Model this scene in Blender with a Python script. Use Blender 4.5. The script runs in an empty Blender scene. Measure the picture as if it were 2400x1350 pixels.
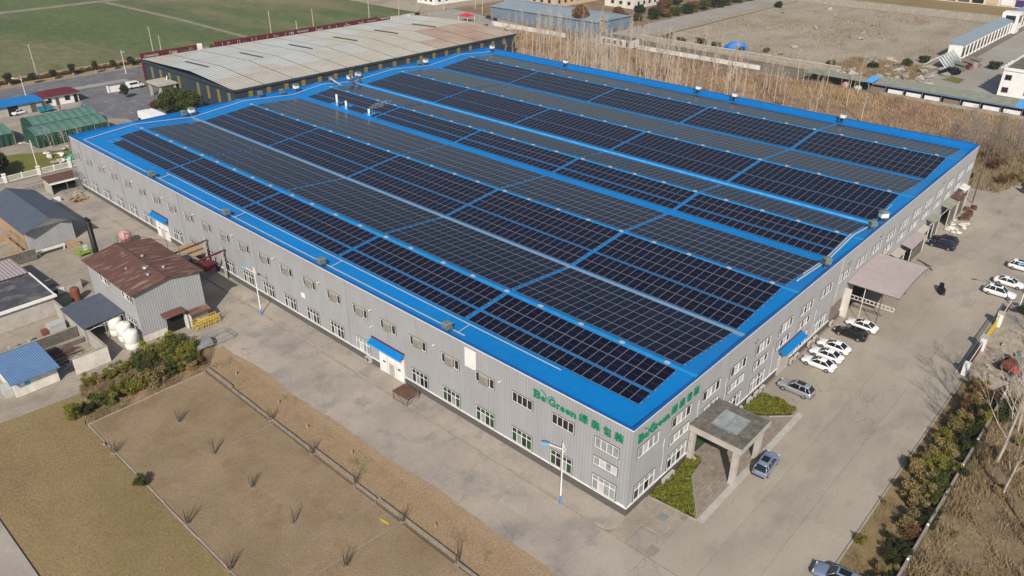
import bpy, math, random
import numpy as np
from mathutils import Vector, Matrix

# ------------------------------------------------------------------ camera, light, exposure
S = bpy.context.scene
C = S.collection
R = math.radians
def _cam():
    cd = bpy.data.cameras.new('camera'); co = bpy.data.objects.new('camera', cd); C.objects.link(co)
    cd.sensor_width = 36.0; cd.lens = 36.0 * 1809.13 / 2400.0
    cd.clip_start = 0.5; cd.clip_end = 9000
    yaw, pitch, roll = 0.7341, 0.4986, 0.0076
    f = Vector((math.cos(yaw)*math.cos(pitch), math.sin(yaw)*math.cos(pitch), -math.sin(pitch)))
    r = Vector((math.sin(yaw), -math.cos(yaw), 0)); u = r.cross(f)
    r2 = r*math.cos(roll) + u*math.sin(roll); u2 = -r*math.sin(roll) + u*math.cos(roll)
    m = Matrix((r2, u2, -f)).transposed().to_4x4()
    m.translation = (-54.3243, -32.2114, 61.9091)
    co.matrix_world = m
    S.camera = co
_cam()
SUN_EL, SHX, SHY = R(38), 0.785, 0.62
W = bpy.data.worlds.new('World'); S.world = W; W.use_nodes = True
nt = W.node_tree; nt.nodes.clear()
sky = nt.nodes.new('ShaderNodeTexSky'); sky.sky_type = 'NISHITA'; sky.sun_disc = False
sky.sun_elevation = SUN_EL; sky.sun_rotation = math.atan2(-SHX, -SHY)
sky.air_density = 1.2; sky.dust_density = 1.8; sky.ozone_density = 1.6
bg = nt.nodes.new('ShaderNodeBackground'); bg.inputs['Strength'].default_value = 0.092
wo = nt.nodes.new('ShaderNodeOutputWorld')
nt.links.new(sky.outputs[0], bg.inputs[0]); nt.links.new(bg.outputs[0], wo.inputs[0])
sl = bpy.data.lights.new('sun', 'SUN'); sl.energy = 4.9; sl.angle = R(0.6); sl.color = (1.0, 0.93, 0.85)
so = bpy.data.objects.new('sun', sl); C.objects.link(so)
so.rotation_euler = Vector((SHX*math.cos(SUN_EL), SHY*math.cos(SUN_EL), -math.sin(SUN_EL))).to_track_quat('-Z', 'Y').to_euler()
S.view_settings.view_transform = 'Standard'; S.view_settings.look = 'None'
S.view_settings.exposure = 0.0; S.view_settings.gamma = 1.0; S.view_settings.use_curve_mapping = False
S.render.engine = 'CYCLES'
rnd = random.Random(7)

# ------------------------------------------------------------------ materials
MATS = {}
def mat(name, col, rough=0.85, col2=None, scale=1.0, detail=6, lo=0.35, hi=0.65, spots=None, spot_scale=0.2, spot_lo=0.55, spot_hi=0.62,
        bump=0.0, bump_scale=8.0, cracks=None, metal=0.0, spec=0.3, stretch=(1, 1, 1), fine=0.0, alpha=1.0, rnd_amt=0.0, wave=None, tex='world'):
    """procedural Principled material: base colour mixed by world-space noise, optional stains, grain, bump"""
    m = bpy.data.materials.new(name); m.use_nodes = True
    n = m.node_tree.nodes; l = m.node_tree.links
    p = n['Principled BSDF']
    p.inputs['Roughness'].default_value = rough; p.inputs['Metallic'].default_value = metal
    p.inputs['Specular IOR Level'].default_value = spec
    if alpha < 1: p.inputs['Alpha'].default_value = alpha
    if tex == 'world':
        g = n.new('ShaderNodeNewGeometry'); src = g.outputs['Position']
    else:
        g = n.new('ShaderNodeTexCoord'); src = g.outputs['Object']
    mp = n.new('ShaderNodeMapping'); l.new(src, mp.inputs[0]); mp.inputs['Scale'].default_value = stretch
    def noise(sc, det=detail, rough_=0.6):
        t = n.new('ShaderNodeTexNoise'); t.inputs['Scale'].default_value = sc; t.inputs['Detail'].default_value = det
        t.inputs['Roughness'].default_value = rough_
        l.new(mp.outputs[0], t.inputs['Vector']); return t.outputs['Fac']
    def ramp(fac, a, b):
        r = n.new('ShaderNodeMapRange'); r.inputs[1].default_value = a; r.inputs[2].default_value = b
        l.new(fac, r.inputs[0]); return r.outputs[0]
    def mix(fac, a, b, mode='MIX'):
        x = n.new('ShaderNodeMix'); x.data_type = 'RGBA'; x.blend_type = mode
        if isinstance(fac, float): x.inputs[0].default_value = fac
        else: l.new(fac, x.inputs[0])
        for s, v in ((6, a), (7, b)):
            if isinstance(v, tuple): x.inputs[s].default_value = (*v, 1)
            else: l.new(v, x.inputs[s])
        return x.outputs[2]
    c = tuple(col)
    if col2 is not None: c = mix(ramp(noise(scale), lo, hi), c, tuple(col2))
    if spots is not None: c = mix(ramp(noise(spot_scale, 8, 0.7), spot_lo, spot_hi), c, tuple(spots))
    if wave is not None:                                # (axis, scale, colour, lo, hi): thin bands across one axis
        wv = n.new('ShaderNodeTexWave'); wv.bands_direction = wave[0]; wv.inputs['Scale'].default_value = wave[1]
        wv.inputs['Distortion'].default_value = wave[5] if len(wave) > 5 else 0.6
        wv.inputs['Detail'].default_value = 3; wv.inputs['Detail Scale'].default_value = 0.6
        l.new(mp.outputs[0], wv.inputs['Vector']); c = mix(ramp(wv.outputs['Fac'], wave[3], wave[4]), c, tuple(wave[2]))
    if cracks is not None:                              # (scale, colour, width): thin warped crack lines
        wn = n.new('ShaderNodeTexNoise'); wn.inputs['Scale'].default_value = cracks[0]*3; wn.inputs['Detail'].default_value = 5; l.new(mp.outputs[0], wn.inputs['Vector'])
        ad = n.new('ShaderNodeVectorMath'); ad.operation = 'MULTIPLY_ADD'; l.new(wn.outputs['Color'], ad.inputs[0]); ad.inputs[1].default_value = (.5/cracks[0],)*3; l.new(mp.outputs[0], ad.inputs[2])
        vo = n.new('ShaderNodeTexVoronoi'); vo.feature = 'DISTANCE_TO_EDGE'; vo.inputs['Scale'].default_value = cracks[0]; l.new(ad.outputs[0], vo.inputs['Vector'])
        mk = ramp(vo.outputs['Distance'], cracks[2], 0.0); gate = ramp(noise(cracks[0]*.6, 3), .5, .56)
        mm = n.new('ShaderNodeMath'); mm.operation = 'MULTIPLY'; l.new(mk, mm.inputs[0]); l.new(gate, mm.inputs[1]); c = mix(mm.outputs[0], c, tuple(cracks[1]))
    if fine > 0:
        f1 = ramp(noise(bump_scale, 4, 0.75), 0.25, 0.75)
        lo_c = (1-fine,)*3; hi_c = (1+fine,)*3
        c = mix(1.0, c, mix(f1, lo_c, hi_c), 'MULTIPLY')
    if rnd_amt > 0:
        oi = n.new('ShaderNodeObjectInfo'); r = ramp(oi.outputs['Random'], 0, 1)
        c = mix(1.0, c, mix(r, (1-rnd_amt,)*3, (1+rnd_amt,)*3), 'MULTIPLY')
    if isinstance(c, tuple): p.inputs['Base Color'].default_value = (*c, 1)
    else: l.new(c, p.inputs['Base Color'])
    if bump > 0:
        b = n.new('ShaderNodeBump'); b.inputs['Strength'].default_value = bump; b.inputs['Distance'].default_value = 0.1
        l.new(noise(bump_scale, 5, 0.7), b.inputs['Height']); l.new(b.outputs[0], p.inputs['Normal'])
    MATS[name] = m
    return m
def M(k): return MATS[k]

# setting
mat('earth', (.19,.155,.115), col2=(.13,.11,.075), scale=.05, fine=.25, bump_scale=1.2, bump=.3)
mat('concrete', (.37,.32,.262), col2=(.275,.24,.205), scale=.12, cracks=(.11,(.17,.145,.12),.006), spots=(.215,.2,.18), spot_scale=.22, spot_lo=.5, spot_hi=.66, fine=.13, bump_scale=3.0, bump=.06, rough=.9, rnd_amt=.05)
mat('concrete_lot', (.36,.315,.25), col2=(.285,.25,.2), scale=.07, stretch=(.6,1.3,1), cracks=(.1,(.2,.18,.15),.004), spots=(.23,.205,.17), spot_scale=.16, spot_lo=.5, spot_hi=.72, fine=.1, bump_scale=3.0, bump=.06, rough=.9, rnd_amt=.045)
mat('concrete_dirty', (.33,.285,.225), col2=(.24,.205,.16), scale=.25, spots=(.34,.3,.25), spot_scale=.6, spot_lo=.55, spot_hi=.7, fine=.2, bump_scale=3.0, bump=.1, rough=.95)
mat('joint', (.235,.205,.165), fine=.2)
mat('kerb', (.36,.32,.26), col2=(.26,.23,.19), scale=.8, fine=.15, bump_scale=6)
mat('kerb_dark', (.2,.17,.14), col2=(.28,.24,.2), scale=1, fine=.2, bump_scale=6)
mat('asphalt', (.16,.16,.165), col2=(.115,.115,.12), scale=.12, spots=(.2,.195,.19), spot_scale=.3, fine=.15, bump_scale=3)
mat('road_paint', (.5,.5,.48), col2=(.3,.3,.29), scale=2)
mat('lawn', (.3,.218,.142), col2=(.225,.168,.1), scale=.14, spots=(.215,.135,.075), spot_scale=.25, spot_lo=.5, spot_hi=.75, fine=.33, bump_scale=5, bump=.8, rough=1, spec=.05)
mat('lawn_olive', (.27,.2,.1), col2=(.2,.15,.066), scale=.09, spots=(.22,.15,.085), spot_scale=.2, spot_lo=.5, spot_hi=.75, fine=.33, bump_scale=5, bump=.8, rough=1, spec=.05, stretch=(1,.4,1))
mat('lawn_bright', (.3,.212,.13), col2=(.33,.24,.15), scale=.3, spots=(.14,.12,.05), spot_scale=.3, spot_lo=.55, spot_hi=.75, fine=.4, bump_scale=4, bump=.8, rough=1, spec=.05)
mat('lawn_green', (.17,.165,.04), col2=(.125,.13,.04), scale=.4, fine=.35, bump_scale=4, bump=.5, rough=1, spec=.05)
mat('crop', (.095,.13,.05), col2=(.065,.1,.036), scale=.03, spots=(.2,.165,.1), spot_scale=.014, spot_lo=.46, spot_hi=.6, fine=.3, bump_scale=.6, rough=1, spec=.05, wave=('X', .35, (.16,.17,.08), .7, 1.1, 2.0), stretch=(.9,.28,1))
mat('track', (.27,.22,.16), col2=(.2,.165,.12), scale=.2, fine=.2)
mat('soil', (.36,.305,.235), col2=(.29,.24,.18), scale=.06, spots=(.23,.195,.14), spot_scale=.1, spot_lo=.5, spot_hi=.68, fine=.4, bump_scale=1.2, bump=.6, rough=1, spec=.05, stretch=(.5,1,1))
mat('scrub', (.26,.19,.115), col2=(.18,.13,.08), scale=.08, spots=(.1,.085,.05), spot_scale=.15, fine=.4, bump_scale=2, bump=1, rough=1, spec=.05)
mat('pale_road', (.33,.3,.26), col2=(.27,.245,.21), scale=.05, fine=.12, bump_scale=1)
mat('paving', (.27,.22,.18), col2=(.2,.165,.135), scale=1.2, fine=.3, bump_scale=8, rnd_amt=.12)
# building
mat('wall_grey', (.335,.338,.345), col2=(.3,.302,.305), scale=.5, spots=(.27,.265,.255), spot_scale=.8, spot_lo=.52, spot_hi=.8, rough=.55, spec=.35, metal=.0, fine=.05, bump_scale=4, stretch=(1,1,.25))
mat('white', (.78,.77,.74), col2=(.68,.66,.63), scale=.8, rough=.6, fine=.04)
mat('white_old', (.68,.65,.58), col2=(.52,.49,.43), scale=.7, spots=(.3,.27,.22), spot_scale=1.4, spot_lo=.6, spot_hi=.75, stretch=(1,1,.4), fine=.1)
mat('brick_dark', (.12,.11,.105), col2=(.085,.08,.078), scale=4, fine=.25, bump_scale=14, bump=.3)
mat('roof_blue', (.001,.17,.47), col2=(.001,.15,.41), scale=.06, rough=.42, spec=.35, fine=.03, bump_scale=3, spots=(.012,.2,.48), spot_scale=.5, spot_lo=.5, spot_hi=.9)
mat('cap_blue', (.003,.085,.3), rough=.4, spec=.4)
mat('ridge_blue', (.004,.19,.5), rough=.5, spec=.3, col2=(.02,.22,.48), scale=.8)
mat('light_blue', (.1,.4,.72), rough=.5, col2=(.04,.3,.62), scale=1)
mat('pv_glass', (.0045,.0065,.02), rough=.2, spec=.1, col2=(.007,.0065,.015), scale=.2, rnd_amt=.2)
mat('pv_frame', (.2,.21,.265), rough=.45, metal=.3)
mat('pv_grid', (.05,.055,.085), rough=.4)
mat('steel', (.36,.37,.37), rough=.45, metal=.5, col2=(.28,.285,.28), scale=2)
mat('steel_green', (.12,.19,.16), rough=.6, metal=.2, col2=(.2,.22,.2), scale=3)
mat('pipe_grey', (.42,.47,.5), rough=.5, metal=.2)
mat('sign_green', (.0,.2,.1), rough=.5)
mat('glass_dark', (.012,.014,.016), rough=.08, spec=.6)
mat('glass_green', (.01,.055,.022), rough=.1, spec=.55)
mat('glass_pale', (.3,.33,.32), rough=.2, spec=.5, col2=(.2,.23,.22), scale=1.5)
mat('glass_white', (.55,.53,.53), rough=.3, spec=.4, col2=(.42,.41,.41), scale=1.5)
mat('cooler_beige', (.25,.23,.205), rough=.7, col2=(.21,.19,.17), scale=2)
mat('frame_grey', (.1,.085,.08), rough=.6)
mat('concrete_roof', (.15,.135,.115), col2=(.09,.082,.07), scale=.9, spots=(.24,.22,.19), spot_scale=1.5, spot_lo=.55, spot_hi=.7, fine=.25, bump_scale=4, bump=.3)
mat('plaster', (.43,.405,.36), col2=(.35,.325,.285), scale=1.2, fine=.08, bump_scale=5)
mat('pink_sheet', (.36,.3,.29), rough=.6, col2=(.32,.27,.26), scale=.6, fine=.06)
mat('rust', (.13,.06,.044), col2=(.095,.046,.036), scale=.9, spots=(.28,.21,.17), spot_scale=1.6, spot_lo=.53, spot_hi=.7, rough=.85, fine=.25, bump_scale=6, stretch=(.16,1,1))
mat('rust_dark', (.09,.045,.03), col2=(.14,.075,.05), scale=2, rough=.9, fine=.2)
mat('sheet_pale', (.41,.43,.415), rough=.5, col2=(.39,.39,.36), scale=.1, spots=(.38,.33,.24), spot_scale=.06, spot_lo=.5, spot_hi=.7, fine=.05)
mat('sheet_cream', (.41,.385,.325), rough=.6, col2=(.37,.335,.27), scale=.15, fine=.12, bump_scale=2)
mat('sheet_rusty', (.3,.2,.15), rough=.7, col2=(.36,.3,.23), scale=.08, fine=.12, bump_scale=2)
mat('warehouse_wall', (.035,.05,.068), rough=.6, col2=(.028,.04,.055), scale=.5)
mat('ochre', (.2,.17,.05), rough=.6)
mat('maroon', (.13,.02,.025), rough=.6, col2=(.09,.015,.02), scale=1)
mat('roof_slate', (.085,.1,.13), rough=.6, col2=(.07,.085,.11), scale=.6, fine=.12, bump_scale=4, bump=.2)
mat('roof_steelblue', (.13,.22,.37), rough=.5, col2=(.11,.19,.33), scale=.6)
mat('tar', (.08,.08,.09), col2=(.05,.05,.055), scale=.25, spots=(.14,.13,.12), spot_scale=.3, spot_lo=.5, spot_hi=.6, fine=.15, bump_scale=4)
mat('tarp_green', (.012,.05,.032), rough=.7, col2=(.02,.065,.04), scale=.8)
mat('tarp_top', (.1,.19,.155), rough=.6, col2=(.07,.145,.115), scale=.8)
mat('net_green', (.02,.32,.2), rough=.8, col2=(.05,.4,.28), scale=3)
mat('plastic_white', (.72,.7,.64), rough=.4)
mat('pink_paint', (.5,.2,.2), rough=.6, col2=(.4,.3,.28), scale=2)
mat('yellow_paint', (.55,.38,.03), rough=.6)
mat('lime_paint', (.2,.32,.04), rough=.6)
mat('red_paint', (.5,.03,.03), rough=.5)
mat('orange_paint', (.2,.06,.03), rough=.7, col2=(.17,.065,.04), scale=3)
mat('black_paint', (.006,.006,.007), rough=.5)
mat('timber', (.4,.28,.16), col2=(.3,.2,.11), scale=2, fine=.15)
mat('timber_old', (.24,.19,.14), col2=(.17,.13,.1), scale=2, fine=.15)
mat('stone_rubble', (.35,.32,.27), col2=(.24,.21,.17), scale=1, fine=.2, rnd_amt=.3)
mat('bark_pale', (.5,.43,.35), col2=(.36,.3,.24), scale=1.5, rough=.95)
mat('bark_dark', (.1,.08,.06), col2=(.15,.12,.09), scale=2, rough=.95)
mat('thicket', (.27,.225,.185), col2=(.19,.155,.125), scale=.3, rough=.95)
mat('twig', (.15,.11,.075), col2=(.1,.08,.055), scale=2, rough=.95)
mat('leaf_olive', (.22,.2,.03), col2=(.1,.1,.018), scale=1.6, lo=.3, hi=.7, rough=.75, spots=(.3,.22,.04), spot_scale=1.2, spot_lo=.55, spot_hi=.7, rnd_amt=.12, spec=.15)
mat('leaf_green', (.08,.095,.022), col2=(.042,.052,.014), scale=1.2, rough=.75, rnd_amt=.12, spec=.15)
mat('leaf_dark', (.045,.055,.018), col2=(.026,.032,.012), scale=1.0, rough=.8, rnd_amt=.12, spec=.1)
mat('leaf_dry', (.27,.2,.09), col2=(.17,.125,.05), scale=1.5, rough=.9, rnd_amt=.12, spec=.1)
mat('leaf_brown', (.17,.09,.04), col2=(.12,.07,.035), scale=1.2, rough=.9, rnd_amt=.12, spec=.1)
mat('leaf_garden', (.19,.19,.03), col2=(.11,.115,.02), scale=1.8, rough=.8, spec=.1, spots=(.05,.05,.015), spot_scale=2, spot_lo=.52, spot_hi=.65)
mat('reed', (.44,.31,.17), col2=(.32,.21,.15), scale=.05, rough=.95, spec=.08, spots=(.13,.095,.06), spot_scale=.25, spot_lo=.5, spot_hi=.7)
mat('weed', (.36,.265,.15), col2=(.21,.155,.09), scale=.5, rough=.95, spec=.08, spots=(.12,.09,.055), spot_scale=.3, spot_lo=.5, spot_hi=.7)
mat('tyre', (.012,.012,.012), rough=.9)
mat('rim', (.4,.4,.42), rough=.35, metal=.7)
mat('car_white', (.78,.78,.77), rough=.22, spec=.6)
mat('car_silver', (.42,.44,.46), rough=.25, metal=.5, spec=.6)
mat('car_blue_silver', (.27,.34,.45), rough=.25, metal=.45, spec=.6)
mat('car_black', (.008,.008,.01), rough=.12, spec=.7)
mat('car_navy', (.01,.014,.035), rough=.12, spec=.7)
mat('car_glass', (.01,.012,.014), rough=.06, spec=.7)
mat('lamp_red', (.4,.01,.01), rough=.3)
mat('lamp_clear', (.6,.62,.65), rough=.15)
mat('lamp_blue', (.12,.4,.65), rough=.4)
mat('pole_blue', (.08,.24,.55), rough=.4)
mat('gutter_blue', (.12,.26,.42), rough=.5, col2=(.2,.28,.36), scale=.8)
mat('teal_paint', (.01,.2,.27), rough=.5)
mat('cloth_dark', (.012,.012,.016), rough=.9)
mat('cloth_red', (.2,.03,.03), rough=.9)
mat('skin', (.4,.22,.15), rough=.6)
mat('hair', (.01,.008,.007), rough=.8)
mat('cream_wall', (.55,.42,.27), rough=.8, col2=(.5,.38,.25), scale=.3)
mat('purple', (.06,.02,.16), rough=.6)
mat('roof_greyblue', (.24,.3,.33), rough=.6, col2=(.21,.26,.29), scale=.2)
mat('wall_steel', (.16,.21,.27), rough=.6, col2=(.14,.185,.24), scale=.3)
mat('shed_roof', (.27,.275,.21), rough=.7, col2=(.2,.2,.15), scale=.6, fine=.1)
mat('blue_tarp', (.02,.2,.6), rough=.5)
mat('dark_void', (.012,.011,.01), rough=1)

# ------------------------------------------------------------------ mesh building
class MB:
    """collects geometry; .mesh() gives a datablock"""
    def __init__(s): s.v = []; s.f = []; s.m = []
    def add(s, vs, fs, m=0):
        o = len(s.v); s.v.extend(vs); s.f.extend([tuple(i+o for i in f) for f in fs]); s.m.extend([m]*len(fs)); return s
    def quad(s, a, b, c, d, m=0): return s.add([a, b, c, d], [(0,1,2,3)], m)
    def box(s, x0, y0, z0, x1, y1, z1, m=0):
        v = [(x0,y0,z0),(x1,y0,z0),(x1,y1,z0),(x0,y1,z0),(x0,y0,z1),(x1,y0,z1),(x1,y1,z1),(x0,y1,z1)]
        return s.add(v, [(0,3,2,1),(4,5,6,7),(0,1,5,4),(1,2,6,5),(2,3,7,6),(3,0,4,7)], m)
    def obox(s, c, sz, rz=0.0, m=0, tilt=None):
        q = Matrix.Rotation(rz, 3, 'Z')
        if tilt: q = q @ Matrix.Rotation(tilt[0], 3, 'X') @ Matrix.Rotation(tilt[1], 3, 'Y')
        v = []
        for k in range(8):
            p = Vector(((k&1)-.5, ((k>>1)&1)-.5, ((k>>2)&1)-.5)); p = q @ Vector((p.x*sz[0], p.y*sz[1], p.z*sz[2]))
            v.append((p.x+c[0], p.y+c[1], p.z+c[2]))
        return s.add(v, [(0,2,3,1),(4,5,7,6),(0,1,5,4),(1,3,7,5),(3,2,6,7),(2,0,4,6)], m)
    def tube(s, p, q, r0, r1=None, n=6, m=0, caps=True):
        r1 = r0 if r1 is None else r1
        p = Vector(p); q = Vector(q); d = q-p
        if d.length < 1e-6: return s
        d.normalize(); a = d.orthogonal().normalized(); b = d.cross(a)
        v = []
        for P, r in ((p, r0), (q, r1)):
            for i in range(n):
                t = 2*math.pi*i/n; w = P + a*(math.cos(t)*r) + b*(math.sin(t)*r); v.append(tuple(w))
        f = [(i, (i+1) % n, n+(i+1) % n, n+i) for i in range(n)]
        if caps: f += [tuple(range(n-1, -1, -1)), tuple(range(n, 2*n))]
        return s.add(v, f, m)
    def path(s, pts, r, n=6, m=0):
        for a, b in zip(pts[:-1], pts[1:]): s.tube(a, b, r, r, n, m)
        return s
    def bar(s, p, q, w, h, m=0):
        p = Vector(p); q = Vector(q); d = (q-p).normalized()
        up = Vector((0,0,1)) if abs(d.z) < .95 else Vector((1,0,0))
        a = d.cross(up).normalized(); b = a.cross(d).normalized(); v = []
        for P in (p, q):
            for i, j in ((-1,-1),(1,-1),(1,1),(-1,1)): v.append(tuple(P + a*(i*w/2) + b*(j*h/2)))
        return s.add(v, [(0,1,2,3),(7,6,5,4),(0,4,5,1),(1,5,6,2),(2,6,7,3),(3,7,4,0)], m)
    def prism(s, pts, z0, z1, m=0):
        n = len(pts)
        v = [(p[0], p[1], z0) for p in pts] + [(p[0], p[1], z1) for p in pts]
        return s.add(v, [tuple(range(n-1,-1,-1)), tuple(range(n, 2*n))] + [(i,(i+1)%n,n+(i+1)%n,n+i) for i in range(n)], m)
    def extr(s, prof, axis, a0, a1, m=0):
        """profile of (u, z) points extruded along 'x' or 'y' (closed solid)"""
        n = len(prof)
        P = (lambda u, z, a: (a, u, z)) if axis == 'x' else (lambda u, z, a: (u, a, z))
        v = [P(u, z, a0) for u, z in prof] + [P(u, z, a1) for u, z in prof]
        return s.add(v, [tuple(range(n)), tuple(range(2*n-1, n-1, -1))] + [(i,n+i,n+(i+1)%n,(i+1)%n) for i in range(n)], m)
    def lathe(s, c, prof, n=14, m=0):
        v = []; f = []
        for r, z in prof:
            for i in range(n):
                t = 2*math.pi*i/n; v.append((c[0]+math.cos(t)*r, c[1]+math.sin(t)*r, c[2]+z))
        for j in range(len(prof)-1):
            for i in range(n): f.append((j*n+i, j*n+(i+1)%n, (j+1)*n+(i+1)%n, (j+1)*n+i))
        f.append(tuple(range((len(prof)-1)*n, len(prof)*n)))
        return s.add(v, f, m)
    def loft(s, rings, m=0, cap=True, closed=True):
        n = len(rings[0]); v = [p for r in rings for p in r]; f = []
        for j in range(len(rings)-1):
            for i in range(n if closed else n-1): f.append((j*n+i, j*n+(i+1)%n, (j+1)*n+(i+1)%n, (j+1)*n+i))
        if cap: f += [tuple(range(n-1,-1,-1)), tuple(range((len(rings)-1)*n, len(rings)*n))]
        return s.add(v, f, m)
    def mesh(s, name, mats, smooth=False):
        me = bpy.data.meshes.new(name); me.from_pydata(s.v, [], s.f)
        if isinstance(mats, str): mats = [mats]
        for k in mats: me.materials.append(M(k))
        if len(mats) > 1: me.polygons.foreach_set('material_index', s.m)
        if smooth: me.polygons.foreach_set('use_smooth', [True]*len(me.polygons))
        me.update(); return me

def link(name, me, parent=None, loc=(0,0,0), rz=0.0):
    o = bpy.data.objects.new(name, me); C.objects.link(o)
    o.location = loc; o.rotation_euler = (0,0,rz)
    if parent is not None: o.parent = parent
    return o
def tag(o, label, cat, group=None):
    o['label'] = label; o['category'] = cat
    if group: o['group'] = group
    return o
def thing(name, label, cat, loc=(0,0,0), rz=0.0, group=None):
    return tag(link(name, None, None, loc, rz), label, cat, group)
def part(name, mb, mats, parent, smooth=False, kind=None, label=None):
    """mesh given in world metres, stored relative to its (unrotated) parent chain"""
    off = Vector((0,0,0)); p = parent
    while p is not None: off += p.location; p = p.parent
    if off.length > 0: mb.v = [(x-off.x, y-off.y, z-off.z) for x, y, z in mb.v]
    o = link(name, mb.mesh(name, mats, smooth), parent)
    if kind: o['kind'] = kind
    if label: o['label'] = label
    return o
def solo(name, mb, mats, label, cat, group=None, smooth=False):
    """a thing that is one mesh: origin moved to its base centre"""
    xs = [v[0] for v in mb.v]; ys = [v[1] for v in mb.v]; zs = [v[2] for v in mb.v]
    c = ((min(xs)+max(xs))/2, (min(ys)+max(ys))/2, min(zs)); mb.v = [(x-c[0], y-c[1], z-c[2]) for x, y, z in mb.v]
    return tag(link(name, mb.mesh(name, mats, smooth), None, c), label, cat, group)
def struct(name, mb, mats, parent=None):
    o = link(name, mb.mesh(name, mats), parent); o['kind'] = 'structure'; return o
def stuff(name, me, label=None, cat=None, parent=None):
    o = link(name, me, parent); o['kind'] = 'stuff'
    if label: o['label'] = label
    if cat: o['category'] = cat
    return o
# a spec is (name, mesh, children specs, local location, local rotation)
def inst(spec, parent=None, loc=None, rz=None):
    o = link(spec[0], spec[1], parent, loc if loc is not None else (spec[3] if len(spec) > 3 else (0,0,0)), rz if rz is not None else (spec[4] if len(spec) > 4 else 0.0))
    for ch in spec[2]: inst(ch, o)
    return o
def sheet(pts, z): return MB().add([(p[0], p[1], z) for p in pts], [tuple(range(len(pts)))])
def rect(x0, y0, x1, y1): return [(x0,y0),(x1,y0),(x1,y1),(x0,y1)]

def tri_mesh(name, verts, k, matname, mats=None):
    """numpy verts (n*k,3) -> n faces of k corners"""
    n = len(verts)//k
    me = bpy.data.meshes.new(name); me.vertices.add(len(verts)); me.vertices.foreach_set('co', verts.astype(np.float32).ravel())
    me.loops.add(n*k); me.loops.foreach_set('vertex_index', np.arange(n*k, dtype=np.int32))
    me.polygons.add(n); me.polygons.foreach_set('loop_start', np.arange(0, n*k, k, dtype=np.int32))
    me.polygons.foreach_set('loop_total', np.full(n, k, dtype=np.int32))
    me.materials.append(M(matname)); me.update(); me.validate(); return me
RG = np.random.default_rng(11)
def blades(xy, h, w, lean=.35, curve=0):
    """grass blades: triangles at xy with heights h, base width w"""
    n = len(xy); a = RG.uniform(0, 2*np.pi, n); b = RG.uniform(0, 2*np.pi, n)
    v = np.zeros((n, 3, 3)); dx = np.cos(a)*w/2; dy = np.sin(a)*w/2
    v[:,0,0] = xy[:,0]-dx; v[:,0,1] = xy[:,1]-dy; v[:,1,0] = xy[:,0]+dx; v[:,1,1] = xy[:,1]+dy
    l = RG.uniform(0, lean, n)*h
    v[:,2,0] = xy[:,0]+np.cos(b)*l; v[:,2,1] = xy[:,1]+np.sin(b)*l; v[:,2,2] = h
    return v.reshape(-1, 3)
def leaf_quads(centres, size, flat=0.0):
    n = len(centres); a = RG.normal(size=(n,3)); a /= np.linalg.norm(a, axis=1)[:,None]
    b = RG.normal(size=(n,3)); b -= a*(a*b).sum(1)[:,None]; b /= np.linalg.norm(b, axis=1)[:,None]
    s = (size*RG.uniform(.6, 1.35, n))[:,None]
    v = np.stack([centres - a*s, centres - b*s*.55, centres + a*s, centres + b*s*.55], 1)
    return v.reshape(-1, 3)
def blob_points(n, blobs, shell=.55):
    """points in a union of ellipsoids (cx,cy,cz,rx,ry,rz), denser near the surface"""
    bl = np.array(blobs, float); vol = bl[:,3]*bl[:,4]*bl[:,5]; idx = RG.choice(len(bl), n, p=vol/vol.sum())
    d = RG.normal(size=(n,3)); d /= np.linalg.norm(d, axis=1)[:,None]
    r = RG.uniform(shell, 1.06, n)[:,None]
    p = bl[idx,:3] + d*r*bl[idx,3:6]
    return p
# ------------------------------------------------------------------ the setting
struct('ground', sheet(rect(-3000,-3000,4000,4000), -.14), 'earth')
struct('field', sheet([(-300,262.5),(206,262.5),(206,300),(230,700),(230,1200),(-300,1200)], -.10), 'crop')
struct('field_track', sheet([(114.2,262.6),(116.6,262.6),(118.3,330),(116.4,403),(113.0,403),(115.4,330)], -.09), 'track')
struct('field_path', MB().add([(-300,396,-.085),(60,400,-.085),(112,404,-.085),(206,409,-.085),(206,415,-.085),(112,411,-.085),(60,407,-.085),(-300,404,-.085)],[(0,1,6,7),(1,2,5,6),(2,3,4,5)]), 'track')
struct('far_waste_ground', sheet([(206,262.5),(420,262.5),(420,700),(230,700),(206,300)], -.095), 'soil')
struct('road', sheet(rect(-300,234.5,226,248.5), -.08), 'asphalt')
rp = MB()
for k in range(-10, 22): rp.add([(k*10,241.4,-.072),(k*10+4,241.4,-.072),(k*10+4,241.55,-.072),(k*10,241.55,-.072)], [(0,1,2,3)])
rp.add([(-100,247.9,-.072),(220,247.9,-.072),(220,248.05,-.072),(-100,248.05,-.072)], [(0,1,2,3)])
struct('road_marking', rp, 'road_paint')
struct('road_verge', sheet(rect(-300,248.5,206,262.5), -.075), 'lawn_bright')
struct('road_shoulder', sheet(rect(-300,231,50,234.5), -.066), 'pale_road')
struct('forecourt', sheet([(-20,203),(22,203),(22,190),(31,166),(56,166),(50,215),(50,234.5),(-20,231)], -.07), 'asphalt')
struct('forecourt_concrete', sheet([(-30,200),(20,200),(24,206),(29,216),(29,231),(-30,231)], -.062), 'concrete')
mk = MB()
for r_, x0 in ((0,27.5),(1,33.5),(2,39.5)):
    for k in range(7):
        y = 212 - k*5.6; mk.add([(x0,y,-.06),(x0+.16,y,-.06),(x0+.16,y-2.6,-.06),(x0,y-2.6,-.06)], [(0,3,2,1)])
struct('bay_marking', mk, 'road_paint')
struct('yard_base', sheet([(-60,60),(-12,60),(-12,-45),(140,-45),(140,-19.6),(160,-19.6),(160,-5),(150,4),(127,4),(127,165),(-60,165)], -.06), 'joint')
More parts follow.
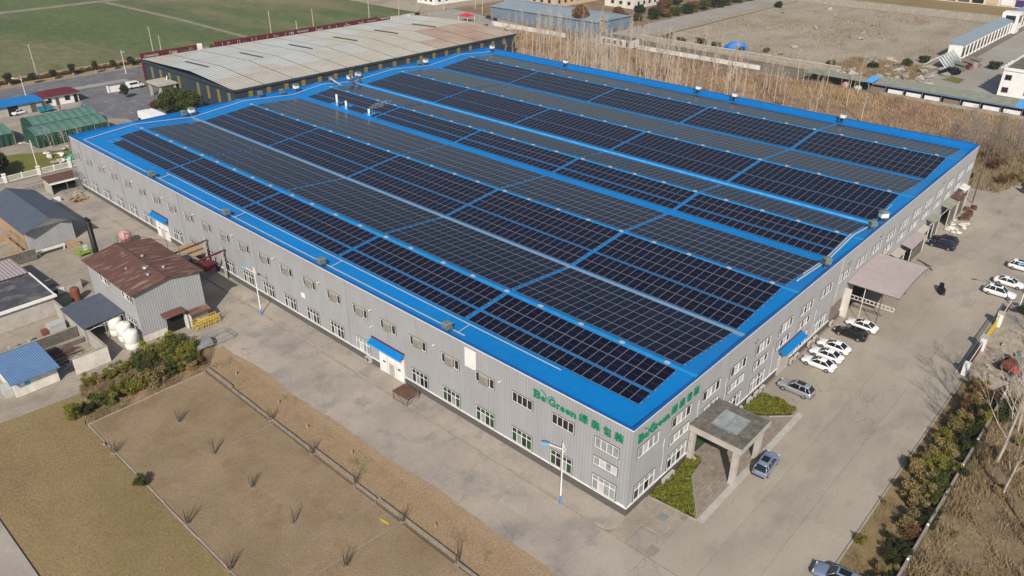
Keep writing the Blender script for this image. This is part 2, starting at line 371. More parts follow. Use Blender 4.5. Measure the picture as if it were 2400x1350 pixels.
struct('rear_yard', sheet(rect(-60,66.6,-3.1,157.5), -.05), 'concrete_dirty')
struct('rear_strip', sheet([(-60,157.5),(60,157.5),(60,143),(-3.1,143),(-3.1,157.5)], -.045), 'concrete_dirty')
struct('green_patch', sheet([(-14,159.3),(7,159.3),(12,166),(8,172),(-2,178),(-14,180)], -.02), 'lawn_green')
struct('tent_yard', sheet([(-40,159.2),(-14,159.2),(-14,180),(30,166),(30,188),(20,203),(-40,203)], -.03), 'concrete_dirty')
# concrete slabs, each its own piece laid over the jointed base
def slab_set(parent, name, cells, matname, top=.0, depth=.07, gap=.02):
    cache = {}
    for x0, y0, x1, y1 in cells:
        key = (round(x1-x0, 2), round(y1-y0, 2))
        if key not in cache:
            w, d = key; g = gap/2
            cache[key] = MB().box(-w/2+g, -d/2+g, -depth, w/2-g, d/2-g, 0).mesh(name, matname)
        link(name, cache[key], parent, ((x0+x1)/2, (y0+y1)/2, top))
yard = link('yard', None); yard['kind'] = 'structure'
cells = []
for k in range(25):
    x0 = -3+k*5.4
    for a, b in ((-19.45,-14.6),(-14.6,-9.9),(-9.9,-5.1)): cells.append((x0,a,x0+5.4,b))
    if x0 > 26: cells.append((x0,-5.1,x0+5.4,-.35))
slab_set(yard, 'slab', cells, 'concrete_lot', top=.0)
cells = []
for k in range(34):
    y0 = -44+k*5.6
    cells.append((-12.2,y0,-7.6,y0+5.6)); cells.append((-7.6,y0,-3.15,y0+5.6))
slab_set(yard, 'slab', cells, 'concrete', top=.0)
cells = [(-3.0+k*3.4, -5.1, .4+k*3.4, -2.2) for k in range(2)] + [(-60+k*6, 60.2, -54+k*6, 66.5) for k in range(8)] + [(132,-5.1,138,4),(127.2,-.3,132,4),(138,-5.1,144,4)] + [(132+k*5.4,a,137.4+k*5.4,a+4.8) for k in range(5) for a in (-19.5,-14.7,-9.9)] + [(144,-5.1,149.4,2)]
slab_set(yard, 'slab', cells, 'concrete', top=.002)
# raised apron along the left wall, kerb round the corner
ap = link('apron', None); ap['kind'] = 'structure'
slab_set(ap, 'slab', [(-2.85, k*5.66+1.25, -.05, k*5.66+6.91) for k in range(25)], 'concrete', top=.1, depth=.15, gap=.03)
kb = MB()
kb.box(-3.03,1.2,-.05,-2.87,142.6,.125)
for k in range(6):                                        # rounded kerb corner
    a0, a1 = R(180+k*15), R(195+k*15)
    kb.add([(-1.6+1.43*math.cos(a), 1.2+1.43*math.sin(a), z) for z in (-.05,.125) for a in (a0,a1)] + [(-1.6+1.27*math.cos(a), 1.2+1.27*math.sin(a), z) for z in (-.05,.125) for a in (a0,a1)],
           [(0,1,3,2),(2,3,7,6),(4,6,7,5)])
kb.box(-1.6,-.23,-.05,3.9,-.07,.118)
struct('kerb', kb, 'kerb', ap)
struct('corner_fill', MB().box(-3.2,-2.15,-.05,8.0,-.12,.006).box(7.2,-5.1,-.05,10.4,-4.4,.003), 'concrete_dirty', ap)
struct('corner_apron', MB().prism([(-.05,1.23),(-2.86,1.23)] + [(-1.6+1.26*math.cos(R(180+k*15)), 1.2+1.26*math.sin(R(180+k*15))) for k in range(1,6)] + [(-1.6,-.06),(-.05,-.06)], -.05, .104), 'concrete', ap)
pit = link('pit_slab', None); pit['kind'] = 'structure'
slab_set(pit, 'slab', [(.35,-4.4,4.6,-1.85)], 'concrete_dirty', top=.05, depth=.1)
struct('kerb', MB().box(.2,-4.55,0,4.75,-4.41,.08).box(.2,-4.4,0,.34,-1.85,.08).box(4.61,-4.4,0,4.75,-1.85,.08), 'kerb', pit)
struct('hatch', MB().box(2.1,-3.6,.05,3.2,-2.7,.075), 'steel', pit)

# lawns and low walls
struct('lawn', MB().quad((-45.8,-60,.02),(-33.05,-60,.02),(-33.05,59.3,.02),(-45.8,59.3,.02)).quad((-45.8,59.3,.02),(-33.05,59.3,.02),(-30.5,66.2,.02),(-45.8,67.6,.02)), 'lawn_olive')
struct('lawn', MB().quad((-32.75,-60,.02),(-17.1,-60,.02),(-17.1,58.9,.02),(-32.75,58.9,.02)), 'lawn')
struct('lawn', MB().quad((-33,59.1,.015),(-13.5,59.1,.015),(-12.6,64.5,.015),(-30.5,66.2,.015)), 'lawn_bright')
ed = MB(); prev = None                                    # strip with an uneven, silted edge against the concrete
for k in range(119):
    y = -55 + k*1.0; x = -11.4 + .28*math.sin(y*.11)+.16*math.sin(y*.37+1)+.22*rnd.random()
    if y > 52: x -= (y-52)*.08
    if prev: ed.quad((-16.75,prev[1],.012),(prev[0],prev[1],.012),(x,y,.012),(-16.75,y,.012))
    prev = (x, y)
struct('lawn', ed, 'lawn_bright')
struct('lawn_path', MB().box(-60,-60,-.05,-46.0,50,.01), 'concrete')
def broken_wall(name, pts_list, w, h, matname):
    root = link(name, None); root['kind'] = 'structure'
    for (x0,y0,x1,y1) in pts_list:
        d = math.hypot(x1-x0, y1-y0); n = max(1, int(d/6)); a = math.atan2(y1-y0, x1-x0)
        for k in range(n):
            t0, t1 = k/n, (k+1)/n; cx = x0+(x1-x0)*(t0+t1)/2; cy = y0+(y1-y0)*(t0+t1)/2
            link('kerb_stone', MB().box(-d/n/2+.02,-w/2,-.05,d/n/2-.02,w/2,h*rnd.uniform(.92,1.08)).mesh('kerb_stone', matname), root, (cx+rnd.uniform(-.04,.04)*abs(math.sin(a)), cy+rnd.uniform(-.04,.04)*abs(math.cos(a)), 0), a)
    return root
broken_wall('low_wall', [(-16.5,59,-16.5,52.5),(-16.75,52.3,-16.75,34.2),(-16.4,34,-16.4,26),(-16.8,25.8,-16.8,21.7),(-16.5,21.5,-16.5,9),(-16.9,8.8,-16.9,-45)], .13, .42, 'kerb_dark')
broken_wall('lawn_kerb', [(-32.9,58.5,-32.9,53.9),(-33.2,53.7,-33.2,53.2),(-32.9,53,-32.9,24),(-32.9,24,-32.9,-45),(-33,58.8,-17,58.8)], .18, .1, 'kerb')
broken_wall('lawn_edging', [(-16.9,42,-31,42.6),(-16.9,21.6,-25,22.2),(-16.9,17.3,-27.5,18.2)], .14, .05, 'kerb_dark')
# right verge with fence line, scrub beyond
struct('verge', sheet(rect(-60,-24.8,53.5,-19.75), .005), 'lawn_olive')
struct('verge_kerb', MB().box(-60,-19.74,-.05,53.5,-19.52,.1), 'kerb')
struct('scrub_ground', sheet(rect(-60,-120,56,-25.1), .0), 'scrub')
struct('dirt_lot', sheet([(53.5,-19.3),(140,-19.3),(140,-120),(53.5,-120)], .003), 'soil')
struct('parking_concrete', sheet([(73,-19.3),(150,-19.3),(150,-60),(73,-60)], .008), 'concrete_lot')
# behind the factory
struct('reed_ground', sheet([(127.3,10),(203,-12),(203,205),(168,215),(168,143),(127.3,143)], -.04), 'scrub')
struct('waste_lot', sheet([(214,42),(372,48),(372,148),(224,147),(220,70)], -.05), 'soil')
struct('pale_road', sheet([(206,150.5),(420,149.5),(440,166),(268,168),(206,166)], -.055), 'pale_road')
struct('far_verge', sheet([(206,166),(268,168),(440,166),(440,260),(206,262)], -.065), 'scrub')
struct('side_road', sheet([(204,-60),(430,-60),(430,39),(270,38),(262,42),(212,45)], -.045), 'pale_road')
struct('far_green', sheet([(373.5,42),(470,42),(470,149),(373.5,149)], -.035), 'lawn_olive')
struct('side_lane', sheet([(192,222),(206,262),(226,262),(215,200),(200,205)], -.06), 'pale_road')

# ------------------------------------------------------------------ the factory
LX, LY, HP = 126.4, 142.66, 11.95
RIDGE = [12.6, 39.1, 62.0, 85.7, 112.5]; VALLEY = [0, 25.8, 52.7, 71.0, 98.9, LX]
ZR, SL = 12.02, .088
PROF = []
for i, r in enumerate(RIDGE):
    PROF.append((VALLEY[i], ZR - SL*(r-VALLEY[i]))); PROF.append((r, ZR))
PROF.append((LX, ZR - SL*(LX-RIDGE[-1])))
for i in range(1, 5):                                      # one valley height: the mean of both sides
    v = PROF[2*i]; PROF[2*i] = (v[0], ZR - SL*((VALLEY[i]-RIDGE[i-1]) + (RIDGE[i]-VALLEY[i]))/2)
def zroof(x):
    for (a, za), (b, zb) in zip(PROF[:-1], PROF[1:]):
        if a <= x <= b: return za + (zb-za)*(x-a)/(b-a)
    return ZR
factory = thing('factory', 'huge grey corrugated factory with a bright blue roof full of solar panels', 'factory', (0,0,0))
def rib_wall(length, z0, z1, pitch=.42, depth=.022):
    """corrugated sheet along local x, facing -y, outer flats at y=0"""
    b = MB(); n = int(length/pitch); p = length/n; pts = []
    for k in range(n):
        x = k*p; pts += [(x, depth), (x+p*.14, depth), (x+p*.26, 0), (x+p*.88, 0)]
    pts.append((length, depth))
    b.add([(x,y,z0) for x,y in pts] + [(x,y,z1) for x,y in pts], [(i, i+1, len(pts)+i+1, len(pts)+i) for i in range(len(pts)-1)]); return b
w = link('wall', rib_wall(LX, 1.22, HP-.12).mesh('wall', 'wall_grey'), factory, (0,0,0))
w = link('wall', rib_wall(LY, 1.22, HP-.12).mesh('wall', 'wall_grey'), factory, (0,LY,0), R(-90))
w = link('wall', rib_wall(LY, 0, HP-.12).mesh('wall', 'wall_grey'), factory, (LX,0,0), R(90))
w = link('wall', rib_wall(LX, 0, HP-.12).mesh('wall', 'wall_grey'), factory, (LX,LY,0), R(180))
part('plinth', MB().box(-.04,-.04,-.05,.3,36.1,1.12).box(-.04,41.4,-.05,.3,102.5,1.12).box(-.04,107.3,-.05,.3,LY,1.12).box(.3,-.04,-.05,LX,.3,1.12), 'brick_dark', factory)
part('sill_band', MB().box(-.1,-.1,1.12,.25,36.1,1.24).box(-.1,41.4,1.12,.25,102.5,1.24).box(-.1,107.3,1.12,.25,LY,1.24).box(.25,-.1,1.12,LX,.25,1.24), 'white', factory)
for b_ in ((-.03,-.03,1.24,.2,.2),(LX-.2,-.03,0,LX+.03,.2),(-.03,LY-.2,1.24,.2,LY+.03)): part('corner_trim', MB().box(*b_,HP-.1), 'wall_grey', factory)
part('plinth_band', MB().box(-.012,.0,1.24,.001,1.2,1.4), 'white', factory)
# parapet: liner sheets inside, blue cap on top
pa = MB(); t = .22
pa.box(t+.0,.05,9.6,t+.05,LY-.05,HP-.14); pa.box(LX-t-.05,.05,9.6,LX-t,LY-.05,HP-.14)
pa.box(t,t,9.6,LX-t,t+.05,HP-.14); pa.box(t,LY-t-.05,9.6,LX-t,LY-t,HP-.14)
part('parapet', pa, 'roof_blue', factory)
part('parapet_cap', MB().box(-.06,-.06,HP-.14,.26,LY+.06,HP).box(LX-.26,-.06,HP-.14,LX+.06,LY+.06,HP).box(.26,-.06,HP-.14,LX-.26,.26,HP).box(.26,LY-.26,HP-.14,LX-.26,LY+.06,HP), 'cap_blue', factory)
part('parapet_trim', MB().box(-.075,-.075,HP-.26,-.005,LY+.07,HP-.141).box(-.005,-.075,HP-.26,LX+.07,-.005,HP-.141), 'white', factory)
# ribbed roof sheets, one part per slope: low seams every 0.8 m running down the slope
for (a, za), (b, zb) in zip(PROF[:-1], PROF[1:]):
    m_ = MB(); y0, y1 = t+.05, LY-t-.05
    m_.quad((a,y0,za),(b,y0,zb),(b,y1,zb),(a,y1,za))
    n = int((y1-y0)/.8)
    for k in range(n):
        y = y0+.4+k*.8
        m_.add([(a,y-.03,za),(b,y-.03,zb),(b,y,zb+.045),(a,y,za+.045),(b,y+.03,zb),(a,y+.03,za)], [(0,1,2,3),(3,2,4,5)])
    part('roof_slope', m_, 'roof_blue', factory)
VENT = MB().box(-.22,-.3,0,.22,.3,.14).mesh('ridge_vent', 'pipe_grey')
for i, r in enumerate(RIDGE):
    m_ = MB(); m_.add([(r-.42,.1,ZR-.01),(r,.1,ZR+.1),(r+.42,.1,ZR-.01),(r-.42,LY-.1,ZR-.01),(r,LY-.1,ZR+.1),(r+.42,LY-.1,ZR-.01)], [(0,1,4,3),(1,2,5,4),(0,2,1),(3,4,5)])
    part('ridge_cap', m_, 'ridge_blue', factory)
    for k in range(22):
        link('ridge_vent', VENT, factory, (r-.15, 4.2+k*6.25+rnd.uniform(-.5,.5), ZR+.07))
# ------------------------------------------------------------------ solar arrays
PX, PY = 2.37, 1.278          # module outline; pitch 2.4 x 1.298
def module(mb, o, ex, ey, ez):
    """one module: aluminium rim, two dark half panes set in it"""
    P = lambda x, y, z: (o[0]+ex[0]*x+ez[0]*z, o[1]+y, o[2]+ex[2]*x+ez[2]*z)
    w, d, r = PX, PY, .038
    v = [P(0,0,.045),P(w,0,.045),P(w,d,.045),P(0,d,.045),P(r,r,.045),P(w-r,r,.045),P(w-r,d-r,.045),P(r,d-r,.045),P(0,0,0),P(w,0,0),P(w,d,0),P(0,d,0)]
    mb.add(v, [(0,1,5,4),(1,2,6,5),(2,3,7,6),(3,0,4,7),(0,8,9,1),(1,9,10,2),(2,10,11,3),(3,11,8,0)], 0)
    c = w/2
    mb.add([P(r,r,.043),P(c-.02,r,.043),P(c-.02,d-r,.043),P(r,d-r,.043)], [(0,1,2,3)], 1)
    mb.add([P(c+.02,r,.043),P(w-r,r,.043),P(w-r,d-r,.043),P(c+.02,d-r,.043)], [(0,1,2,3)], 1)
    mb.add([P(c-.02,r,.042),P(c+.02,r,.042),P(c+.02,d-r,.042),P(c-.02,d-r,.042)], [(0,1,2,3)], 2)
SLOPES = [  # x of each row start, label
    ([4.4, 7.12, 9.52], 'dark solar array of three rows on the roof slope nearest the left wall windows'),
    ([13.2, 15.6, 18.0, 20.4, 22.85], 'greyish solar array of five rows just behind the first blue ridge strip with white vents'),
    ([26.25, 28.65, 31.4, 33.8, 36.25], 'dark array of five panel rows with a blue gap, between the first two ridge strips'),
    ([39.6, 42.0, 44.4, 46.8, 49.2], 'greyish solar array that ends at the widest bare blue gutter strip'),
    ([53.9, 56.65, 59.1], 'narrow dark solar array with the three white chimneys at its lower edge'),
    ([62.5, 64.9, 67.3], 'narrow greyish solar array beside the pale pipe in the fourth valley'),
    ([72.5, 74.9, 77.7, 80.1, 82.5], 'dark solar array between the pale valley pipe and the fourth ridge strip'),
    ([86.2, 88.6, 91.0, 93.4, 95.8], 'dull grey solar array in the valley before the last dark slope'),
    ([99.75, 102.15, 104.6, 107.0, 109.4], 'dark solar array of the farthest slope facing the yard'),
    ([113.0, 115.4, 117.8, 120.2], 'grey solar array nearest the far blue parapet')]
BLK = [2.35, 28.95, 55.55, 82.15, 108.75]
near_cells = []
for si, (rows, lab) in enumerate(SLOPES):
    for x in rows:
        for b, y0 in enumerate(BLK):
            for k in range(20):
                y = y0 + k*1.298
                if b == 4 and si == 0 and x < 5 and k > 17: continue
                if si == 4 and x < 55 and b in (3, 4) and abs(y - 111.5) < .8: continue
                if si == 4 and x < 55 and (118.2 < y < 121.5 or 122.2 < y < 124.6 or 110 < y < 112.6): continue
                d = (x+54.3)**2 + (y+32.2)**2
                near_cells.append((d, si, x, y))
near_cells.sort(); SINGLE = set((s_, x, y) for d, s_, x, y in near_cells[:300])
for si, (rows, lab) in enumerate(SLOPES):
    x0 = rows[0]; arr = thing('solar_array', lab, 'solar panels', (x0, BLK[0], zroof(x0)), 0, 'solar arrays on the blue roof')
    up = si % 2 == 0
    a = math.atan(SL) * (1 if up else -1)
    ex = (math.cos(a), 0, math.sin(a)); ez = (-math.sin(a), 0, math.cos(a))
    one = MB(); module(one, (0,0,0), ex, (0,1,0), ez); me1 = one.mesh('solar_panel', ['pv_frame','pv_glass','pv_grid'])
    rest = MB(); rails = MB()
    for x in rows:
        for b in BLK:
            for fx in (.5, 1.8):
                xx = x+fx; rails.box(xx-.03, b-.1, zroof(xx)+.0, xx+.03, b+26.0, zroof(xx)+.13)
    for d, s_, x, y in near_cells:
        if s_ != si: continue
        o = (x, y, zroof(x)+.15)
        if (s_, x, y) in SINGLE: link('solar_panel', me1, arr, (o[0]-x0, o[1]-BLK[0], o[2]-zroof(x0)))
        else: module(rest, o, ex, (0,1,0), ez)
    if rest.v: part('solar_panels', rest, ['pv_frame','pv_glass','pv_grid'], arr, kind='stuff')
    part('mounting_rail', rails, 'steel', arr, kind='stuff')

# ------------------------------------------------------------------ windows (local x along wall, -y outwards, origin bottom left)
def window_spec(w, h, cols, split=None, panes=('glass_dark',), single=True, name='window', fr=.055, surround=.07, opened=None):
    b = MB(); d0, d1 = -.09, .0
    b.box(-surround,d0+.02,-surround,w+surround,d1,0,1).box(-surround,d0+.02,h,w+surround,d1,h+surround,1).box(-surround,d0+.02,0,0,d1,h,1).box(w,d0+.02,0,w+surround,d1,h,1)
    cw = w/cols
    for i in range(cols+1):
        x = min(max(i*cw, fr/2), w-fr/2); b.box(x-fr/2,d0,0,x+fr/2,d1-.01,h,0)
    zs = [0, h] if split is None else [0, split, h]
    for k in range(cols):
        for z in zs:
            zz = min(max(z, fr/2), h-fr/2); b.box(k*cw+fr/2+.001,d0+.004,zz-fr/2,(k+1)*cw-fr/2-.001,d1-.01,zz+fr/2,0)
    me = b.mesh(name, ['white','frame_grey'])
    kids = []; allp = MB(); mats = list(dict.fromkeys(panes))
    i = 0
    cache = {}
    for z0, z1 in zip(zs[:-1], zs[1:]):
        for k in range(cols):
            mt = panes[i % len(panes)]; i += 1
            if single:
                key = (mt, round(z1-z0,2))
                if key not in cache: cache[key] = MB().box(0,-.03,0,cw-fr,-.012,z1-z0-fr).mesh('pane', mt)
                kids.append(('pane', cache[key], [], (k*cw+fr/2,0,z0+fr/2)))
            else: allp.box(k*cw+fr/2,-.03,z0+fr/2,(k+1)*cw-fr/2,-.012,z1-fr/2, mats.index(mt))
    if not single: kids.append(('glazing', allp.mesh('glazing', mats), []))
    return (name, me, kids)
L_ROT = R(-90)
D, G_, P_, Wt = 'glass_dark', 'glass_green', 'glass_pale', 'glass_white'
up_plain = window_spec(3.1, 1.38, 4, None, (D,))
up_curt = window_spec(3.1, 1.38, 4, None, (P_,P_,P_,P_))
mid_a = window_spec(3.1, 1.15, 4, None, (P_,Wt,P_,Wt))
low_a = window_spec(3.1, 2.1, 4, 1.4, (P_,Wt,P_,P_,P_,P_,P_,P_))
low_g = window_spec(3.1, 2.1, 4, 1.4, (G_,P_,D,G_,D,G_,G_,G_))
low_g2 = window_spec(3.1, 2.1, 4, 1.4, (G_,D,P_,G_,G_,D,G_,D))
low_d = window_spec(3.1, 2.1, 4, 1.4, (D,P_,D,D,D,D,D,D))
low_far = window_spec(3.1, 2.1, 4, 1.4, (D,D,P_,D,D,D,D,D), single=False)
up_far = window_spec(3.1, 1.38, 4, None, (D,D,D,D), single=False)
cool = MB()                                               # beige evaporative-cooler duct box bulging out of the sash
cool.loft([[(.62,-.06,.02),(2.12,-.06,.02),(2.12,-.06,1.3),(.62,-.06,1.3)], [(.68,-.24,.0),(2.02,-.24,.0),(2.02,-.24,1.18),(.68,-.24,1.18)], [(.8,-.3,.1),(1.92,-.3,.1),(1.92,-.3,1.08),(.8,-.3,1.08)]])
cool.box(1.0,-.31,.12,1.05,-.29,1.06).box(1.65,-.31,.12,1.7,-.29,1.06)
coolm = cool.mesh('cooler_box', 'cooler_beige')
for i in range(24):
    y1 = 4.58 + 6*i
    sp = up_curt if i == 0 else (up_plain if i < 12 else up_far)
    o = inst(sp, factory, (0,y1,7.22), L_ROT)
    if i >= 3: link('cooler_box', coolm, factory, (0,y1,7.22), L_ROT)
    if i in (6, 17): continue
    sp = [low_a, low_g2, low_g, low_g, low_g2, low_d][i] if i < 6 else (low_a if i == 7 else (low_d if i < 13 else low_far))
    inst(sp, factory, (0,y1,1.36), L_ROT)
inst(mid_a, factory, (0,4.58,4.85), L_ROT)
w2 = window_spec(4.0, 1.45, 4, None, (P_,Wt,P_,P_)); w2b = window_spec(4.0, 1.45, 4, None, (D,Wt,P_,D)); w2f = window_spec(4.0, 1.45, 4, None, (P_,D,P_,D), single=False)
m2 = window_spec(4.0, 1.2, 4, None, (P_,Wt,P_,Wt)); m2f = window_spec(4.0, 1.2, 4, None, (P_,D,Wt,D), single=False)
l2 = window_spec(4.0, 2.1, 4, 1.4, (D,P_,D,P_,P_,P_,P_,P_)); l2f = window_spec(4.0, 2.1, 4, 1.4, (P_,P_,D,P_), single=False)
for k in range(19):
    x = 1.2 + 6.653*k
    inst(w2 if k == 0 else (w2b if k < 6 else w2f), factory, (x,0,7.3))
    if k not in (0,7,8,9,10) and k < 18: inst(m2 if k in (1,2,3) else m2f, factory, (x,0,4.95))
    if k in (0,1,3,4,6,7): inst(l2 if k < 2 else l2f, factory, (x,0,1.38))
part('white_panel', MB().box(-.03,22.55,8.5,.0,24.44,11.2), 'white', factory, label='plain white patch panel high on the left wall')
part('white_panel', MB().box(-.03,58.75,4.65,.0,59.65,5.5), 'white', factory)
wl = MB().box(-.3,-.06,-.03,.0,.06,.03).box(-.42,-.09,-.08,-.28,.09,.08).mesh('wall_light', 'plastic_white')
for y, z in [(42.5,9.2),(29.8,9.15),(18.4,9.1),(66,9.1),(126.35,9),(114.1,9.1),(101.9,9.2),(90.7,9.15),(78.1,9.15),(54.3,9.1),(42.5,6.6)]:
    link('wall_light', wl, factory, (0,y,z))
dp = MB()
for y in (17.9,48,72,96,120,138): part('downpipe', MB().tube((-.09,y,1.3),(-.09,y,HP-.3),.04), 'wall_grey', factory)
dp = MB()
for x, z0 in ((6.6,2.2),(13.7,3.5),(20.3,3.2),(33.6,1.3),(47.3,1.3),(54.4,1.3)):
    dp.path([(x,-.07,z0),(x+.1,-.07,z0+2.2),(x-.15,-.07,z0+3.6),(x,-.07,HP-.5 if x > 54 else z0+4.6)], .04, 5)
part('conduit', dp, 'white_old', factory)
fan = MB().lathe((0,0,0), [(.32,0),(.3,.12),(.12,.16)], 12)
for x in (27.2, 57.4, 70.8, 104):
    m_ = MB()
    for i in range(12):
        t0, t1 = 2*math.pi*i/12, 2*math.pi*(i+1)/12
        m_.add([(x+math.cos(q)*.34,yy,9.9+math.sin(q)*.34) for yy in (-.2,0) for q in (t0,t1)], [(0,1,3,2)])
    m_.add([(x+math.cos(2*math.pi*i/12)*.3,-.12,9.9+math.sin(2*math.pi*i/12)*.3) for i in range(12)], [tuple(range(12))], 1)
    part('vent_cowl', m_, ['steel','timber_old'], factory)

# doors and their awnings
def left_door(y0, y1):
    b = MB(); b.box(-.16,y0,0,.05,y1,3.75,0); b.box(-.2,y0-.08,0,-.0,y0,3.85,0).box(-.2,y1,0,0,y1+.08,3.85,0)
    d = part('door', b, 'white', factory)
    c = (y0+y1)/2
    for yy in (y0+.9, y1-.9): part('door_window', MB().box(-.18,yy-.28,1.75,-.161,yy+.28,2.0), 'glass_dark', d)
    part('wicket_door', MB().box(-.19,c-.55,.05,-.161,c+.55,2.1), 'plaster', d)
    part('door_seam', MB().box(-.175,c+.9,.05,-.161,c+.93,3.1).box(-.175,c-.93,.05,-.161,c-.9,3.1), 'frame_grey', d)
left_door(36.3, 41.2); left_door(102.7, 107.2)

for y0, y1 in ((36.0,42.9),(101.9,108.2)):
    part('awning', MB().add([(-.02,y0,4.8),(-.95,y0,4.2),(-.95,y0,4.1),(-.02,y0,4.7),(-.02,y1,4.8),(-.95,y1,4.2),(-.95,y1,4.1),(-.02,y1,4.7)], [(0,4,5,1),(1,5,6,2),(2,6,7,3),(0,1,2,3),(7,6,5,4)]), 'roof_blue', factory)
    part('flashing', MB().box(-.14,y0,4.74,-.0,y1,4.92), 'maroon', factory)
    part('awning_edge', MB().box(-1.0,y0-.03,4.04,-.95,y1+.03,4.24), 'light_blue', factory)
# blue awning and recessed entrance on the right wall
part('awning', MB().add([(35.6,-.02,4.35),(35.6,-1.1,3.95),(35.6,-1.1,3.85),(35.6,-.02,4.25),(42.9,-.02,4.35),(42.9,-1.1,3.95),(42.9,-1.1,3.85),(42.9,-.02,4.25)], [(0,1,5,4),(1,2,6,5),(2,3,7,6),(3,2,1,0),(4,5,6,7)]), 'roof_blue', factory)
part('flashing', MB().box(35.6,-.12,4.3,42.9,0,4.46), 'maroon', factory)
part('door', MB().box(36.2,-.3,0,39.4,.02,3.4), 'plaster', factory)
part('plinth_window', MB().box(62.5,-.1,0,69.5,-.045,4.2), 'dark_void', factory, label='dark loading doorway under the curved canopy')
part('side_shutter', MB().box(53.8,-.12,.9,57.8,-.045,3.6), 'timber_old', factory)
part('side_shutter', MB().box(73.8,-.12,.5,77.5,-.045,3.8), 'timber_old', factory)

# lettering on both walls
def glyph(ch, ext=.05, off=.0):
    cu = bpy.data.curves.new('letter', 'FONT'); cu.body = ch; cu.extrude = ext; cu.offset = off; cu.resolution_u = 3
    o = bpy.data.objects.new('letter', cu); C.objects.link(o); bpy.context.view_layer.update()
    me = bpy.data.meshes.new_from_object(o.evaluated_get(bpy.context.evaluated_depsgraph_get()))
    bpy.data.objects.remove(o); me.name = 'letter'; return me
def placed(ch, x0, x1, z0, z1, off, place):
    me = glyph(ch, .05, off)
    co = np.zeros(len(me.vertices)*3, np.float32); me.vertices.foreach_get('co', co); co = co.reshape(-1,3)
    a, b = co.min(0), co.max(0)
    u = x0 + (co[:,0]-a[0])/(b[0]-a[0])*(x1-x0); v = z0 + (co[:,1]-a[1])/(b[1]-a[1])*(z1-z0); dpt = .06 + (co[:,2]-a[2])
    out = np.stack(place(u, dpt, v), 1).astype(np.float32); me.vertices.foreach_set('co', out.ravel())
    me.materials.clear(); me.materials.append(M('sign_green')); me.update(); return me
def sign(place, base, items, serifs, swoosh, label):
    root = link('wall_sign', None, factory, base); root['label'] = label
    for ch, x0, x1, z0, z1, off in items:
        link('letter', placed(ch, x0, x1, z0, z1, off, place), root)
    b = MB()
    for x0, z0, x1, z1 in serifs:
        c = [(x0,.05,z0),(x1,.05,z0),(x1,.15,z0),(x0,.15,z0),(x0,.05,z1),(x1,.05,z1),(x1,.15,z1),(x0,.15,z1)]
        c = [tuple(float(q) for q in place(x,d_,z)) for x, d_, z in c]
        b.add(c, [(0,3,2,1),(4,5,6,7),(0,1,5,4),(1,2,6,5),(2,3,7,6),(3,0,4,7)])
    link('serif', b.mesh('serif', 'sign_green'), root)
    b = MB()
    for pts in swoosh:
        for (x0,z0,t0),(x1,z1,t1) in zip(pts[:-1], pts[1:]):
            b.add([tuple(float(q) for q in place(x,d_,z)) for x, z, d_ in ((x0,z0-t0,.05),(x1,z1-t1,.05),(x1,z1+t1,.05),(x0,z0+t0,.05),(x0,z0-t0,.15),(x1,z1-t1,.15),(x1,z1+t1,.15),(x0,z0+t0,.15))],
                  [(0,3,2,1),(4,5,6,7),(0,1,5,4),(1,2,6,5),(2,3,7,6),(3,0,4,7)])
    link('leaf_stroke', b.mesh('leaf_stroke', 'sign_green'), root)
z0 = 9.5
LET = [('B',0,.98,z0,z0+1.05,.02),('e',1.06,1.68,z0,z0+.62,.018),('G',2.15,3.12,z0-.02,z0+.95,.02),('r',3.3,3.72,z0,z0+.62,.022),('e',3.82,4.42,z0,z0+.62,.018),('e',4.55,5.15,z0,z0+.62,.018),('n',5.3,5.98,z0,z0+.62,.022),
       ('绿',6.4,7.62,z0,z0+1.14,.014),('森',8.05,9.18,z0,z0+1.14,.014),('包',9.6,10.7,z0,z0+1.14,.018),('装',11.1,12.22,z0,z0+1.14,.014)]
SER = [(-.12,z0,.2,z0+.07),(-.12,z0+.98,.2,z0+1.05),(3.2,z0,3.6,z0+.06),(5.2,z0,5.55,z0+.06),(5.75,z0,6.08,z0+.06),(3.2,z0+.56,3.4,z0+.62),(5.2,z0+.56,5.4,z0+.62)]
SWO = [[(.95,z0+1.38,.015),(1.3,z0+1.3,.025),(1.62,z0+1.08,.035),(1.82,z0+.75,.05),(1.9,z0+.35,.05),(1.93,z0-.1,.02)],[(1.9,z0+.5,.05),(2.1,z0+.9,.05),(2.45,z0+1.14,.04),(2.95,z0+1.2,.015)]]
sign(lambda u, d, v: (-d, 13.25-u, v), (0,0,0), LET, SER, SWO, 'green raised lettering on the long left wall')
sign(lambda u, d, v: (1.05+u*.985, -d, v+.05), (0,0,0), LET, SER, SWO, 'green raised lettering on the entrance side wall')

# entrance portico (on the factory front)
po = thing('portico', 'concrete entrance porch with square columns and a glazed roof light by the silver hatchback', 'porch', (12.2,0,0))
part('roof_slab', MB().box(12.15,-6.62,5.3,18.95,-.05,5.62), 'concrete_roof', po)
part('fascia', MB().box(12.08,-6.7,4.75,19.02,-6.45,5.5).box(12.08,-6.45,4.75,12.3,-.05,5.5).box(18.8,-6.45,4.75,19.02,-.05,5.5).box(12.0,-6.78,5.3,19.1,-6.7,5.58).box(12.0,-6.7,5.3,12.08,-.05,5.58), 'plaster', po)
for x in (12.3,18.15):
    part('column', MB().box(x,-6.3,0,x+.6,-5.65,4.75).box(x-.06,-6.36,0,x+.66,-5.59,.25), 'plaster', po)
    part('column', MB().box(x,-.75,0,x+.6,-.12,4.75), 'plaster', po)
sk = part('roof_light', MB().box(13.9,-5.1,5.62,17.4,-1.75,5.7), 'steel', po)
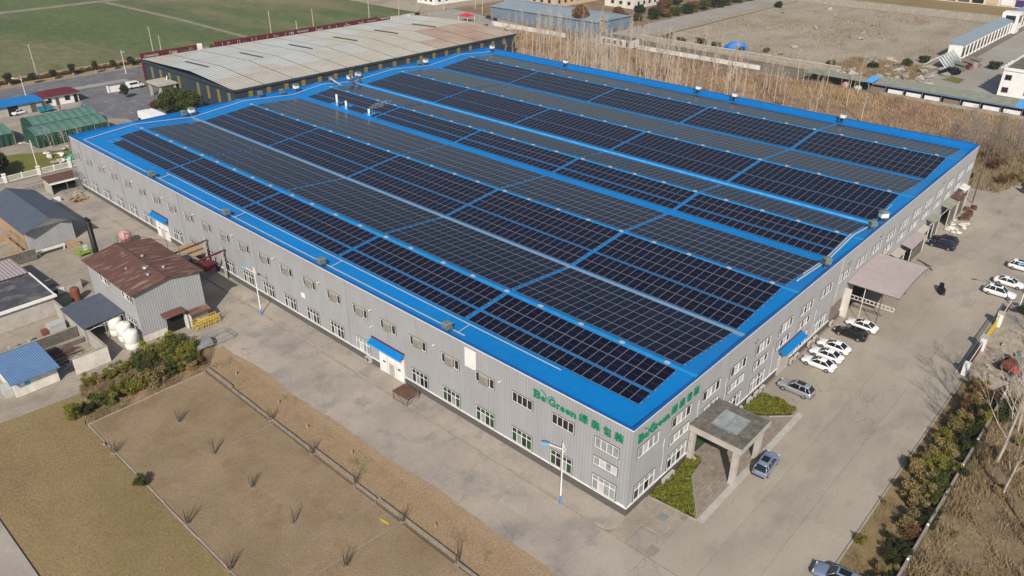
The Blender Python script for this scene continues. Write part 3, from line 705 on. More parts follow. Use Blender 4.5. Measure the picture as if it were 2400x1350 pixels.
for i in range(2):
    for j in range(2): part('pane', MB().box(14.0+i*1.7,-5.0+j*1.62,5.7,15.6+i*1.7,-3.48+j*1.62,5.72), 'glass_roof' if 'glass_roof' in MATS else 'glass_pale', sk)
part('door', MB().box(13.6,-.14,0,17.6,-.05,3.2), 'glass_green', po)
part('railing', MB().box(12.6,-1.2,.0,12.7,-.8,.9), 'plaster', po)
# paving and little gardens in front of the portico
pv = link('porch_paving', None); pv['kind'] = 'structure'
bm_ = MB(); cnt = 0
brick = MB().box(-.46,-.2,-.04,.46,.2,0).mesh('paving_stone', 'paving')
def in_pave(x, y):
    if y < -5.75 or y > -.2: return False
    left = 5.3 + (y+5.75)*1.45 if y < -2 else 10.8+(y+2)*1.7
    right = 28.6 + (y+5.75)*(-.75)
    if 12.2 < x < 13.2 and -6.4 < y < -5.4: return False
    return left < x < min(right, 27)
for r_ in range(14):
    for c_ in range(26):
        x = 4.9 + c_*.96 + (.48 if r_ % 2 else 0); y = -5.7 + r_*.43
        if in_pave(x-.4, y) and in_pave(x+.4, y):
            link('paving_stone', brick, pv, (x, y, .055+rnd.uniform(-.008,.008)))
struct('paving_bed', sheet([(5.0,-5.95),(10.4,-1.9),(13.6,-1.5),(13.6,-.05),(27,-.05),(27,-3.4),(29.2,-5.95)], .012), 'joint', pv)
struct('ramp_band', MB().box(4.9,-6.75,-.02,30.4,-5.97,.03), 'plaster', pv)
def hedge_bed(name, poly, h, n, mt, label, size=.11, kerbs=None):
    p = np.array(poly); lo, hi = p.min(0), p.max(0); pts = []
    def inside(q):
        c = False; j = len(p)-1
        for i in range(len(p)):
            if (p[i][1] > q[1]) != (p[j][1] > q[1]) and q[0] < (p[j][0]-p[i][0])*(q[1]-p[i][1])/(p[j][1]-p[i][1])+p[i][0]: c = not c
            j = i
        return c
    while len(pts) < n:
        q = (rnd.uniform(lo[0],hi[0]), rnd.uniform(lo[1],hi[1]))
        if inside(q):
            hh = h*(.62+.25*math.sin(q[0]*2.3)*math.cos(q[1]*1.9)+.2*rnd.random()+.2*math.sin(q[0]*6+q[1]*5)*.5)
            pts.append((q[0], q[1], hh*rnd.uniform(.55,1.05)))
    c = np.array(pts); base = np.array([c[:,0].mean(), c[:,1].mean(), 0])
    o = tag(link(name, tri_mesh(name, leaf_quads(c-base, size), 4, mt), None, tuple(base)), label, 'hedge')
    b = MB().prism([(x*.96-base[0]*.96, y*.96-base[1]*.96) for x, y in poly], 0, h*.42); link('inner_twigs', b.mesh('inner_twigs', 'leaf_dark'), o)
    return o
hedge_bed('garden_hedge', [(4.3,-.25),(4.7,-5.9),(10.3,-1.95),(13.5,-1.6),(13.5,-.3)], .75, 15000, 'leaf_garden', 'triangular olive green hedge bed between the factory corner and the porch', .1)
hedge_bed('garden_hedge', [(24.2,-.3),(27.1,-3.5),(29.2,-5.7),(30.7,-5.6),(31,-3),(31,-.9),(29,-.3)], .7, 9000, 'leaf_garden', 'small olive hedge bed between the porch and the silver SUV', .1)
struct('garden_kerb', MB().bar((4.3,-.1,.06),(4.75,-6.1,.06),.12,.16).bar((4.75,-6.1,.05),(10.5,-2.1,.05),.1,.14).bar((27,-3.6,.05),(29.2,-5.85,.05),.12,.16).bar((29.2,-5.85,.05),(31,-5.85,.05),.12,.16), 'kerb')

# arched canopy over the loading door
ac = thing('arched_canopy', 'large pinkish curved sheet canopy on thin posts over the loading entrance', 'canopy', (66,0,0))
def arc(x): return 5.0 + 1.5*math.sqrt(max(0, 1-((x-66.1)/8.2)**2))
m_ = MB(); N = 56
for k in range(N):
    xa, xb = 59+14*k/N, 59+14*(k+1)/N; xm = xa+(xb-xa)*.25
    za, zb, zm = arc(xa), arc(xb), arc(xm)
    m_.quad((xa,-7.8,za),(xm,-7.8,zm+.04),(xm,-.06,zm+.04),(xa,-.06,za)); m_.quad((xm,-7.8,zm+.04),(xb,-7.8,zb),(xb,-.06,zb),(xm,-.06,zm+.04))
    m_.quad((xa,-.06,za-.06),(xb,-.06,zb-.06),(xb,-7.8,zb-.06),(xa,-7.8,za-.06))
part('curved_roof', m_, 'pink_sheet', ac)
e = MB()
for yy in (-7.8,-.06): e.path([(59+14*k/14, yy, arc(59+14*k/14)-.05) for k in range(15)], .06, 5)
e.path([(59,-.06,arc(59)),(59,-7.8,arc(59))],.06,5); e.path([(73,-.06,arc(73)),(73,-7.8,arc(73))],.06,5)
part('rim_beam', e, 'frame_grey', ac)
for x, y in ((59.1,-2.8),(59.1,-5.4),(72.9,-2.8),(72.9,-5.4),(59.1,-7.6),(72.9,-7.6)):
    if y < -7: part('post', MB().tube((x,y,4.2),(x,y,arc(x)-.08),.06), 'steel', ac)
    else: part('post', MB().tube((x,y,0),(x,y,arc(x)-.08),.06), 'white_old' if y > -4 else 'rust_dark', ac)
tr = MB()
for y in (-.6,): pass
tr.bar((60.2,-.6,2.8),(60.2,-7.2,2.8),.1,.1).bar((60.2,-.6,3.4),(60.2,-7.2,3.4),.1,.1)
for k in range(12): tr.bar((60.2,-.6-k*.6,2.8),(60.2,-.6-k*.6,3.4),.1,.1)
part('truss', tr, 'white_old', ac)
part('side_wall', MB().box(58.6,-1.0,0,59.0,-.0,4.9), 'white_old', ac)

# ------------------------------------------------------------------ roof equipment
stand = MB()
for sx in (-.55,.55):
    for sy in (-.55,.55): stand.tube((sx,sy,0),(sx*.9,sy*.9,1.0),.04,.04,4)
stand.bar((-.6,-.6,.95),(.6,-.6,.95),.07,.07).bar((-.6,.6,.95),(.6,.6,.95),.07,.07).bar((-.6,-.6,.95),(-.6,.6,.95),.07,.07).bar((.6,-.6,.95),(.6,.6,.95),.07,.07).bar((-.55,-.55,.1),(.55,-.55,.9),.04,.04).bar((-.55,.55,.1),(.55,.55,.9),.04,.04)
stand_m = stand.mesh('stand', 'steel_green')
body = MB().box(-.55,-.55,1.0,.55,.55,1.75,0)
for k in range(5): body.box(-.56,-.45,1.08+k*.13,-.551,.45,1.14+k*.13,1); 
body_m = body.mesh('cabinet', ['steel_green','steel'])
bodyw_m = MB().box(-.5,-.5,1.0,.5,.5,1.7).box(-.56,-.45,1.1,-.5,.45,1.6).mesh('cabinet', 'plastic_white')
lid_m = MB().add([(-.68,-.68,1.76),(.68,-.68,1.76),(.68,.68,1.76),(-.68,.68,1.76),(-.45,-.45,1.92),(.45,-.45,1.92),(.45,.45,1.92),(-.45,.45,1.92)], [(0,3,2,1),(4,5,6,7),(0,1,5,4),(1,2,6,5),(2,3,7,6),(3,0,4,7)]).mesh('lid', 'steel_green')
whiteface_m = MB().loft([[(-.42,-.5,.9),(-.42,.5,.9),(-.42,.5,1.75),(-.42,-.5,1.75)],[(-.62,-.36,1.0),(-.62,.36,1.0),(-.62,.36,1.62),(-.62,-.36,1.62)]]).mesh('white_hood', 'plastic_white')
def cooler(x, y, z, kind, label, s=1.0, rz=0.0):
    c = thing('roof_cooler', label, 'roof vent', (x,y,z), rz, 'vent coolers on the factory roof')
    c.scale = (s,s,s)
    inst(('stand', stand_m, []), c)
    if kind == 'w': inst(('cabinet', bodyw_m, []), c); inst(('lid', lid_m, []), c); inst(('white_hood', whiteface_m, []), c)
    else: inst(('cabinet', body_m, []), c); inst(('lid', lid_m, []), c)
E = [(.9,107.1,'g','green vent cooler on the left eave, farthest along the long wall'),(.9,80.8,'g','green vent cooler on the left eave above the steel gantry'),
     (.9,54.6,'g','green vent cooler on the left eave, second from the lettered corner'),(.9,28.4,'g','green vent cooler on the left eave nearest the lettered corner'),
     (24.4,140.6,'g','green vent cooler in the far end valley behind the parked white truck'),(26.2,140.3,'w','white fronted cooler in the far end valley nearest the tents'),
     (44.7,141.2,'g','green cooler by the far parapet left of the pair near the warehouse corner'),(50.4,140.6,'g','green cooler second from the warehouse corner by the far parapet'),
     (54.6,140.6,'w','white fronted cooler by the far parapet beside the first yellow warehouse window'),(65.7,141,'g','tall green cooler between two ochre warehouse windows'),
     (70.7,139.6,'w','white cooler standing behind the two upright brown ducts'),(73.8,140,'w','white cooler where the far end pipe climbs the fourth slope'),
     (96.6,140.8,'g','green cooler in the last far end valley'),(98.6,140.4,'w','white cooler beside the green one in the last far end valley'),
     (125.2,138.9,'w','white cooler at the farthest roof corner'),(125.3,109.5,'w','white cooler on the far long parapet in front of the bare trees'),
     (125.3,65.8,'w','white cooler at the middle of the far long parapet, left one of two'),(125.3,55.5,'w','white cooler at the middle of the far long parapet, right one of two'),
     (125.3,28.3,'w','white cooler on the far long parapet nearest the parking lot'),(72.9,.9,'w','white cooler on the right edge of the roof above the parked black SUVs'),
     (68.3,1.0,'g','green louvred cooler at the right roof edge in the pipe valley'),(50.5,1.0,'g','dark cooler at the right roof edge above the curved canopy')]
for x, y, k_, lab in E:
    cooler(x, y, zroof(x) if x < 125 else zroof(x)+.3, k_, lab, .85 if (x < 2 or k_ == 'g') else 1.1, R(-40) if y < 3 and x > 10 else 0.0)
pp = MB()
def along(pts, r, mb, off=.28):
    out = []
    for (x0,y0),(x1,y1) in zip(pts[:-1], pts[1:]):
        xs = sorted({x0,x1,*[v for v in (RIDGE+VALLEY) if min(x0,x1) < v < max(x0,x1)]}, reverse=x0 > x1)
        for x in xs:
            t = 0 if x1 == x0 else (x-x0)/(x1-x0); out.append((x, y0+(y1-y0)*t, zroof(x)+off))
        if x0 == x1: out.append((x0,y0,zroof(x0)+off)); out.append((x1,y1,zroof(x1)+off))
    mb.path(out, r, 6)
along([(1.6,26),(1.6,139.2)], .085, pp); along([(1.6,139.2),(125,139.2)], .085, pp)
part('water_pipe', pp, 'pipe_grey', factory)
pp = MB(); along([(3.7,12.5),(3.7,107)], .07, pp)
for y in (28.4,54.6,80.8,107): along([(1.6,y-1.2),(3.7,y-1.2)], .06, pp)
part('water_pipe', pp, 'pipe_grey', factory)
pp = MB(); along([(42,1.7),(71,1.7)], .13, pp); along([(45,2.1),(62.2,2.1)], .1, pp); along([(71,1.9),(80,1.9)], .06, pp)
part('water_pipe', pp, 'pipe_grey', factory)
pp = MB(); pp.box(25.35,.6,zroof(25.8)+.02,25.95,LY-3,zroof(25.8)+.22); part('valley_gutter', pp, 'gutter_blue', factory)
pp = MB(); pp.box(70.8,.9,zroof(71)+.15,71.2,LY-3,zroof(71)+.4); part('cable_tray', pp, 'light_blue', factory)
pp = MB()
for k in range(4): pp.box(.3,35.6+k*.4,HP-.6,1.2,35.9+k*.4,HP-.3)
dh = MB()
for x in (68.9, 71.2): dh.path([(x,136,zroof(x)),(x,136,zroof(x)+1.5),(x+.2,137.4,zroof(x)+2.1)], .26, 8)
part('duct', dh, 'rust', factory); dh = MB(); dh.path([(66.5,137.6,11.3),(65.5,138.6,12.2),(64.5,139.6,13.2)], .3, 8); part('duct', dh, 'steel', factory)
for x, y, h, lab in ((54.2,122.9,2.75,'tallest white chimney pipe on the roof, leftmost of three'),(54.0,119.1,1.95,'middle white chimney pipe on the roof'),(54.3,110.9,1.5,'shortest white chimney pipe, the one giving off steam')):
    z = zroof(x)
    c = thing('roof_chimney', lab, 'chimney', (x,y,z), 0, 'white chimneys on the factory roof')
    part('flue', MB().tube((x,y,z-.1),(x,y,z+h),.24,.24,10), 'plastic_white', c, True)
    part('flashing_collar', MB().lathe((x,y,z), [(.5,0),(.45,.12),(.3,.25)], 10), 'light_blue', c)
# steam wisp drifting from the short chimney: a real puff volume
def steam():
    import bmesh
    m = bpy.data.materials.new('steam'); m.use_nodes = True; n = m.node_tree.nodes; l = m.node_tree.links; n.remove(n['Principled BSDF'])
    v = n.new('ShaderNodeVolumePrincipled'); v.inputs['Color'].default_value = (.95,.95,.95,1)
    tx = n.new('ShaderNodeTexCoord'); no = n.new('ShaderNodeTexNoise'); no.inputs['Scale'].default_value = 2.2; no.inputs['Detail'].default_value = 4
    mr = n.new('ShaderNodeMapRange'); mr.inputs[1].default_value = .45; mr.inputs[2].default_value = .7; mr.inputs[4].default_value = 1.1
    l.new(tx.outputs['Object'], no.inputs['Vector']); l.new(no.outputs['Fac'], mr.inputs[0]); l.new(mr.outputs[0], v.inputs['Density'])
    l.new(v.outputs[0], n['Material Output'].inputs['Volume']); MATS['steam'] = m
    b = MB(); rings = []
    for k in range(9):
        t = k/8; c = (t*4.2, -t*3.4, .25+t*1.5); r = .16+.75*math.sin(math.pi*min(1,t*.85+.1))*.7
        rings.append([(c[0]+r*math.cos(q)*.6, c[1]+r*math.cos(q)*.6, c[2]+r*math.sin(q)) for q in [2*math.pi*i/10 for i in range(10)]])
    b.loft(rings)
    o = link('steam', b.mesh('steam', 'steam'), None, (54.3,110.9,zroof(54.3)+1.5)); o['kind'] = 'stuff'; o['label'] = 'thin white wisp of steam drifting from the short chimney'
steam()
# ------------------------------------------------------------------ vehicles
def car_meshes(paint, kind):
    """local +x is the front, origin on the ground under the middle"""
    suv = kind in ('suv', 'hatch')
    L = {'sedan':4.75,'suv':4.75,'hatch':4.3}[kind]; hw = .9; k = L/4.7
    if kind == 'sedan': st = [(-2.35,.80,.66,.42),(-2.28,.92,.76,.3),(-2.0,.98,.84,.24),(-1.3,1.0,.9,.2),(-.3,.97,.91,.2),(.7,.95,.91,.2),(1.3,.9,.89,.2),(1.9,.8,.84,.22),(2.22,.66,.72,.28),(2.35,.52,.58,.34)]
    else: st = [(-2.35,.88,.7,.45),(-2.3,1.0,.82,.33),(-2.0,1.06,.88,.27),(-1.2,1.06,.92,.25),(-.2,1.04,.93,.25),(.8,1.02,.92,.25),(1.3,.98,.9,.25),(1.9,.9,.86,.27),(2.25,.76,.76,.32),(2.35,.6,.62,.38)]
    b = MB(); rings = []
    for x, zt, w, zb in st:
        x *= k
        rings.append([(x,-w*.86,zb),(x,-w,zb+.14),(x,-w,zt-.22),(x,-w*.95,zt-.08),(x,-w*.78,zt),(x,-w*.3,zt+.025),(x,w*.3,zt+.025),(x,w*.78,zt),(x,w*.95,zt-.08),(x,w,zt-.22),(x,w,zb+.14),(x,w*.86,zb)])
    b.loft(rings); body = b.mesh('body', paint, True)
    if kind == 'sedan': lo = (-1.78,1.05); hi = (-1.0,.28); zr, zl = 1.44, .96
    elif kind == 'hatch': lo = (-2.1,1.0); hi = (-1.72,.3); zr, zl = 1.5, 1.02
    else: lo = (-2.22,1.0); hi = (-1.8,.3); zr, zl = 1.66, 1.04
    lo = tuple(v*k for v in lo); hi = tuple(v*k for v in hi)
    b = MB(); rg = []
    for t in (0, .5, 1):
        s = t**.85; z = zl+(zr-.03-zl)*t; x0 = lo[0]+(hi[0]-lo[0])*t; x1 = lo[1]+(hi[1]-lo[1])*t; w = .84-.2*t
        rg.append([(x0,-w*.9,z),(x0+.12,-w,z),(x1-.15,-w,z),(x1,-w*.82,z),(x1,w*.82,z),(x1-.15,w,z),(x0+.12,w,z),(x0,w*.9,z)])
    b.loft(rg); glass = b.mesh('glass', 'car_glass')
    b = MB(); w = .645
    rg = [[(hi[0]+.02,-w*.85,zr-.035),(hi[0]+.14,-w,zr-.04),(hi[1]-.14,-w,zr-.04),(hi[1]-.02,-w*.8,zr-.035),(hi[1]-.02,w*.8,zr-.035),(hi[1]-.14,w,zr-.04),(hi[0]+.14,w,zr-.04),(hi[0]+.02,w*.85,zr-.035)],
          [(hi[0]+.1,-w*.7,zr+.03),(hi[0]+.25,-w*.82,zr+.04),(hi[1]-.25,-w*.82,zr+.04),(hi[1]-.12,-w*.7,zr+.02),(hi[1]-.12,w*.7,zr+.02),(hi[1]-.25,w*.82,zr+.04),(hi[0]+.25,w*.82,zr+.04),(hi[0]+.1,w*.7,zr+.03)]]
    b.loft(rg)
    for s in (-1,1):
        b.bar((lo[0]+.02,s*.77,zl),(hi[0]+.05,s*.58,zr-.02),.12,.06); b.bar((lo[1]-.02,s*.74,zl),(hi[1]-.04,s*.55,zr-.02),.07,.06)
        xm = (lo[0]+lo[1])/2; b.bar((xm,s*.845,zl),(xm-.05,s*.65,zr-.03),.09,.03)
        if suv: b.bar((lo[0]+.62,s*.845,zl),(hi[0]+.42,s*.65,zr-.03),.13,.03)
    roof = b.mesh('roof', paint, True)
    sun = MB().box(-.42 if suv else -.15,-.38,zr+.042,.1 if kind != 'suv' else .15,.38,zr+.052)
    if kind == 'suv': sun = MB().box(-1.1,-.42,zr+.042,.0,.42,zr+.052)
    sunroof = sun.mesh('sunroof', 'car_glass')
    wh = MB().tube((0,-.11,0),(0,.11,0),.335,.335,16,0); tyre = wh.mesh('tyre', 'tyre')
    wh = MB().tube((0,-.125,0),(0,.125,0),.215,.215,12,0)
    for q in range(5):
        a = q*2*math.pi/5; wh.bar((0,-.13,0),(.2*math.cos(a),-.13,.2*math.sin(a)),.05,.01)
    rim = wh.mesh('rim', 'rim')
    hl = MB()
    hl.box(-.06,-.16,-.06,.06,.16,.06); head = hl.mesh('headlight', 'lamp_clear'); tail = MB().box(-.05,-.17,-.07,.05,.17,.07).mesh('tail_light', 'lamp_red')
    mir = MB().obox((0,0,0),(.12,.2,.13)).mesh('mirror', paint)
    plate = MB().box(-.012,-.22,-.06,.012,.22,.06).mesh('number_plate', 'pole_blue')
    bump = MB().box(-2.36*k,-.7,.3,-2.3*k,.7,.46).box(2.3*k,-.6,.28,2.36*k,.6,.42).mesh('bumper_grille', 'black_paint')
    arch = MB()
    parts = [('body',body,[]),('glass',glass,[]),('roof',roof,[]),('sunroof',sunroof,[]),('bumper_grille',bump,[])]
    for x in (-1.42*k, 1.42*k):
        for y in (-.8,.8): parts.append(('wheel', tyre, [('rim', rim, [])], (x,y,.335)))
    for s in (-1,1):
        parts.append(('headlight', head, [], (2.2*k,s*.6,.66 if not suv else .76))); parts.append(('tail_light', tail, [], (-2.3*k,s*.58,.8 if not suv else .9)))
        parts.append(('mirror', mir, [], (.78*k,s*.97,1.02)))
    parts.append(('number_plate', plate, [], (-2.37*k,0,.62)))
    return parts
CM = {}
def car(paint, kind, x, y, rz, label, group='cars parked around the factory'):
    if (paint, kind) not in CM: CM[(paint, kind)] = car_meshes(paint, kind)
    t = thing('parked_car', label, 'car', (x,y,.0), rz, group)
    for sp in CM[(paint, kind)]: inst(sp, t)
N_ = R(90); S_ = R(-90)
car('car_silver','suv',34.5,-3.75,N_,'silver SUV with a dark roof panel parked alone beside the olive hedge bed')
car('car_white','sedan',42.5,-3.5,R(91),'white sedan nearest the silver SUV, first of the three white cars in a row')
car('car_white','sedan',45.4,-3.4,N_,'white sedan parked between two other white sedans')
car('car_white','sedan',48.3,-3.3,R(89),'white sedan farthest from the silver SUV in the row of three white cars')
car('car_black','suv',53.6,-3.7,R(91),'black SUV parked beside a white sedan near the curved canopy')
car('car_white','sedan',57.1,-4.1,R(88),'white sedan half hidden behind the black SUV near the curved canopy')
car('car_navy','suv',96.6,-4.1,N_,'dark navy SUV by the far lean-to sheds, the nearer of two dark cars')
car('car_black','suv',99.0,-3.9,R(89),'black SUV tucked behind the dark navy one by the far lean-to sheds')
car('car_blue_silver','suv',17.7,-7.7,R(4),'silver blue hatchback stopped beside the entrance porch')
car('car_white','suv',83.3,-17.0,S_,'white SUV with dark roof panel nearest the sliding gate')
car('car_white','sedan',88.4,-17.3,R(-91),'white sedan in the middle of three cars by the shrubs at the right edge')
car('car_white','suv',96.4,-17.7,S_,'white estate car farthest of the three cars at the right edge')
car('car_blue_silver','suv',6.9,-20.5,R(96),'silver blue car cut off by the bottom edge beside the verge')
# van and truck by the warehouse
v = thing('white_van', 'white van parked under a bare tree near the warehouse corner', 'van', (46,220,0))
part('body', MB().loft([[(44.4,y,.5),(48.6,y,.5),(49.3,y,.6),(49.4,y,1.1),(48.5,y,1.3),(47.8,y,2.1),(44.5,y,2.2)] for y in (219.1,220.9)]), 'car_white', v)
part('windscreen', MB().box(47.9,219.08,1.35,48.3,220.92,1.95).box(45,219.06,1.35,47.4,219.1,1.95), 'car_glass', v)
for x in (45.3,48.4):
    for y in (219.15,220.85): part('wheel', MB().tube((x,y-.1,.35),(x,y+.1,.35),.35,.35,12), 'tyre', v)
tr_ = thing('box_truck', 'large white box truck standing behind the far end of the factory', 'truck', (33,179,0), R(0))
part('cargo_box', MB().box(31.0,173.5,1.0,34.6,181.6,3.3), 'white', tr_); part('chassis', MB().box(31.3,173,.5,34.3,184,.95), 'black_paint', tr_)
part('cab', MB().box(31.4,182,.6,34.2,184,2.7), 'car_white', tr_)
for x in (31.3,34.3):
    for y in (175,180,183): part('wheel', MB().tube((x-.15,y,.5),(x+.15,y,.5),.5,.5,12), 'tyre', tr_)
tc = thing('cargo_tricycle', 'teal cargo tricycle parked in front of the guardhouse', 'tricycle', (17,211.5,0))
part('cargo_bed', MB().box(17.2,210.8,.5,19.3,212.2,1.1), 'teal_paint', tc); part('cab', MB().box(15.6,210.9,.4,17.0,212.1,1.7), 'teal_paint', tc); part('windscreen', MB().box(15.55,211,1.1,15.6,212,1.6), 'car_glass', tc)
for x, y in ((16,211.5),(18.6,210.8),(18.6,212.2)): part('wheel', MB().tube((x,y-.08,.3),(x,y+.08,.3),.3,.3,10), 'tyre', tc)
car('car_white','sedan',11.5,214.3,R(15),'small pale car outside the blue roofed shed', 'cars by the guardhouse')

# people: one continuous skinned figure, clothes and hair as children
def person(x, y, rz, label, top='cloth_dark', leg='cloth_dark'):
    root = thing('person', label, 'person', (x,y,0), rz, 'people walking')
    def skin(name, pts, edges, rads, mt):
        me = bpy.data.meshes.new(name); me.from_pydata(pts, edges, []); o = bpy.data.objects.new(name, me); C.objects.link(o)
        m = o.modifiers.new('s','SKIN'); o.modifiers.new('d','SUBSURF').levels = 1
        for i, r in enumerate(rads): me.skin_vertices[0].data[i].radius = (r, r)
        me.skin_vertices[0].data[0].use_root = True
        bpy.context.view_layer.update(); m2 = bpy.data.meshes.new_from_object(o.evaluated_get(bpy.context.evaluated_depsgraph_get()))
        bpy.data.objects.remove(o); m2.materials.clear(); m2.materials.append(M(mt)); m2.name = name
        return link(name, m2, root)
    J = [(0,0,.95),(0,0,1.2),(0,0,1.42),(.02,0,1.52),(.03,0,1.64),(0,.19,1.4),(-.05,.25,1.13),(.06,.26,.9),(0,-.19,1.4),(.08,-.25,1.13),(.12,-.24,.9),(0,.1,.9),(.14,.1,.5),(.08,.1,.08),(.22,.1,.04),(0,-.1,.9),(-.06,-.1,.5),(-.22,-.1,.12),(-.1,-.1,.05)]
    Eg = [(0,1),(1,2),(2,3),(3,4),(2,5),(5,6),(6,7),(2,8),(8,9),(9,10),(0,11),(11,12),(12,13),(13,14),(0,15),(15,16),(16,17),(17,18)]
    Rr = [.14,.14,.15,.06,.105,.06,.048,.04,.06,.048,.04,.095,.065,.045,.04,.095,.065,.045,.04]
    skin('body', J, Eg, Rr, 'skin')
    skin('jacket', [J[0],J[1],J[2],J[5],J[6],J[8],J[9],(.05,.26,.96),(.11,-.245,.96)], [(0,1),(1,2),(2,3),(3,4),(2,5),(5,6),(4,7),(6,8)], [.165,.165,.17,.08,.065,.08,.065,.055,.055], top)
    skin('trousers', [J[0],J[11],J[12],J[13],J[15],J[16],J[17]], [(0,1),(1,2),(2,3),(0,4),(4,5),(5,6)], [.15,.11,.085,.07,.11,.085,.07], leg)
    part_ = link('hair', MB().lathe((.0,0,1.62), [(.1,0),(.118,.05),(.1,.11),(.04,.145)], 10).mesh('hair', 'hair', True), root)
person(20.5, 209.6, R(200), 'person in dark clothes walking across the forecourt by the guardhouse')
person(232.2, 167.6, R(90), 'person in a red jacket standing at the end of the pale road', 'cloth_red')
person(247.5, 163.4, R(30), 'lone person in dark clothes walking along the pale road')

# ------------------------------------------------------------------ boiler house and the sheds on the left
bh = thing('boiler_house', 'grey corrugated boiler house with a rusty brown low gable roof', 'building', (-14.3,79,0))
def rib_box(x0, y0, x1, y1, z0, z1, mt, parent, gable=None):
    """four ribbed sheet walls; gable=(ridge z) raises the two y faces to a point"""
    for (ax, ay, ln, rz) in ((x0,y0,x1-x0,0.0),(x1,y0,y1-y0,R(90)),(x1,y1,x1-x0,R(180)),(x0,y1,y1-y0,R(-90))):
        b = rib_wall(ln, z0, z1, .36, .04)
        if gable and rz in (0.0, R(180)):
            h = len(b.v)//2
            for i in range(h, 2*h):
                u = b.v[i][0]/ln; b.v[i] = (b.v[i][0], b.v[i][1], z1 + (gable-z1)*(1-abs(2*u-1)))
        off = parent.location
        link('wall', b.mesh('wall', mt), parent, (ax-off.x, ay-off.y, -off.z), rz)
rib_box(-19.3,72.25,-9.2,88.5,.9,8.15,'wall_grey',bh,8.95)
part('footing', MB().box(-19.34,72.2,0,-15.7,72.5,1.0).box(-12.8,72.2,0,-9.15,72.5,1.0).box(-19.34,72.5,0,-19.1,88.54,.95).box(-9.4,72.5,0,-9.15,88.54,.95), 'white_old', bh)
m_ = MB()
for s in (-1,1):
    n = 46
    for k in range(n):
        ya, yb = 71.7+k*17.3/n, 71.7+(k+1)*17.3/n; ym = ya+(yb-ya)*.3; xe = -14.25+s*5.55; ze = 8.12
        m_.quad((-14.25,ya,9.02),(xe,ya,ze),(xe,ym,ze+.05),(-14.25,ym,9.07)); m_.quad((-14.25,ym,9.07),(xe,ym,ze+.05),(xe,yb,ze),(-14.25,yb,9.02))
    m_.quad((-14.25,71.7,8.95),(-14.25,89,8.95),(-14.25+s*5.55,89,8.05),(-14.25+s*5.55,71.7,8.05))
part('roof', m_, 'rust', bh)
part('ridge_flashing', MB().add([(-14.75,71.65,8.99),(-14.25,71.65,9.1),(-13.75,71.65,8.99),(-14.75,89.05,8.99),(-14.25,89.05,9.1),(-13.75,89.05,8.99)], [(0,1,4,3),(1,2,5,4)]), 'rust_dark', bh)
for x, y, s in ((-13.4,81.4,.3),(-14.9,77.2,.55),(-12.9,75.6,.3),(-15.6,74.9,.3),(-16.8,79.5,.22)):
    z = 9.0-abs(x+14.25)*.16
    part('roof_vent', MB().lathe((x,y,z), [(s*.6,0),(s*.6,.22),(s,.25),(s*.8,.38),(s*.2,.45)], 10), 'steel', bh)
lw = window_spec(3.3, 1.05, 4, None, (D,Wt,D,D), single=True)
for y in (83.8, 76.3): inst(lw, bh, (-19.3+14.3, y-79+0.0, 6.3), L_ROT)
for y in (76.3, 83.5): inst(window_spec(2.8, 1.9, 3, 1.2, (D,), single=True), bh, (-5.0, y-79, 1.2), L_ROT)
part('doorway', MB().box(-15.6,72.1,0,-13.0,72.22,2.9), 'dark_void', bh)
part('door_leaf', MB().box(-13.0,71.0,0,-12.9,72.2,2.4), 'white_old', bh)
part('canopy', MB().add([(-16.3,72.2,3.6),(-13.1,72.2,3.6),(-13.1,70.9,3.2),(-16.3,70.9,3.2),(-16.3,72.2,3.52),(-13.1,72.2,3.52),(-13.1,70.9,3.12),(-16.3,70.9,3.12)],[(0,3,2,1),(4,5,6,7),(0,1,5,4),(1,2,6,5),(2,3,7,6),(3,0,4,7)]), 'rust', bh)
part('canopy', MB().add([(-12.4,72.2,2.5),(-9.2,72.2,2.5),(-9.2,70.8,2.1),(-12.4,70.8,2.1),(-12.4,72.2,2.42),(-9.2,72.2,2.42),(-9.2,70.8,2.02),(-12.4,70.8,2.02)],[(0,3,2,1),(4,5,6,7),(0,1,5,4),(1,2,6,5),(2,3,7,6),(3,0,4,7)]), 'rust', bh)
solo('control_cabinet', MB().box(-12.9,71.3,0,-12.2,71.9,1.9).box(-12.95,71.25,1.9,-12.15,71.95,2.0).box(-12.8,71.28,1.0,-12.3,71.3,1.7), 'white', 'white steel cabinet between the boiler house doorway and the yellow rack', 'cabinet')
yr = MB()
for x in (-12.6,-11.6,-10.6,-9.5,-8.7):
    for y in (69.6,70.6): yr.box(x-.04,y-.04,0,x+.04,y+.04,1.45)
for z in (.5,1.0,1.4):
    for y in (69.6,70.6): yr.box(-12.6,y-.04,z,-8.7,y+.04,z+.08)
for x in (-12.6,-10.6,-8.7): yr.box(x-.04,69.6,.9,x+.04,70.6,.98)
for k in range(9): yr.bar((-12.3+k*.42,69.58,.1),(-12.1+k*.42,69.58,1.4),.05,.05)
solo('pipe_rack', yr, 'yellow_paint', 'yellow steel rack of frames in front of the boiler house', 'rack')
ch = thing('chimney_stack', 'tall black steel chimney rising behind the boiler house', 'chimney', (-17.0,90,0))
part('flue', MB().tube((-17,90,0),(-17,90,13.6),.42,.4,14), 'black_paint', ch, True)
part('rain_cap', MB().tube((-17.25,90,13.55),(-16.8,90,13.85),.5,.42,12), 'black_paint', ch)
part('rust_ring', MB().tube((-17,90,13.3),(-17,90,13.42),.47,.47,14), 'rust_dark', ch)
part('base_block', MB().box(-17.9,89.1,0,-16.1,90.9,.5), 'concrete_roof', ch)
tank = MB().lathe((0,0,0), [(.98,0),(1.05,.08),(1.05,.9),(1.01,.95),(1.05,1.0),(1.05,2.5),(.97,2.66),(.5,2.8),(.3,2.82)], 20)
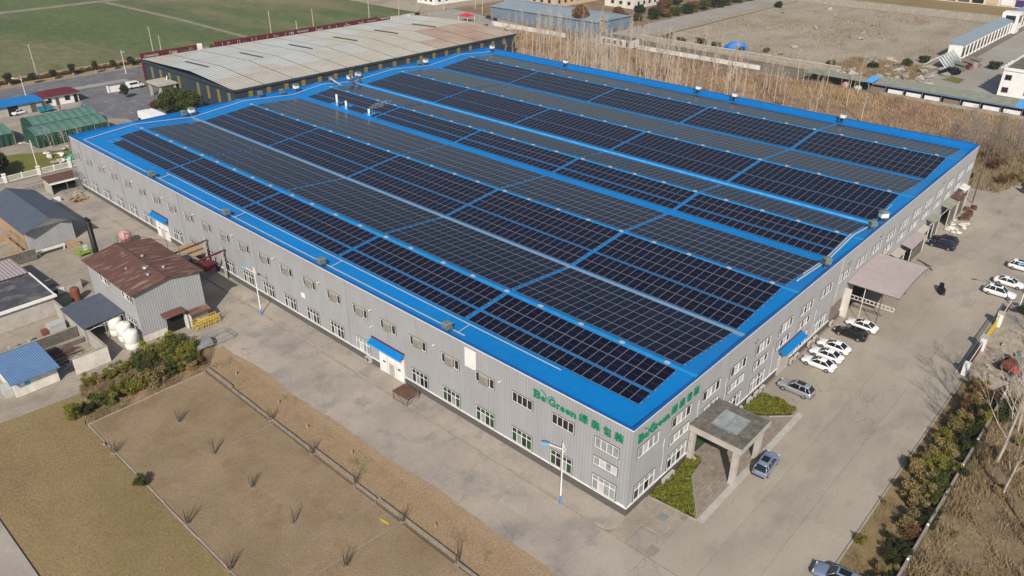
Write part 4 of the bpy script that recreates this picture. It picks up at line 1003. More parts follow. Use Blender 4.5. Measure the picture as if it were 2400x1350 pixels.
tank_m = tank.mesh('shell', 'plastic_white', True); lidm = MB().lathe((0,0,2.8), [(.3,0),(.3,.12),(.22,.18)], 12).mesh('lid', 'plastic_white'); fit = MB().tube((-1.1,0,.3),(-1.4,0,.3),.06).mesh('outlet', 'steel'); mark = MB().box(-.25,-1.17,1.5,.2,-1.13,1.95).mesh('marking', 'frame_grey')
for x, y, lab in ((-20.9,77.9,'white plastic water tank nearest the blue grey lean-to roof'),(-20.7,75.2,'middle white plastic water tank with a dark marking on its side'),(-20.95,72.4,'white plastic water tank nearest the yellow green hedge')):
    t = thing('water_tank', lab, 'tank', (x,y,0), 0, 'white tanks beside the boiler house')
    inst(('shell',tank_m,[]),t); inst(('lid',lidm,[]),t); inst(('outlet',fit,[]),t)
    if 'middle' in lab: inst(('marking',mark,[]),t)
lt = thing('lean_to', 'blue grey single slope roof between the boiler house and the scrap yard wall', 'shed', (-22,82,0))
part('roof', MB().add([(-25.4,77.2,3.0),(-19.4,77.2,3.35),(-19.4,85.8,3.35),(-25.4,85.8,3.0),(-25.4,77.2,2.9),(-19.4,77.2,3.25),(-19.4,85.8,3.25),(-25.4,85.8,2.9)],[(0,1,2,3),(7,6,5,4),(0,4,5,1),(1,5,6,2),(2,6,7,3),(3,7,4,0)]), 'roof_slate', lt)
for x, y in ((-25.2,77.4),(-19.6,77.4),(-22.4,77.4),(-25.2,85.5),(-19.6,85.5)): part('post', MB().box(x-.06,y-.06,0,x+.06,y+.06,2.92), 'steel', lt)
part('brace', MB().bar((-25.2,77.35,2.3),(-19.6,77.35,3.0),.06,.06).bar((-24.0,77.35,2.6),(-20.2,77.35,1.9),.04,.04), 'white_old', lt)
# scrap yard walls
def wall_thing(x0, y0, x1, y1, h, label, mt='white_old', cap='kerb', w=.25, z0=0):
    d = MB()
    if abs(x1-x0) > abs(y1-y0): d.box(x0,y0-w/2,z0,x1,y0+w/2,h); cp = MB().box(x0-.04,y0-w/2-.04,h,x1+.04,y0+w/2+.04,h+.08)
    else: d.box(x0-w/2,y0,z0,x0+w/2,y1,h); cp = MB().box(x0-w/2-.04,y0-.04,h,x0+w/2+.04,y1+.04,h+.08)
    t = thing('wall', label, 'wall', ((x0+x1)/2,(y0+y1)/2,0)); part('masonry', d, mt, t); part('coping', cp, cap, t); return t
wall_thing(-29.4,71.1,-24.75,71.1,2.5,'stained white wall at the front of the scrap yard beside the blue shed')
wall_thing(-24.85,71.3,-24.85,80.4,2.4,'long side wall of the scrap yard facing the white tanks','plaster')
wall_thing(-24.85,80.6,-24.85,89.8,2.6,'tall cream wall running from the lean-to roof to the tar roofed building','plaster')
wall_thing(-46,81.4,-25.1,81.4,1.7,'mossy concrete retaining wall above the rusty pipes','concrete_roof')
wall_thing(-46,79.2,-25.1,79.2,.7,'low concrete trough wall beside the scrap pipes','concrete_roof','kerb_dark')
sc = random.Random(3)
for k in range(16):
    mt = sc.choice(['rust','rust','orange_paint','rust_dark','steel'])
    x0 = sc.uniform(-34,-30.5); y0 = 75.2+k*.22+sc.uniform(-.05,.05); ln = sc.uniform(3,5.2)
    lab = {'rust':'rusty','orange_paint':'orange rusted','rust_dark':'dark rusty','steel':'grey'}[mt]
    tag(solo('scrap_beam', MB().bar((x0,y0,.12+.1*(k%3)),(x0+ln,y0+sc.uniform(-.3,.3),.2+.12*(k%3)),.12,.12), mt, 'long %s steel beam in the pile behind the blue shed' % lab, 'beam'), 'long %s steel beam in the pile behind the blue shed' % lab, 'beam', 'scrap beams in the yard')
for k in range(26):
    mt = sc.choice(['steel','rust','white_old','timber_old','timber','pink_sheet','steel']); a = sc.uniform(-.9,1.4)
    x0, y0 = sc.uniform(-29.3,-26.3), sc.uniform(72.2,75.6); ln = sc.uniform(1.0,2.6); w_ = sc.choice([.1,.14,.3])
    solo('scrap_plank', MB().obox((x0,y0,.1+k*.018),(ln,w_,.06),a,0,(sc.uniform(-.1,.1),sc.uniform(-.15,.15))), mt, 'scrap length lying in the heap inside the white scrap yard wall', 'scrap', 'scrap lengths in the yard')
bs = thing('blue_shed', 'small white shed with a ribbed steel blue roof at the left edge', 'shed', (-34.2,74.5,0))
part('wall', MB().box(-36.9,71.3,0,-31.5,77.9,2.45), 'white_old', bs)
m_ = MB(); n = 22
for k in range(n):
    xa, xb = -37.3+k*6.1/n, -37.3+(k+1)*6.1/n; xm = xa+(xb-xa)*.3
    m_.quad((xa,70.4,2.55),(xm,70.4,2.62),(xm,78.5,3.15),(xa,78.5,3.08)); m_.quad((xm,70.4,2.62),(xb,70.4,2.55),(xb,78.5,3.08),(xm,78.5,3.15))
m_.box(-37.3,70.4,2.45,-31.2,70.5,2.55)
part('roof', m_, 'roof_steelblue', bs)
wf = part('window', MB().box(-36.3,71.2,1.35,-35.0,71.28,2.15), 'light_blue', bs); part('pane', MB().box(-36.15,71.17,1.5,-35.6,71.2,2.0), 'white', wf)
part('side_sheet', MB().box(-37.9,72,.0,-36.95,74.2,1.2), 'sheet_pale', bs)
# tar roofed building with white parapet, pink roof behind
fb = thing('flat_roof_building', 'low plastered building with a stained black tar roof and white edge', 'building', (-34.6,95,0))
part('wall', MB().box(-46,90.3,0,-24.6,100.6,3.2), 'plaster', fb)
part('roof', MB().box(-46,90.2,3.2,-24.5,100.7,3.36), 'tar', fb)
part('roof_edge', MB().box(-46,89.85,3.1,-24.2,90.2,3.5).box(-24.5,90.2,3.1,-24.3,100.8,3.5), 'white', fb)
pk = thing('pink_roof_shed', 'faded pink ribbed roof at the left edge behind the tar roof', 'shed', (-35,105,0))
part('wall', MB().box(-46,101,0,-25,109,3.0), 'plaster', pk)
m_ = MB(); n = 40
for k in range(n):
    xa, xb = -46+k*21.6/n, -46+(k+1)*21.6/n; xm = xa+(xb-xa)*.3
    m_.quad((xa,100.9,3.45),(xm,100.9,3.52),(xm,109.4,3.2),(xa,109.4,3.12)); m_.quad((xm,100.9,3.52),(xb,100.9,3.45),(xb,109.4,3.12),(xm,109.4,3.2))
part('roof', m_, 'pink_sheet', pk)
wall_thing(-46,113.2,-19.6,113.2,2.1,'streaked grey concrete wall between the pink roof and the slate roofed shed','concrete_roof')
lo_ = wall_thing(-24.3,96.4,-18.6,96.4,1.5,'small ruined wall with a dark window beside the tar roofed building','plaster')
wn = part('window', MB().box(-23.2,96.2,.35,-21.3,96.27,1.35), 'white', lo_); part('pane', MB().box(-23.05,96.17,.45,-22.3,96.2,1.25), 'dark_void', wn)
solo('rusty_drum', MB().lathe((-20.9,92.6,0), [(.7,0),(.7,2.1),(.55,2.3),(.2,2.35)], 16), 'orange_paint', 'upright rust red tank standing behind the blue grey lean-to', 'tank')
def pallet(x, y, rz, mt, label):
    t = thing('wooden_pallet', label, 'pallet', (x,y,0), rz, 'pallets and frames by the boiler house')
    sl_ = MB().box(-.06,-.9,.12,.06,.9,.15).mesh('slat', mt)
    for k in range(8): link('slat', sl_, t, (-1.2+k*.34,0,0))
    for yy in (-.8,0,.8): link('runner', MB().box(-1.3,yy-.05,.0,1.3,yy+.05,.12).mesh('runner', mt), t)
pallet(-21.6,99.6,R(-60),'timber_old','long pale wooden pallet leaning in the shadow edge behind the tar roof')
pallet(-18.6,98.6,R(10),'rust_dark','dark slatted frame lying next to the pale pallet')
solo('rubble_row', MB().obox((-33,84.6,.3),(1.2,.5,.5),.2).obox((-30.5,84.8,.25),(.8,.5,.5),.5).obox((-36,84.3,.2),(1.5,.6,.4),-.1).obox((-38.5,84.2,.25),(.9,.5,.5),.3), 'stone_rubble', 'row of pale rubble lumps on top of the retaining bank', 'rubble')
solo('sheeted_crate', MB().box(-27.9,84.3,0,-25.6,85.9,1.2).obox((-26.7,85.1,1.35),(2.2,1.5,.2),.05), 'sheet_pale', 'pale blue sheeted crate by the cream wall', 'crate')
solo('brick_stack', MB().box(-28.8,84.5,0,-28.0,85.6,.9), 'orange_paint', 'small orange brick stack beside the pale blue crate', 'bricks')
# slate roofed shed
gs = thing('gable_shed', 'corrugated shed with a dark slate coloured gable roof', 'shed', (-15.3,126,0))
rib_box(-19.3,117.2,-11.4,136.5,0,4.3,'wall_grey',gs,5.7)
m_ = MB(); rx, re, rz_ = -15.35, 4.75, 5.95
for s in (-1,1):
    m_.add([(rx,115.6,rz_),(rx+s*re,115.6,4.15),(rx+s*re,137.2,4.15),(rx,137.2,rz_),(rx,115.6,rz_-.12),(rx+s*re,115.6,4.03),(rx+s*re,137.2,4.03),(rx,137.2,rz_-.12)],[(0,1,2,3),(7,6,5,4),(0,4,5,1),(1,5,6,2),(2,6,7,3)])
part('roof', m_, 'roof_slate', gs)
part('gable_board', MB().add([(-19.5,117.05,4.1),(-11.2,117.05,4.1),(-15.35,117.05,5.75),(-19.5,117.15,4.1),(-11.2,117.15,4.1),(-15.35,117.15,5.75)],[(0,1,2),(5,4,3),(0,3,4,1),(1,4,5,2),(2,5,3,0)]), 'white', gs)
m_ = MB(); m_.box(-19.4,118,.2,-19.33,136,4.0); part('timber_side', m_, 'timber', gs)
solo('glass_house_frame', MB().box(-30,117.5,0,-20.5,117.7,.8).box(-30,126,0,-20.5,126.2,.8).box(-20.7,117.7,0,-20.5,126,.8).bar((-30,117.6,2.4),(-20.6,117.6,2.4),.1,.1).bar((-30,121.5,2.6),(-20.6,121.5,2.6),.1,.1).bar((-30,126,2.4),(-20.6,126,2.4),.1,.1).bar((-20.6,117.6,.8),(-20.6,117.6,2.4),.1,.1).bar((-20.6,126,.8),(-20.6,126,2.4),.1,.1).bar((-20.6,121.5,.8),(-20.6,121.5,2.6),.1,.1).bar((-20.6,117.6,2.4),(-20.6,121.5,2.6),.1,.1).bar((-20.6,121.5,2.6),(-20.6,126,2.4),.1,.1), 'timber', 'sunlit timber framed enclosure beside the slate roofed shed at the left edge', 'enclosure')
gm = MB().box(-14.4,108.2,.5,-12.2,110,.6)
for x in (-14.4,-12.2):
    for y in (108.2,110): gm.bar((x,y,0),(x,y,1.5),.08,.08)
gm.bar((-14.4,108.2,1.5),(-12.2,108.2,1.5),.08,.08).bar((-14.4,110,1.5),(-12.2,110,1.5),.08,.08).bar((-14.4,108.2,1.5),(-14.4,110,1.5),.08,.08).bar((-12.2,108.2,1.5),(-12.2,110,1.5),.08,.08).bar((-14.4,108.2,.1),(-12.2,108.2,1.4),.06,.06).bar((-12.2,108.2,.2),(-10.2,107.4,.1),.06,.06).bar((-12.2,110,.2),(-10.2,109.4,.1),.06,.06)
t = thing('green_machine', 'lime green steel frame machine with a white sheet on it', 'machine', (-13.3,109.1,0)); part('frame', gm, 'lime_paint', t); part('sheet', MB().obox((-12.8,108.9,1.3),(.8,.05,1.0),.3), 'white', t)
solo('white_bench', MB().box(-19.0,113.9,0,-18.8,114.9,.7).box(-14.8,113.9,0,-14.6,114.9,.7).box(-19.2,113.9,.7,-14.4,114.9,.82), 'white_old', 'long white concrete bench at the foot of the slate roofed shed', 'bench')
solo('timber_stack', MB().box(-14.2,113.6,0,-12.0,114.8,.5).box(-14.0,113.7,.5,-12.2,114.7,.9), 'timber', 'short stack of timber beside the lime green machine', 'timber')
# pink tank in its steel cradle
t = thing('round_vessel', 'pink and grey round pressure vessel in a steel cradle behind the boiler house', 'tank', (-6,107.5,0))
m_ = MB(); rg = []
for k in range(9):
    a = -math.pi/2+math.pi*k/8; rg.append([(-6.1+math.cos(a)*1.15*math.cos(q)*.95, 107.6+math.sin(a)*1.3, 1.8+math.cos(a)*1.15*math.sin(q)) for q in [2*math.pi*i/14 for i in range(14)]])
m_.loft(rg); part('vessel', m_, 'pink_paint', t, True)
m_ = MB()
for x in (-7.2,-4.8):
    for y in (106.4,108.8): m_.bar((x,y,0),(x,y,1.6),.09,.09)
m_.bar((-7.2,106.4,1.5),(-4.8,106.4,1.5),.08,.08).bar((-7.2,108.8,1.5),(-4.8,108.8,1.5),.08,.08).bar((-4.8,106.4,0),(-3.4,105.6,0),.08,.08).bar((-4.8,106.4,1.5),(-3.4,105.6,0),.06,.06)
part('cradle', m_, 'rust_dark', t)
solo('goal_frame', MB().path([(-6.6,106.4,0),(-6.6,106.4,2.9),(-4.2,99.5,2.9)],.05,5).path([(-4.2,99.5,2.9),(-2.9,97.6,3.0),(-2.9,97.6,0)],.05,5), 'rust_dark', 'thin rusty pipe frame standing between the round vessel and the factory', 'pipe frame')
# steel gantry at the wall
ga = thing('pipe_gantry', 'rusty pipe bridge on white posts from the boiler house to the factory wall', 'gantry', (-3,84,0))
for y, mt in ((81.4,'maroon'),(87.2,'rust_dark')):
    part('post', MB().box(-.95,y-.14,0,-.67,y+.14,5.4), 'plaster', ga)
    part('pipe', MB().path([(-9.1,y-.2,4.9),(-1.0,y,5.4),(-.2,y,5.4)], .17, 8), mt, ga)
    part('pipe', MB().path([(-9.1,y+.4,4.6),(-1.0,y+.5,5.0)], .1, 6), 'rust', ga)
    part('bracket', MB().bar((-.8,y,3.6),(-.05,y+.9,5.0),.07,.07).bar((-.8,y,5.5),(-.6,y+.2,6.2),.08,.08), 'steel', ga)
part('walkway', MB().box(-3.4,87.0,3.35,-.6,92.6,3.45), 'timber', ga)
part('shelf', MB().box(-3.3,84.3,2.2,-.7,86.4,2.3).box(-3.0,83.9,1.4,-1.2,84.5,2.2), 'maroon', ga)
part('support', MB().box(-3.3,84.4,0,-3.2,84.5,2.2).box(-3.3,92.3,0,-3.2,92.4,3.4).box(-3.3,87.2,0,-3.2,87.3,3.4), 'steel', ga)
solo('green_drum', MB().lathe((-2.6,89.6,0), [(.6,0),(.6,1.5),(.5,1.6)], 14), 'tarp_green', 'dark green drum in the shade under the gantry walkway', 'drum')
# objects by the long wall
t = thing('steel_table_frame', 'rusty open steel frame table on the concrete near the white double door', 'table frame', (-2.2,33.5,0))
m_ = MB()
for x, y in ((-3.3,32.2),(-1.2,32.2),(-3.3,34.9),(-1.2,34.9)): m_.bar((x,y,.0),(x,y,1.2),.09,.09); m_.bar((x,y,1.2),(x,y,2.1),.03,.03)
for a, b_ in (((-3.3,32.2),(-1.2,32.2)),((-1.2,32.2),(-1.2,34.9)),((-1.2,34.9),(-3.3,34.9)),((-3.3,34.9),(-3.3,32.2))):
    for z in (.1,1.15): m_.bar((*a,z),(*b_,z),.08,.08)
m_.bar((-3.3,32.2,.1),(-3.3,34.9,1.1),.05,.05).bar((-3.3,32.2,.1),(-1.2,32.2,1.1),.05,.05)
part('frame', m_, 'timber_old', t); part('top', MB().box(-3.35,32.15,1.2,-1.15,34.95,1.26), 'rust_dark', t)
def ac_unit(x, y, z, rz, label, s=1.0):
    t = thing('air_conditioner_unit', label, 'air conditioner', (x,y,z), rz, 'outdoor air conditioner units'); t.scale = (s,s,s)
    inst(('casing', AC[0], []), t); inst(('fan_grille', AC[1], []), t); inst(('bracket', AC[2], []), t)
gr_ = MB().add([(math.cos(2*math.pi*i/14)*.26-.1, -.162, .34+math.sin(2*math.pi*i/14)*.26) for i in range(14)], [tuple(range(14))])
AC = (MB().box(-.45,-.16,.04,.45,.16,.66).mesh('casing', 'plaster'), gr_.mesh('fan_grille', 'frame_grey'), MB().box(-.4,-.18,0,-.34,.18,.04).box(.34,-.18,0,.4,.18,.04).mesh('bracket', 'steel'))
ac_unit(-.35,43.6,.35,R(-90),'single white air conditioner unit low on the long wall left of the double door',1.25)
for i, (x, lab) in enumerate([(7.2,'air conditioner unit at the foot of the wall behind the triangular hedge'),(8.4,'air conditioner unit beside the tall window behind the triangular hedge'),(24.9,'white unit at the hedge end nearest the porch'),(27.6,'white unit behind the silver SUV, nearer the hedge'),(29.6,'white unit behind the silver SUV, under the tall window'),(31.2,'white unit close to the blue awning side door'),
    (40.3,'white unit just past the blue awning in front of the first white sedan'),(41.9,'second white unit past the blue awning'),(46.4,'white unit in front of the middle white sedan'),(48.3,'white unit in front of the third white sedan'),(54.3,'lone white unit in front of the black SUV')]):
    ac_unit(x,-.45,.25,0,lab,1.2)
solo('wall_ladder_box', MB().box(13.0,-.6,0,13.5,-.2,1.0), 'plaster', 'white round box beside the porch column foot', 'box')
# lean-to clutter along the right wall's far end
def shed_(name, x0, x1, y0, z, mt, label, cat='lean-to'):
    t = thing(name, label, cat, ((x0+x1)/2,-1,0), 0, 'lean-tos at the far end of the right wall')
    part('roof', MB().add([(x0,-.06,z+.3),(x1,-.06,z+.3),(x1,y0,z-.1),(x0,y0,z-.1),(x0,-.06,z+.2),(x1,-.06,z+.2),(x1,y0,z-.2),(x0,y0,z-.2)],[(0,3,2,1),(4,5,6,7),(0,1,5,4),(1,2,6,5),(2,3,7,6),(3,0,4,7)]), mt, t)
    part('front', MB().box(x0+.2,y0+.2,0,x1-.2,y0+.3,z-.9), 'concrete_roof', t)
    for x in (x0+.15,x1-.15): part('post', MB().box(x-.06,y0+.1,0,x+.06,y0+.22,z-.15), 'white_old', t)
shed_('lean_to',79.3,83.2,-1.5,3.2,'sheet_cream','cream sheet lean-to next to the curved canopy')
shed_('lean_to',84.6,92.5,-2.1,3.3,'pink_sheet','long pinkish lean-to roof beside the two dark SUVs')
shed_('lean_to',92.8,97.5,-1.3,3.0,'sheet_cream','pale low lean-to beyond the pinkish one')
shed_('lean_to',98.6,102.4,-1.6,3.6,'shed_roof','small square grey lean-to in the middle of the far wall')
shed_('lean_to',107.5,113,-1.9,3.8,'shed_roof','grey lean-to beside the heap of white sacks')
shed_('lean_to',113.2,118,-2.0,4.0,'rust','brown rusty lean-to near the far pole')
shed_('lean_to',118.4,122,-1.5,4.4,'white_old','pale lean-to closest to the far corner')
sc = random.Random(5)
def lump(seed, mt):
    import bmesh
    q = random.Random(seed); b_ = bmesh.new()
    for _ in range(16):
        p = Vector((q.gauss(0,1), q.gauss(0,1), q.gauss(0,.7))); b_.verts.new(p.normalized()*q.uniform(.38,.55))
    bmesh.ops.convex_hull(b_, input=b_.verts); me = bpy.data.meshes.new('lump'); b_.to_mesh(me); b_.free(); me.materials.append(M(mt)); return me
LP = [lump(k, 'white_old') for k in range(4)]
for k in range(18):
    x, y = sc.uniform(104.5,112), sc.uniform(-4.8,-1.8); r = sc.uniform(.6,1.4)
    o = tag(link('white_sack', LP[k % 4], None, (x,y,r*.2), sc.uniform(0,6)), 'crumpled pale sack heaped outside the far lean-tos', 'sack', 'sacks heaped outside the far lean-tos'); o.scale = (r*sc.uniform(.8,1.5), r, r*.6)
for k in range(10):
    x, y = sc.uniform(113,121), sc.uniform(-4.2,-2.4)
    solo('rusty_trestle', MB().obox((x,y,.5),(1.2,.08,1.0),sc.uniform(0,3)).obox((x,y,.9),(.9,.7,.06),sc.uniform(0,3)), 'rust_dark' if k % 2 else 'rust', 'rusty bent trestle at the far pole foot', 'scrap frame', 'rusty frames near the far corner')
solo('waste_bin', MB().lathe((76.9,-1.6,0), [(.5,0),(.6,1.1),(.62,1.15)], 10).box(76.2,-2.9,0,77.3,-2.2,.9), 'black_paint', 'black bin beside the curved canopy where the far lean-tos start', 'bin')
solo('covered_cart', MB().obox((77.6,-9.6,.5),(1.5,.8,1.0),.5).obox((78.4,-9.3,.8),(.7,.6,1.2),.4).tube((76.9,-9.9,.25),(77.1,-10.3,.25),.25,.25,8), 'black_paint', 'black covered cart standing beyond the outer edge of the curved canopy', 'cart')
dl = MB(); dl.path([(88.0,-2.6,.1),(87,-4.2,.25),(85.2,-6.0,.1)],.12,5).path([(87,-4.2,.2),(86.8,-5.4,.1)],.08,5); solo('cut_branch', dl, 'bark_dark', 'cut branch lying on the concrete in front of the pinkish lean-to', 'branch')
pt = thing('corner_pole', 'tall dark pole with rungs standing at the far right corner of the factory', 'pole', (126.9,-1.0,0))
part('shaft', MB().tube((124.6,-2.2,0),(124.6,-2.2,13.3),.14,.11,8), 'frame_grey', pt)
part('shaft', MB().tube((127.6,-1.6,0),(127.6,-1.6,13.0),.06,.05,6), 'timber_old', pt)
part('rung', MB().bar((124.6,-2.2,12.6),(127.6,-1.6,12.6),.1,.1).bar((124.6,-2.2,9),(127.6,-1.6,9),.1,.1).bar((124.6,-2.2,5.5),(127.6,-1.6,5.5),.1,.1).bar((124.6,-2.2,2.5),(127.6,-1.6,2.5),.1,.1), 'timber_old', pt)

# street lamps: white post, blue foot, blue head on a curved arm
def lamp(x, y, h, label, rz=0.0, base='pole_blue', head='lamp_blue', cat='street lamp', z=0.0, arm=1.6):
    t = thing('street_lamp', label, cat, (x,y,z), rz, 'street lamps')
    inst(('post', MB().tube((0,0,1.1),(0,0,h),.095,.06,10).mesh('post','white'), []), t)
    inst(('foot', MB().tube((0,0,0),(0,0,1.1),.12,.1,10).box(-.2,-.2,0,.2,.2,.05).mesh('foot', base), []), t)
    inst(('arm', MB().path([(0,0,h-.9),(0,.5,h-.75),(0,arm,h-.35)], .045, 6).path([(0,0,h-1.4),(0,-.28,h-.95),(0,-.1,h-.3)], .035, 6).mesh('arm','white'), []), t)
    inst(('lamp_head', MB().loft([[(-.12,arm-.1,h-.42),(.12,arm-.1,h-.42),(.12,arm-.1,h-.3),(-.12,arm-.1,h-.3)],[(-.2,arm+.4,h-.38),(.2,arm+.4,h-.38),(.17,arm+.4,h-.2),(-.17,arm+.4,h-.2)],[(-.1,arm+.8,h-.3),(.1,arm+.8,h-.3),(.08,arm+.8,h-.22),(-.08,arm+.8,h-.22)]]).mesh('lamp_head', head), []), t)
lamp(-3.15,6.5,8.5,'white street lamp with a blue foot near the lettered factory corner',R(35))
lamp(-3.24,66.8,8.4,'white street lamp with a blue foot beside the boiler house shadow',R(20))
lamp(79.5,-20.6,8.6,'white street lamp at the sliding gate near the parked white cars',R(30))
lamp(-2.8,159.9,7.8,'tall white lamp post behind the white lattice fence',R(90),'white','white')
lamp(19.2,232.4,6.3,'white curved lamp beside the guardhouse with the maroon roof',R(80),'white','white')
lamp(53.4,241.4,7.7,'white lamp post by the far road nearest the warehouse corner',R(180),'white','white')
# wall lamps and manholes
struct('manhole', MB().box(-2.75,-5.4,.004,-1.35,-4.35,.024), 'kerb_dark'); struct('manhole', MB().box(121.5,-8.2,.004,124.3,-7.2,.024), 'kerb_dark')

# white lattice fence
fe = thing('lattice_fence', 'white lattice fence with square pillars along the grass by the tents', 'fence', (-12,158.5,0))
for x in (-25.5,-17.6,-10.2,-3.2,3.5): part('pillar', MB().box(x-.32,158.2,0,x+.32,158.8,1.9).box(x-.4,158.1,1.9,x+.4,158.9,2.05), 'white', fe)
for x in (-21.5,-13.9,-6.7,0.1): part('post', MB().box(x-.12,158.4,0,x+.12,158.6,1.6), 'white', fe)
lat = MB()
for k in range(130):
    x = -28+k*.26
    lat.bar((x,158.45,.25),(x+1.0,158.45,1.35),.05,.03).bar((x+1.0,158.52,.25),(x,158.52,1.35),.05,.03)
lat.box(-28,158.42,1.33,6,158.56,1.43).box(-28,158.42,.2,6,158.56,.3)
part('lattice', lat, 'white', fe, kind='stuff')
part('fence_footing', MB().box(-28,158.3,0,6,158.7,.2), 'kerb', fe)
# pipe rack on the ground and corner shed
pr = MB()
for y in (149.6,151.4): pr.bar((-9,y,.8),(2.9,y,.9),.12,.14)
for k in range(13): pr.bar((-8.8+k*.95,149.6,.8),(-8.8+k*.95,151.4,.8),.08,.08)
for x in (-8.8,-3,2.6):
    for y in (149.6,151.4): pr.bar((x,y,0),(x,y,.8),.1,.1)
solo('roller_conveyor', pr, 'steel', 'long steel roller frame on the ground by the far left factory corner', 'conveyor')
cs = thing('corner_shed', 'low dark roofed shed with a white front edge against the factory corner', 'shed', (-3,145,0))
part('roof', MB().add([(-6,143.2,2.5),(.5,143.2,2.5),(.5,148,2.9),(-6,148,2.9),(-6,143.2,2.4),(.5,143.2,2.4),(.5,148,2.8),(-6,148,2.8)],[(0,1,2,3),(7,6,5,4),(0,4,5,1),(1,5,6,2),(2,6,7,3),(3,7,4,0)]), 'rust_dark', cs)
part('edge_board', MB().box(-6.1,143.0,2.25,.6,143.2,2.6), 'white', cs)
part('back_wall', MB().box(-5.8,147.6,0,.3,147.9,2.7), 'dark_void', cs); part('side_panel', MB().box(-5.9,143.4,0,-5.7,147.6,2.3), 'plaster', cs)
for x in (-5.8,-2.7,.3): part('post', MB().box(x-.06,143.3,0,x+.06,143.42,2.4), 'steel', cs)
st_ = MB(); 
for k in range(5): st_.bar((-.9,140+k*.8,0),(-.9,140+k*.8,4.6),.07,.07)
for z in (1.2,2.4,3.6,4.6): st_.bar((-.9,140,z),(-.9,143.2,z),.07,.07).bar((-.9,140,z),(-.3,140,z),.07,.07)
st_.bar((-.9,140,0),(-.9,143.2,4.6),.06,.06).bar((-.9,143.2,0),(-.9,140,4.6),.06,.06)
solo('scaffold_stair', st_, 'steel', 'grey steel scaffold stair at the far left corner of the factory', 'scaffold')
sc = random.Random(8)
for k in range(9): solo('timber_board', MB().obox((-3.4+sc.uniform(-.8,.8),136.2+sc.uniform(-.8,.8),.12+.1*k),(2.6,.5,.07),sc.uniform(-.5,.8)), 'timber', 'raw timber board in the heap by the far left windows', 'board', 'timber boards in a heap')
for k in range(8): solo('rubble_block', MB().obox((-3.0+sc.uniform(-1.8,1.2),139.4+sc.uniform(-1.3,1.3),.3),(sc.uniform(.5,1.2),sc.uniform(.4,.8),sc.uniform(.4,.8)),sc.uniform(0,3)), 'stone_rubble', 'grey rubble block at the foot of the scaffold stair', 'rubble', 'rubble blocks by the scaffold')
solo('white_block', MB().box(-7.4,138.6,0,-6.0,139.5,.8), 'white', 'single white block near the shadow of the slate roofed shed', 'block')
# glazed cage near the hedge
cg = thing('steel_cage', 'grey hooded steel cage at the lawn corner beside the hedge', 'cage', (-13.6,65,0))
m_ = MB()
for x in (-13.6,-11.6,-9.8):
    for y in (63.6,66): m_.bar((x,y,0),(x,y,1.0),.06,.06)
for z in (.5,1.0): m_.bar((-13.6,63.6,z),(-9.8,63.6,z),.05,.05).bar((-13.6,66,z),(-9.8,66,z),.05,.05).bar((-9.8,63.6,z),(-9.8,66,z),.05,.05)
part('frame', m_, 'steel', cg)
rg = [[(x,64.8+1.2*math.cos(a),.55+.85*math.sin(a)) for a in [math.pi*i/8 for i in range(9)]] for x in (-16.2,-13.0)]
part('hood', MB().loft(rg, closed=False), 'steel', cg)

hw_ = thing('maroon_hut', 'small hut with a maroon pillar and blue roof at the right edge beyond the lot', 'hut', (143,-11,0))
part('wall', MB().box(139,-9.5,0,146,-15,2.2), 'timber_old', hw_); part('pillar', MB().box(138.4,-9.4,0,139,-8.6,2.4), 'maroon', hw_); part('roof', MB().box(141,-9.2,2.3,146.5,-15.5,2.6), 'blue_tarp', hw_)
wall_thing(133.5,4.2,150,4.2,1.0,'low concrete wall closing the lot at the far right corner thicket','kerb')
# ------------------------------------------------------------------ gate, verge fence
gt = thing('sliding_gate', 'sliding steel gate with white pillars standing open at the right edge of the lot', 'gate', (65,-19.3,0))
for x, w_, h in ((54.6,.9,1.9),(63.2,.9,2.2),(72.5,1.1,2.2)): part('pillar', MB().box(x-w_/2,-19.75,0,x+w_/2,-19.0,h), 'white', gt)
part('pillar_cap', MB().box(62.6,-19.85,2.2,63.8,-18.9,2.32).box(71.9,-19.85,2.2,73.1,-18.9,2.32), 'plaster', gt)
part('gate_leaf', MB().box(55.2,-19.45,.3,62.6,-19.35,1.5), 'maroon', gt); part('gate_leaf', MB().box(73.2,-19.45,.3,79.3,-19.35,1.3), 'maroon', gt)
part('rail', MB().bar((55.1,-19.4,1.55),(62.6,-19.4,1.7),.08,.08).bar((73,-19.4,1.35),(79.5,-19.4,1.5),.08,.08).bar((54,-18.4,.05),(80,-18.4,.05),.08,.06), 'white', gt)
br = MB().box(-.05,-.05,0,.05,.05,1.8).mesh('bar', 'yellow_paint')
for k in range(16): link('bar', br, gt, (63.9+k*.5-65, -.0, .2))
part('rail', MB().bar((63.7,-19.3,2.0),(72,-19.3,2.0),.09,.09).bar((63.7,-19.3,.25),(72,-19.3,.25),.09,.09), 'yellow_paint', gt)
vf = thing('boundary_fence', 'grey boundary wall with small white post caps between the verge and the dry scrub', 'fence', (10,-24.95,0))
for k in range(18):
    x0 = -56+k*6.25
    part('panel', MB().box(x0+.13,-25.06,0,x0+6.12,-24.86,1.5), 'concrete_roof', vf)
    part('coping', MB().box(x0+.13,-25.09,1.5,x0+6.12,-24.83,1.58), 'kerb_dark', vf)
    p_ = part('post', MB().box(x0-.12,-25.1,0,x0+.12,-24.82,1.75), 'kerb_dark', vf)
    part('cap', MB().lathe((x0,-24.96,1.75), [(.13,0),(.15,.08),(.08,.2)], 8), 'plastic_white', p_)
wall_thing(53.8,-40,53.8,-20.0,1.4,'short concrete wall running from the first gate pillar towards the rubble','kerb')
wall_thing(74,-24.2,90,-24.2,1.2,'broken concrete wall behind the gate with dry bushes on it','kerb')
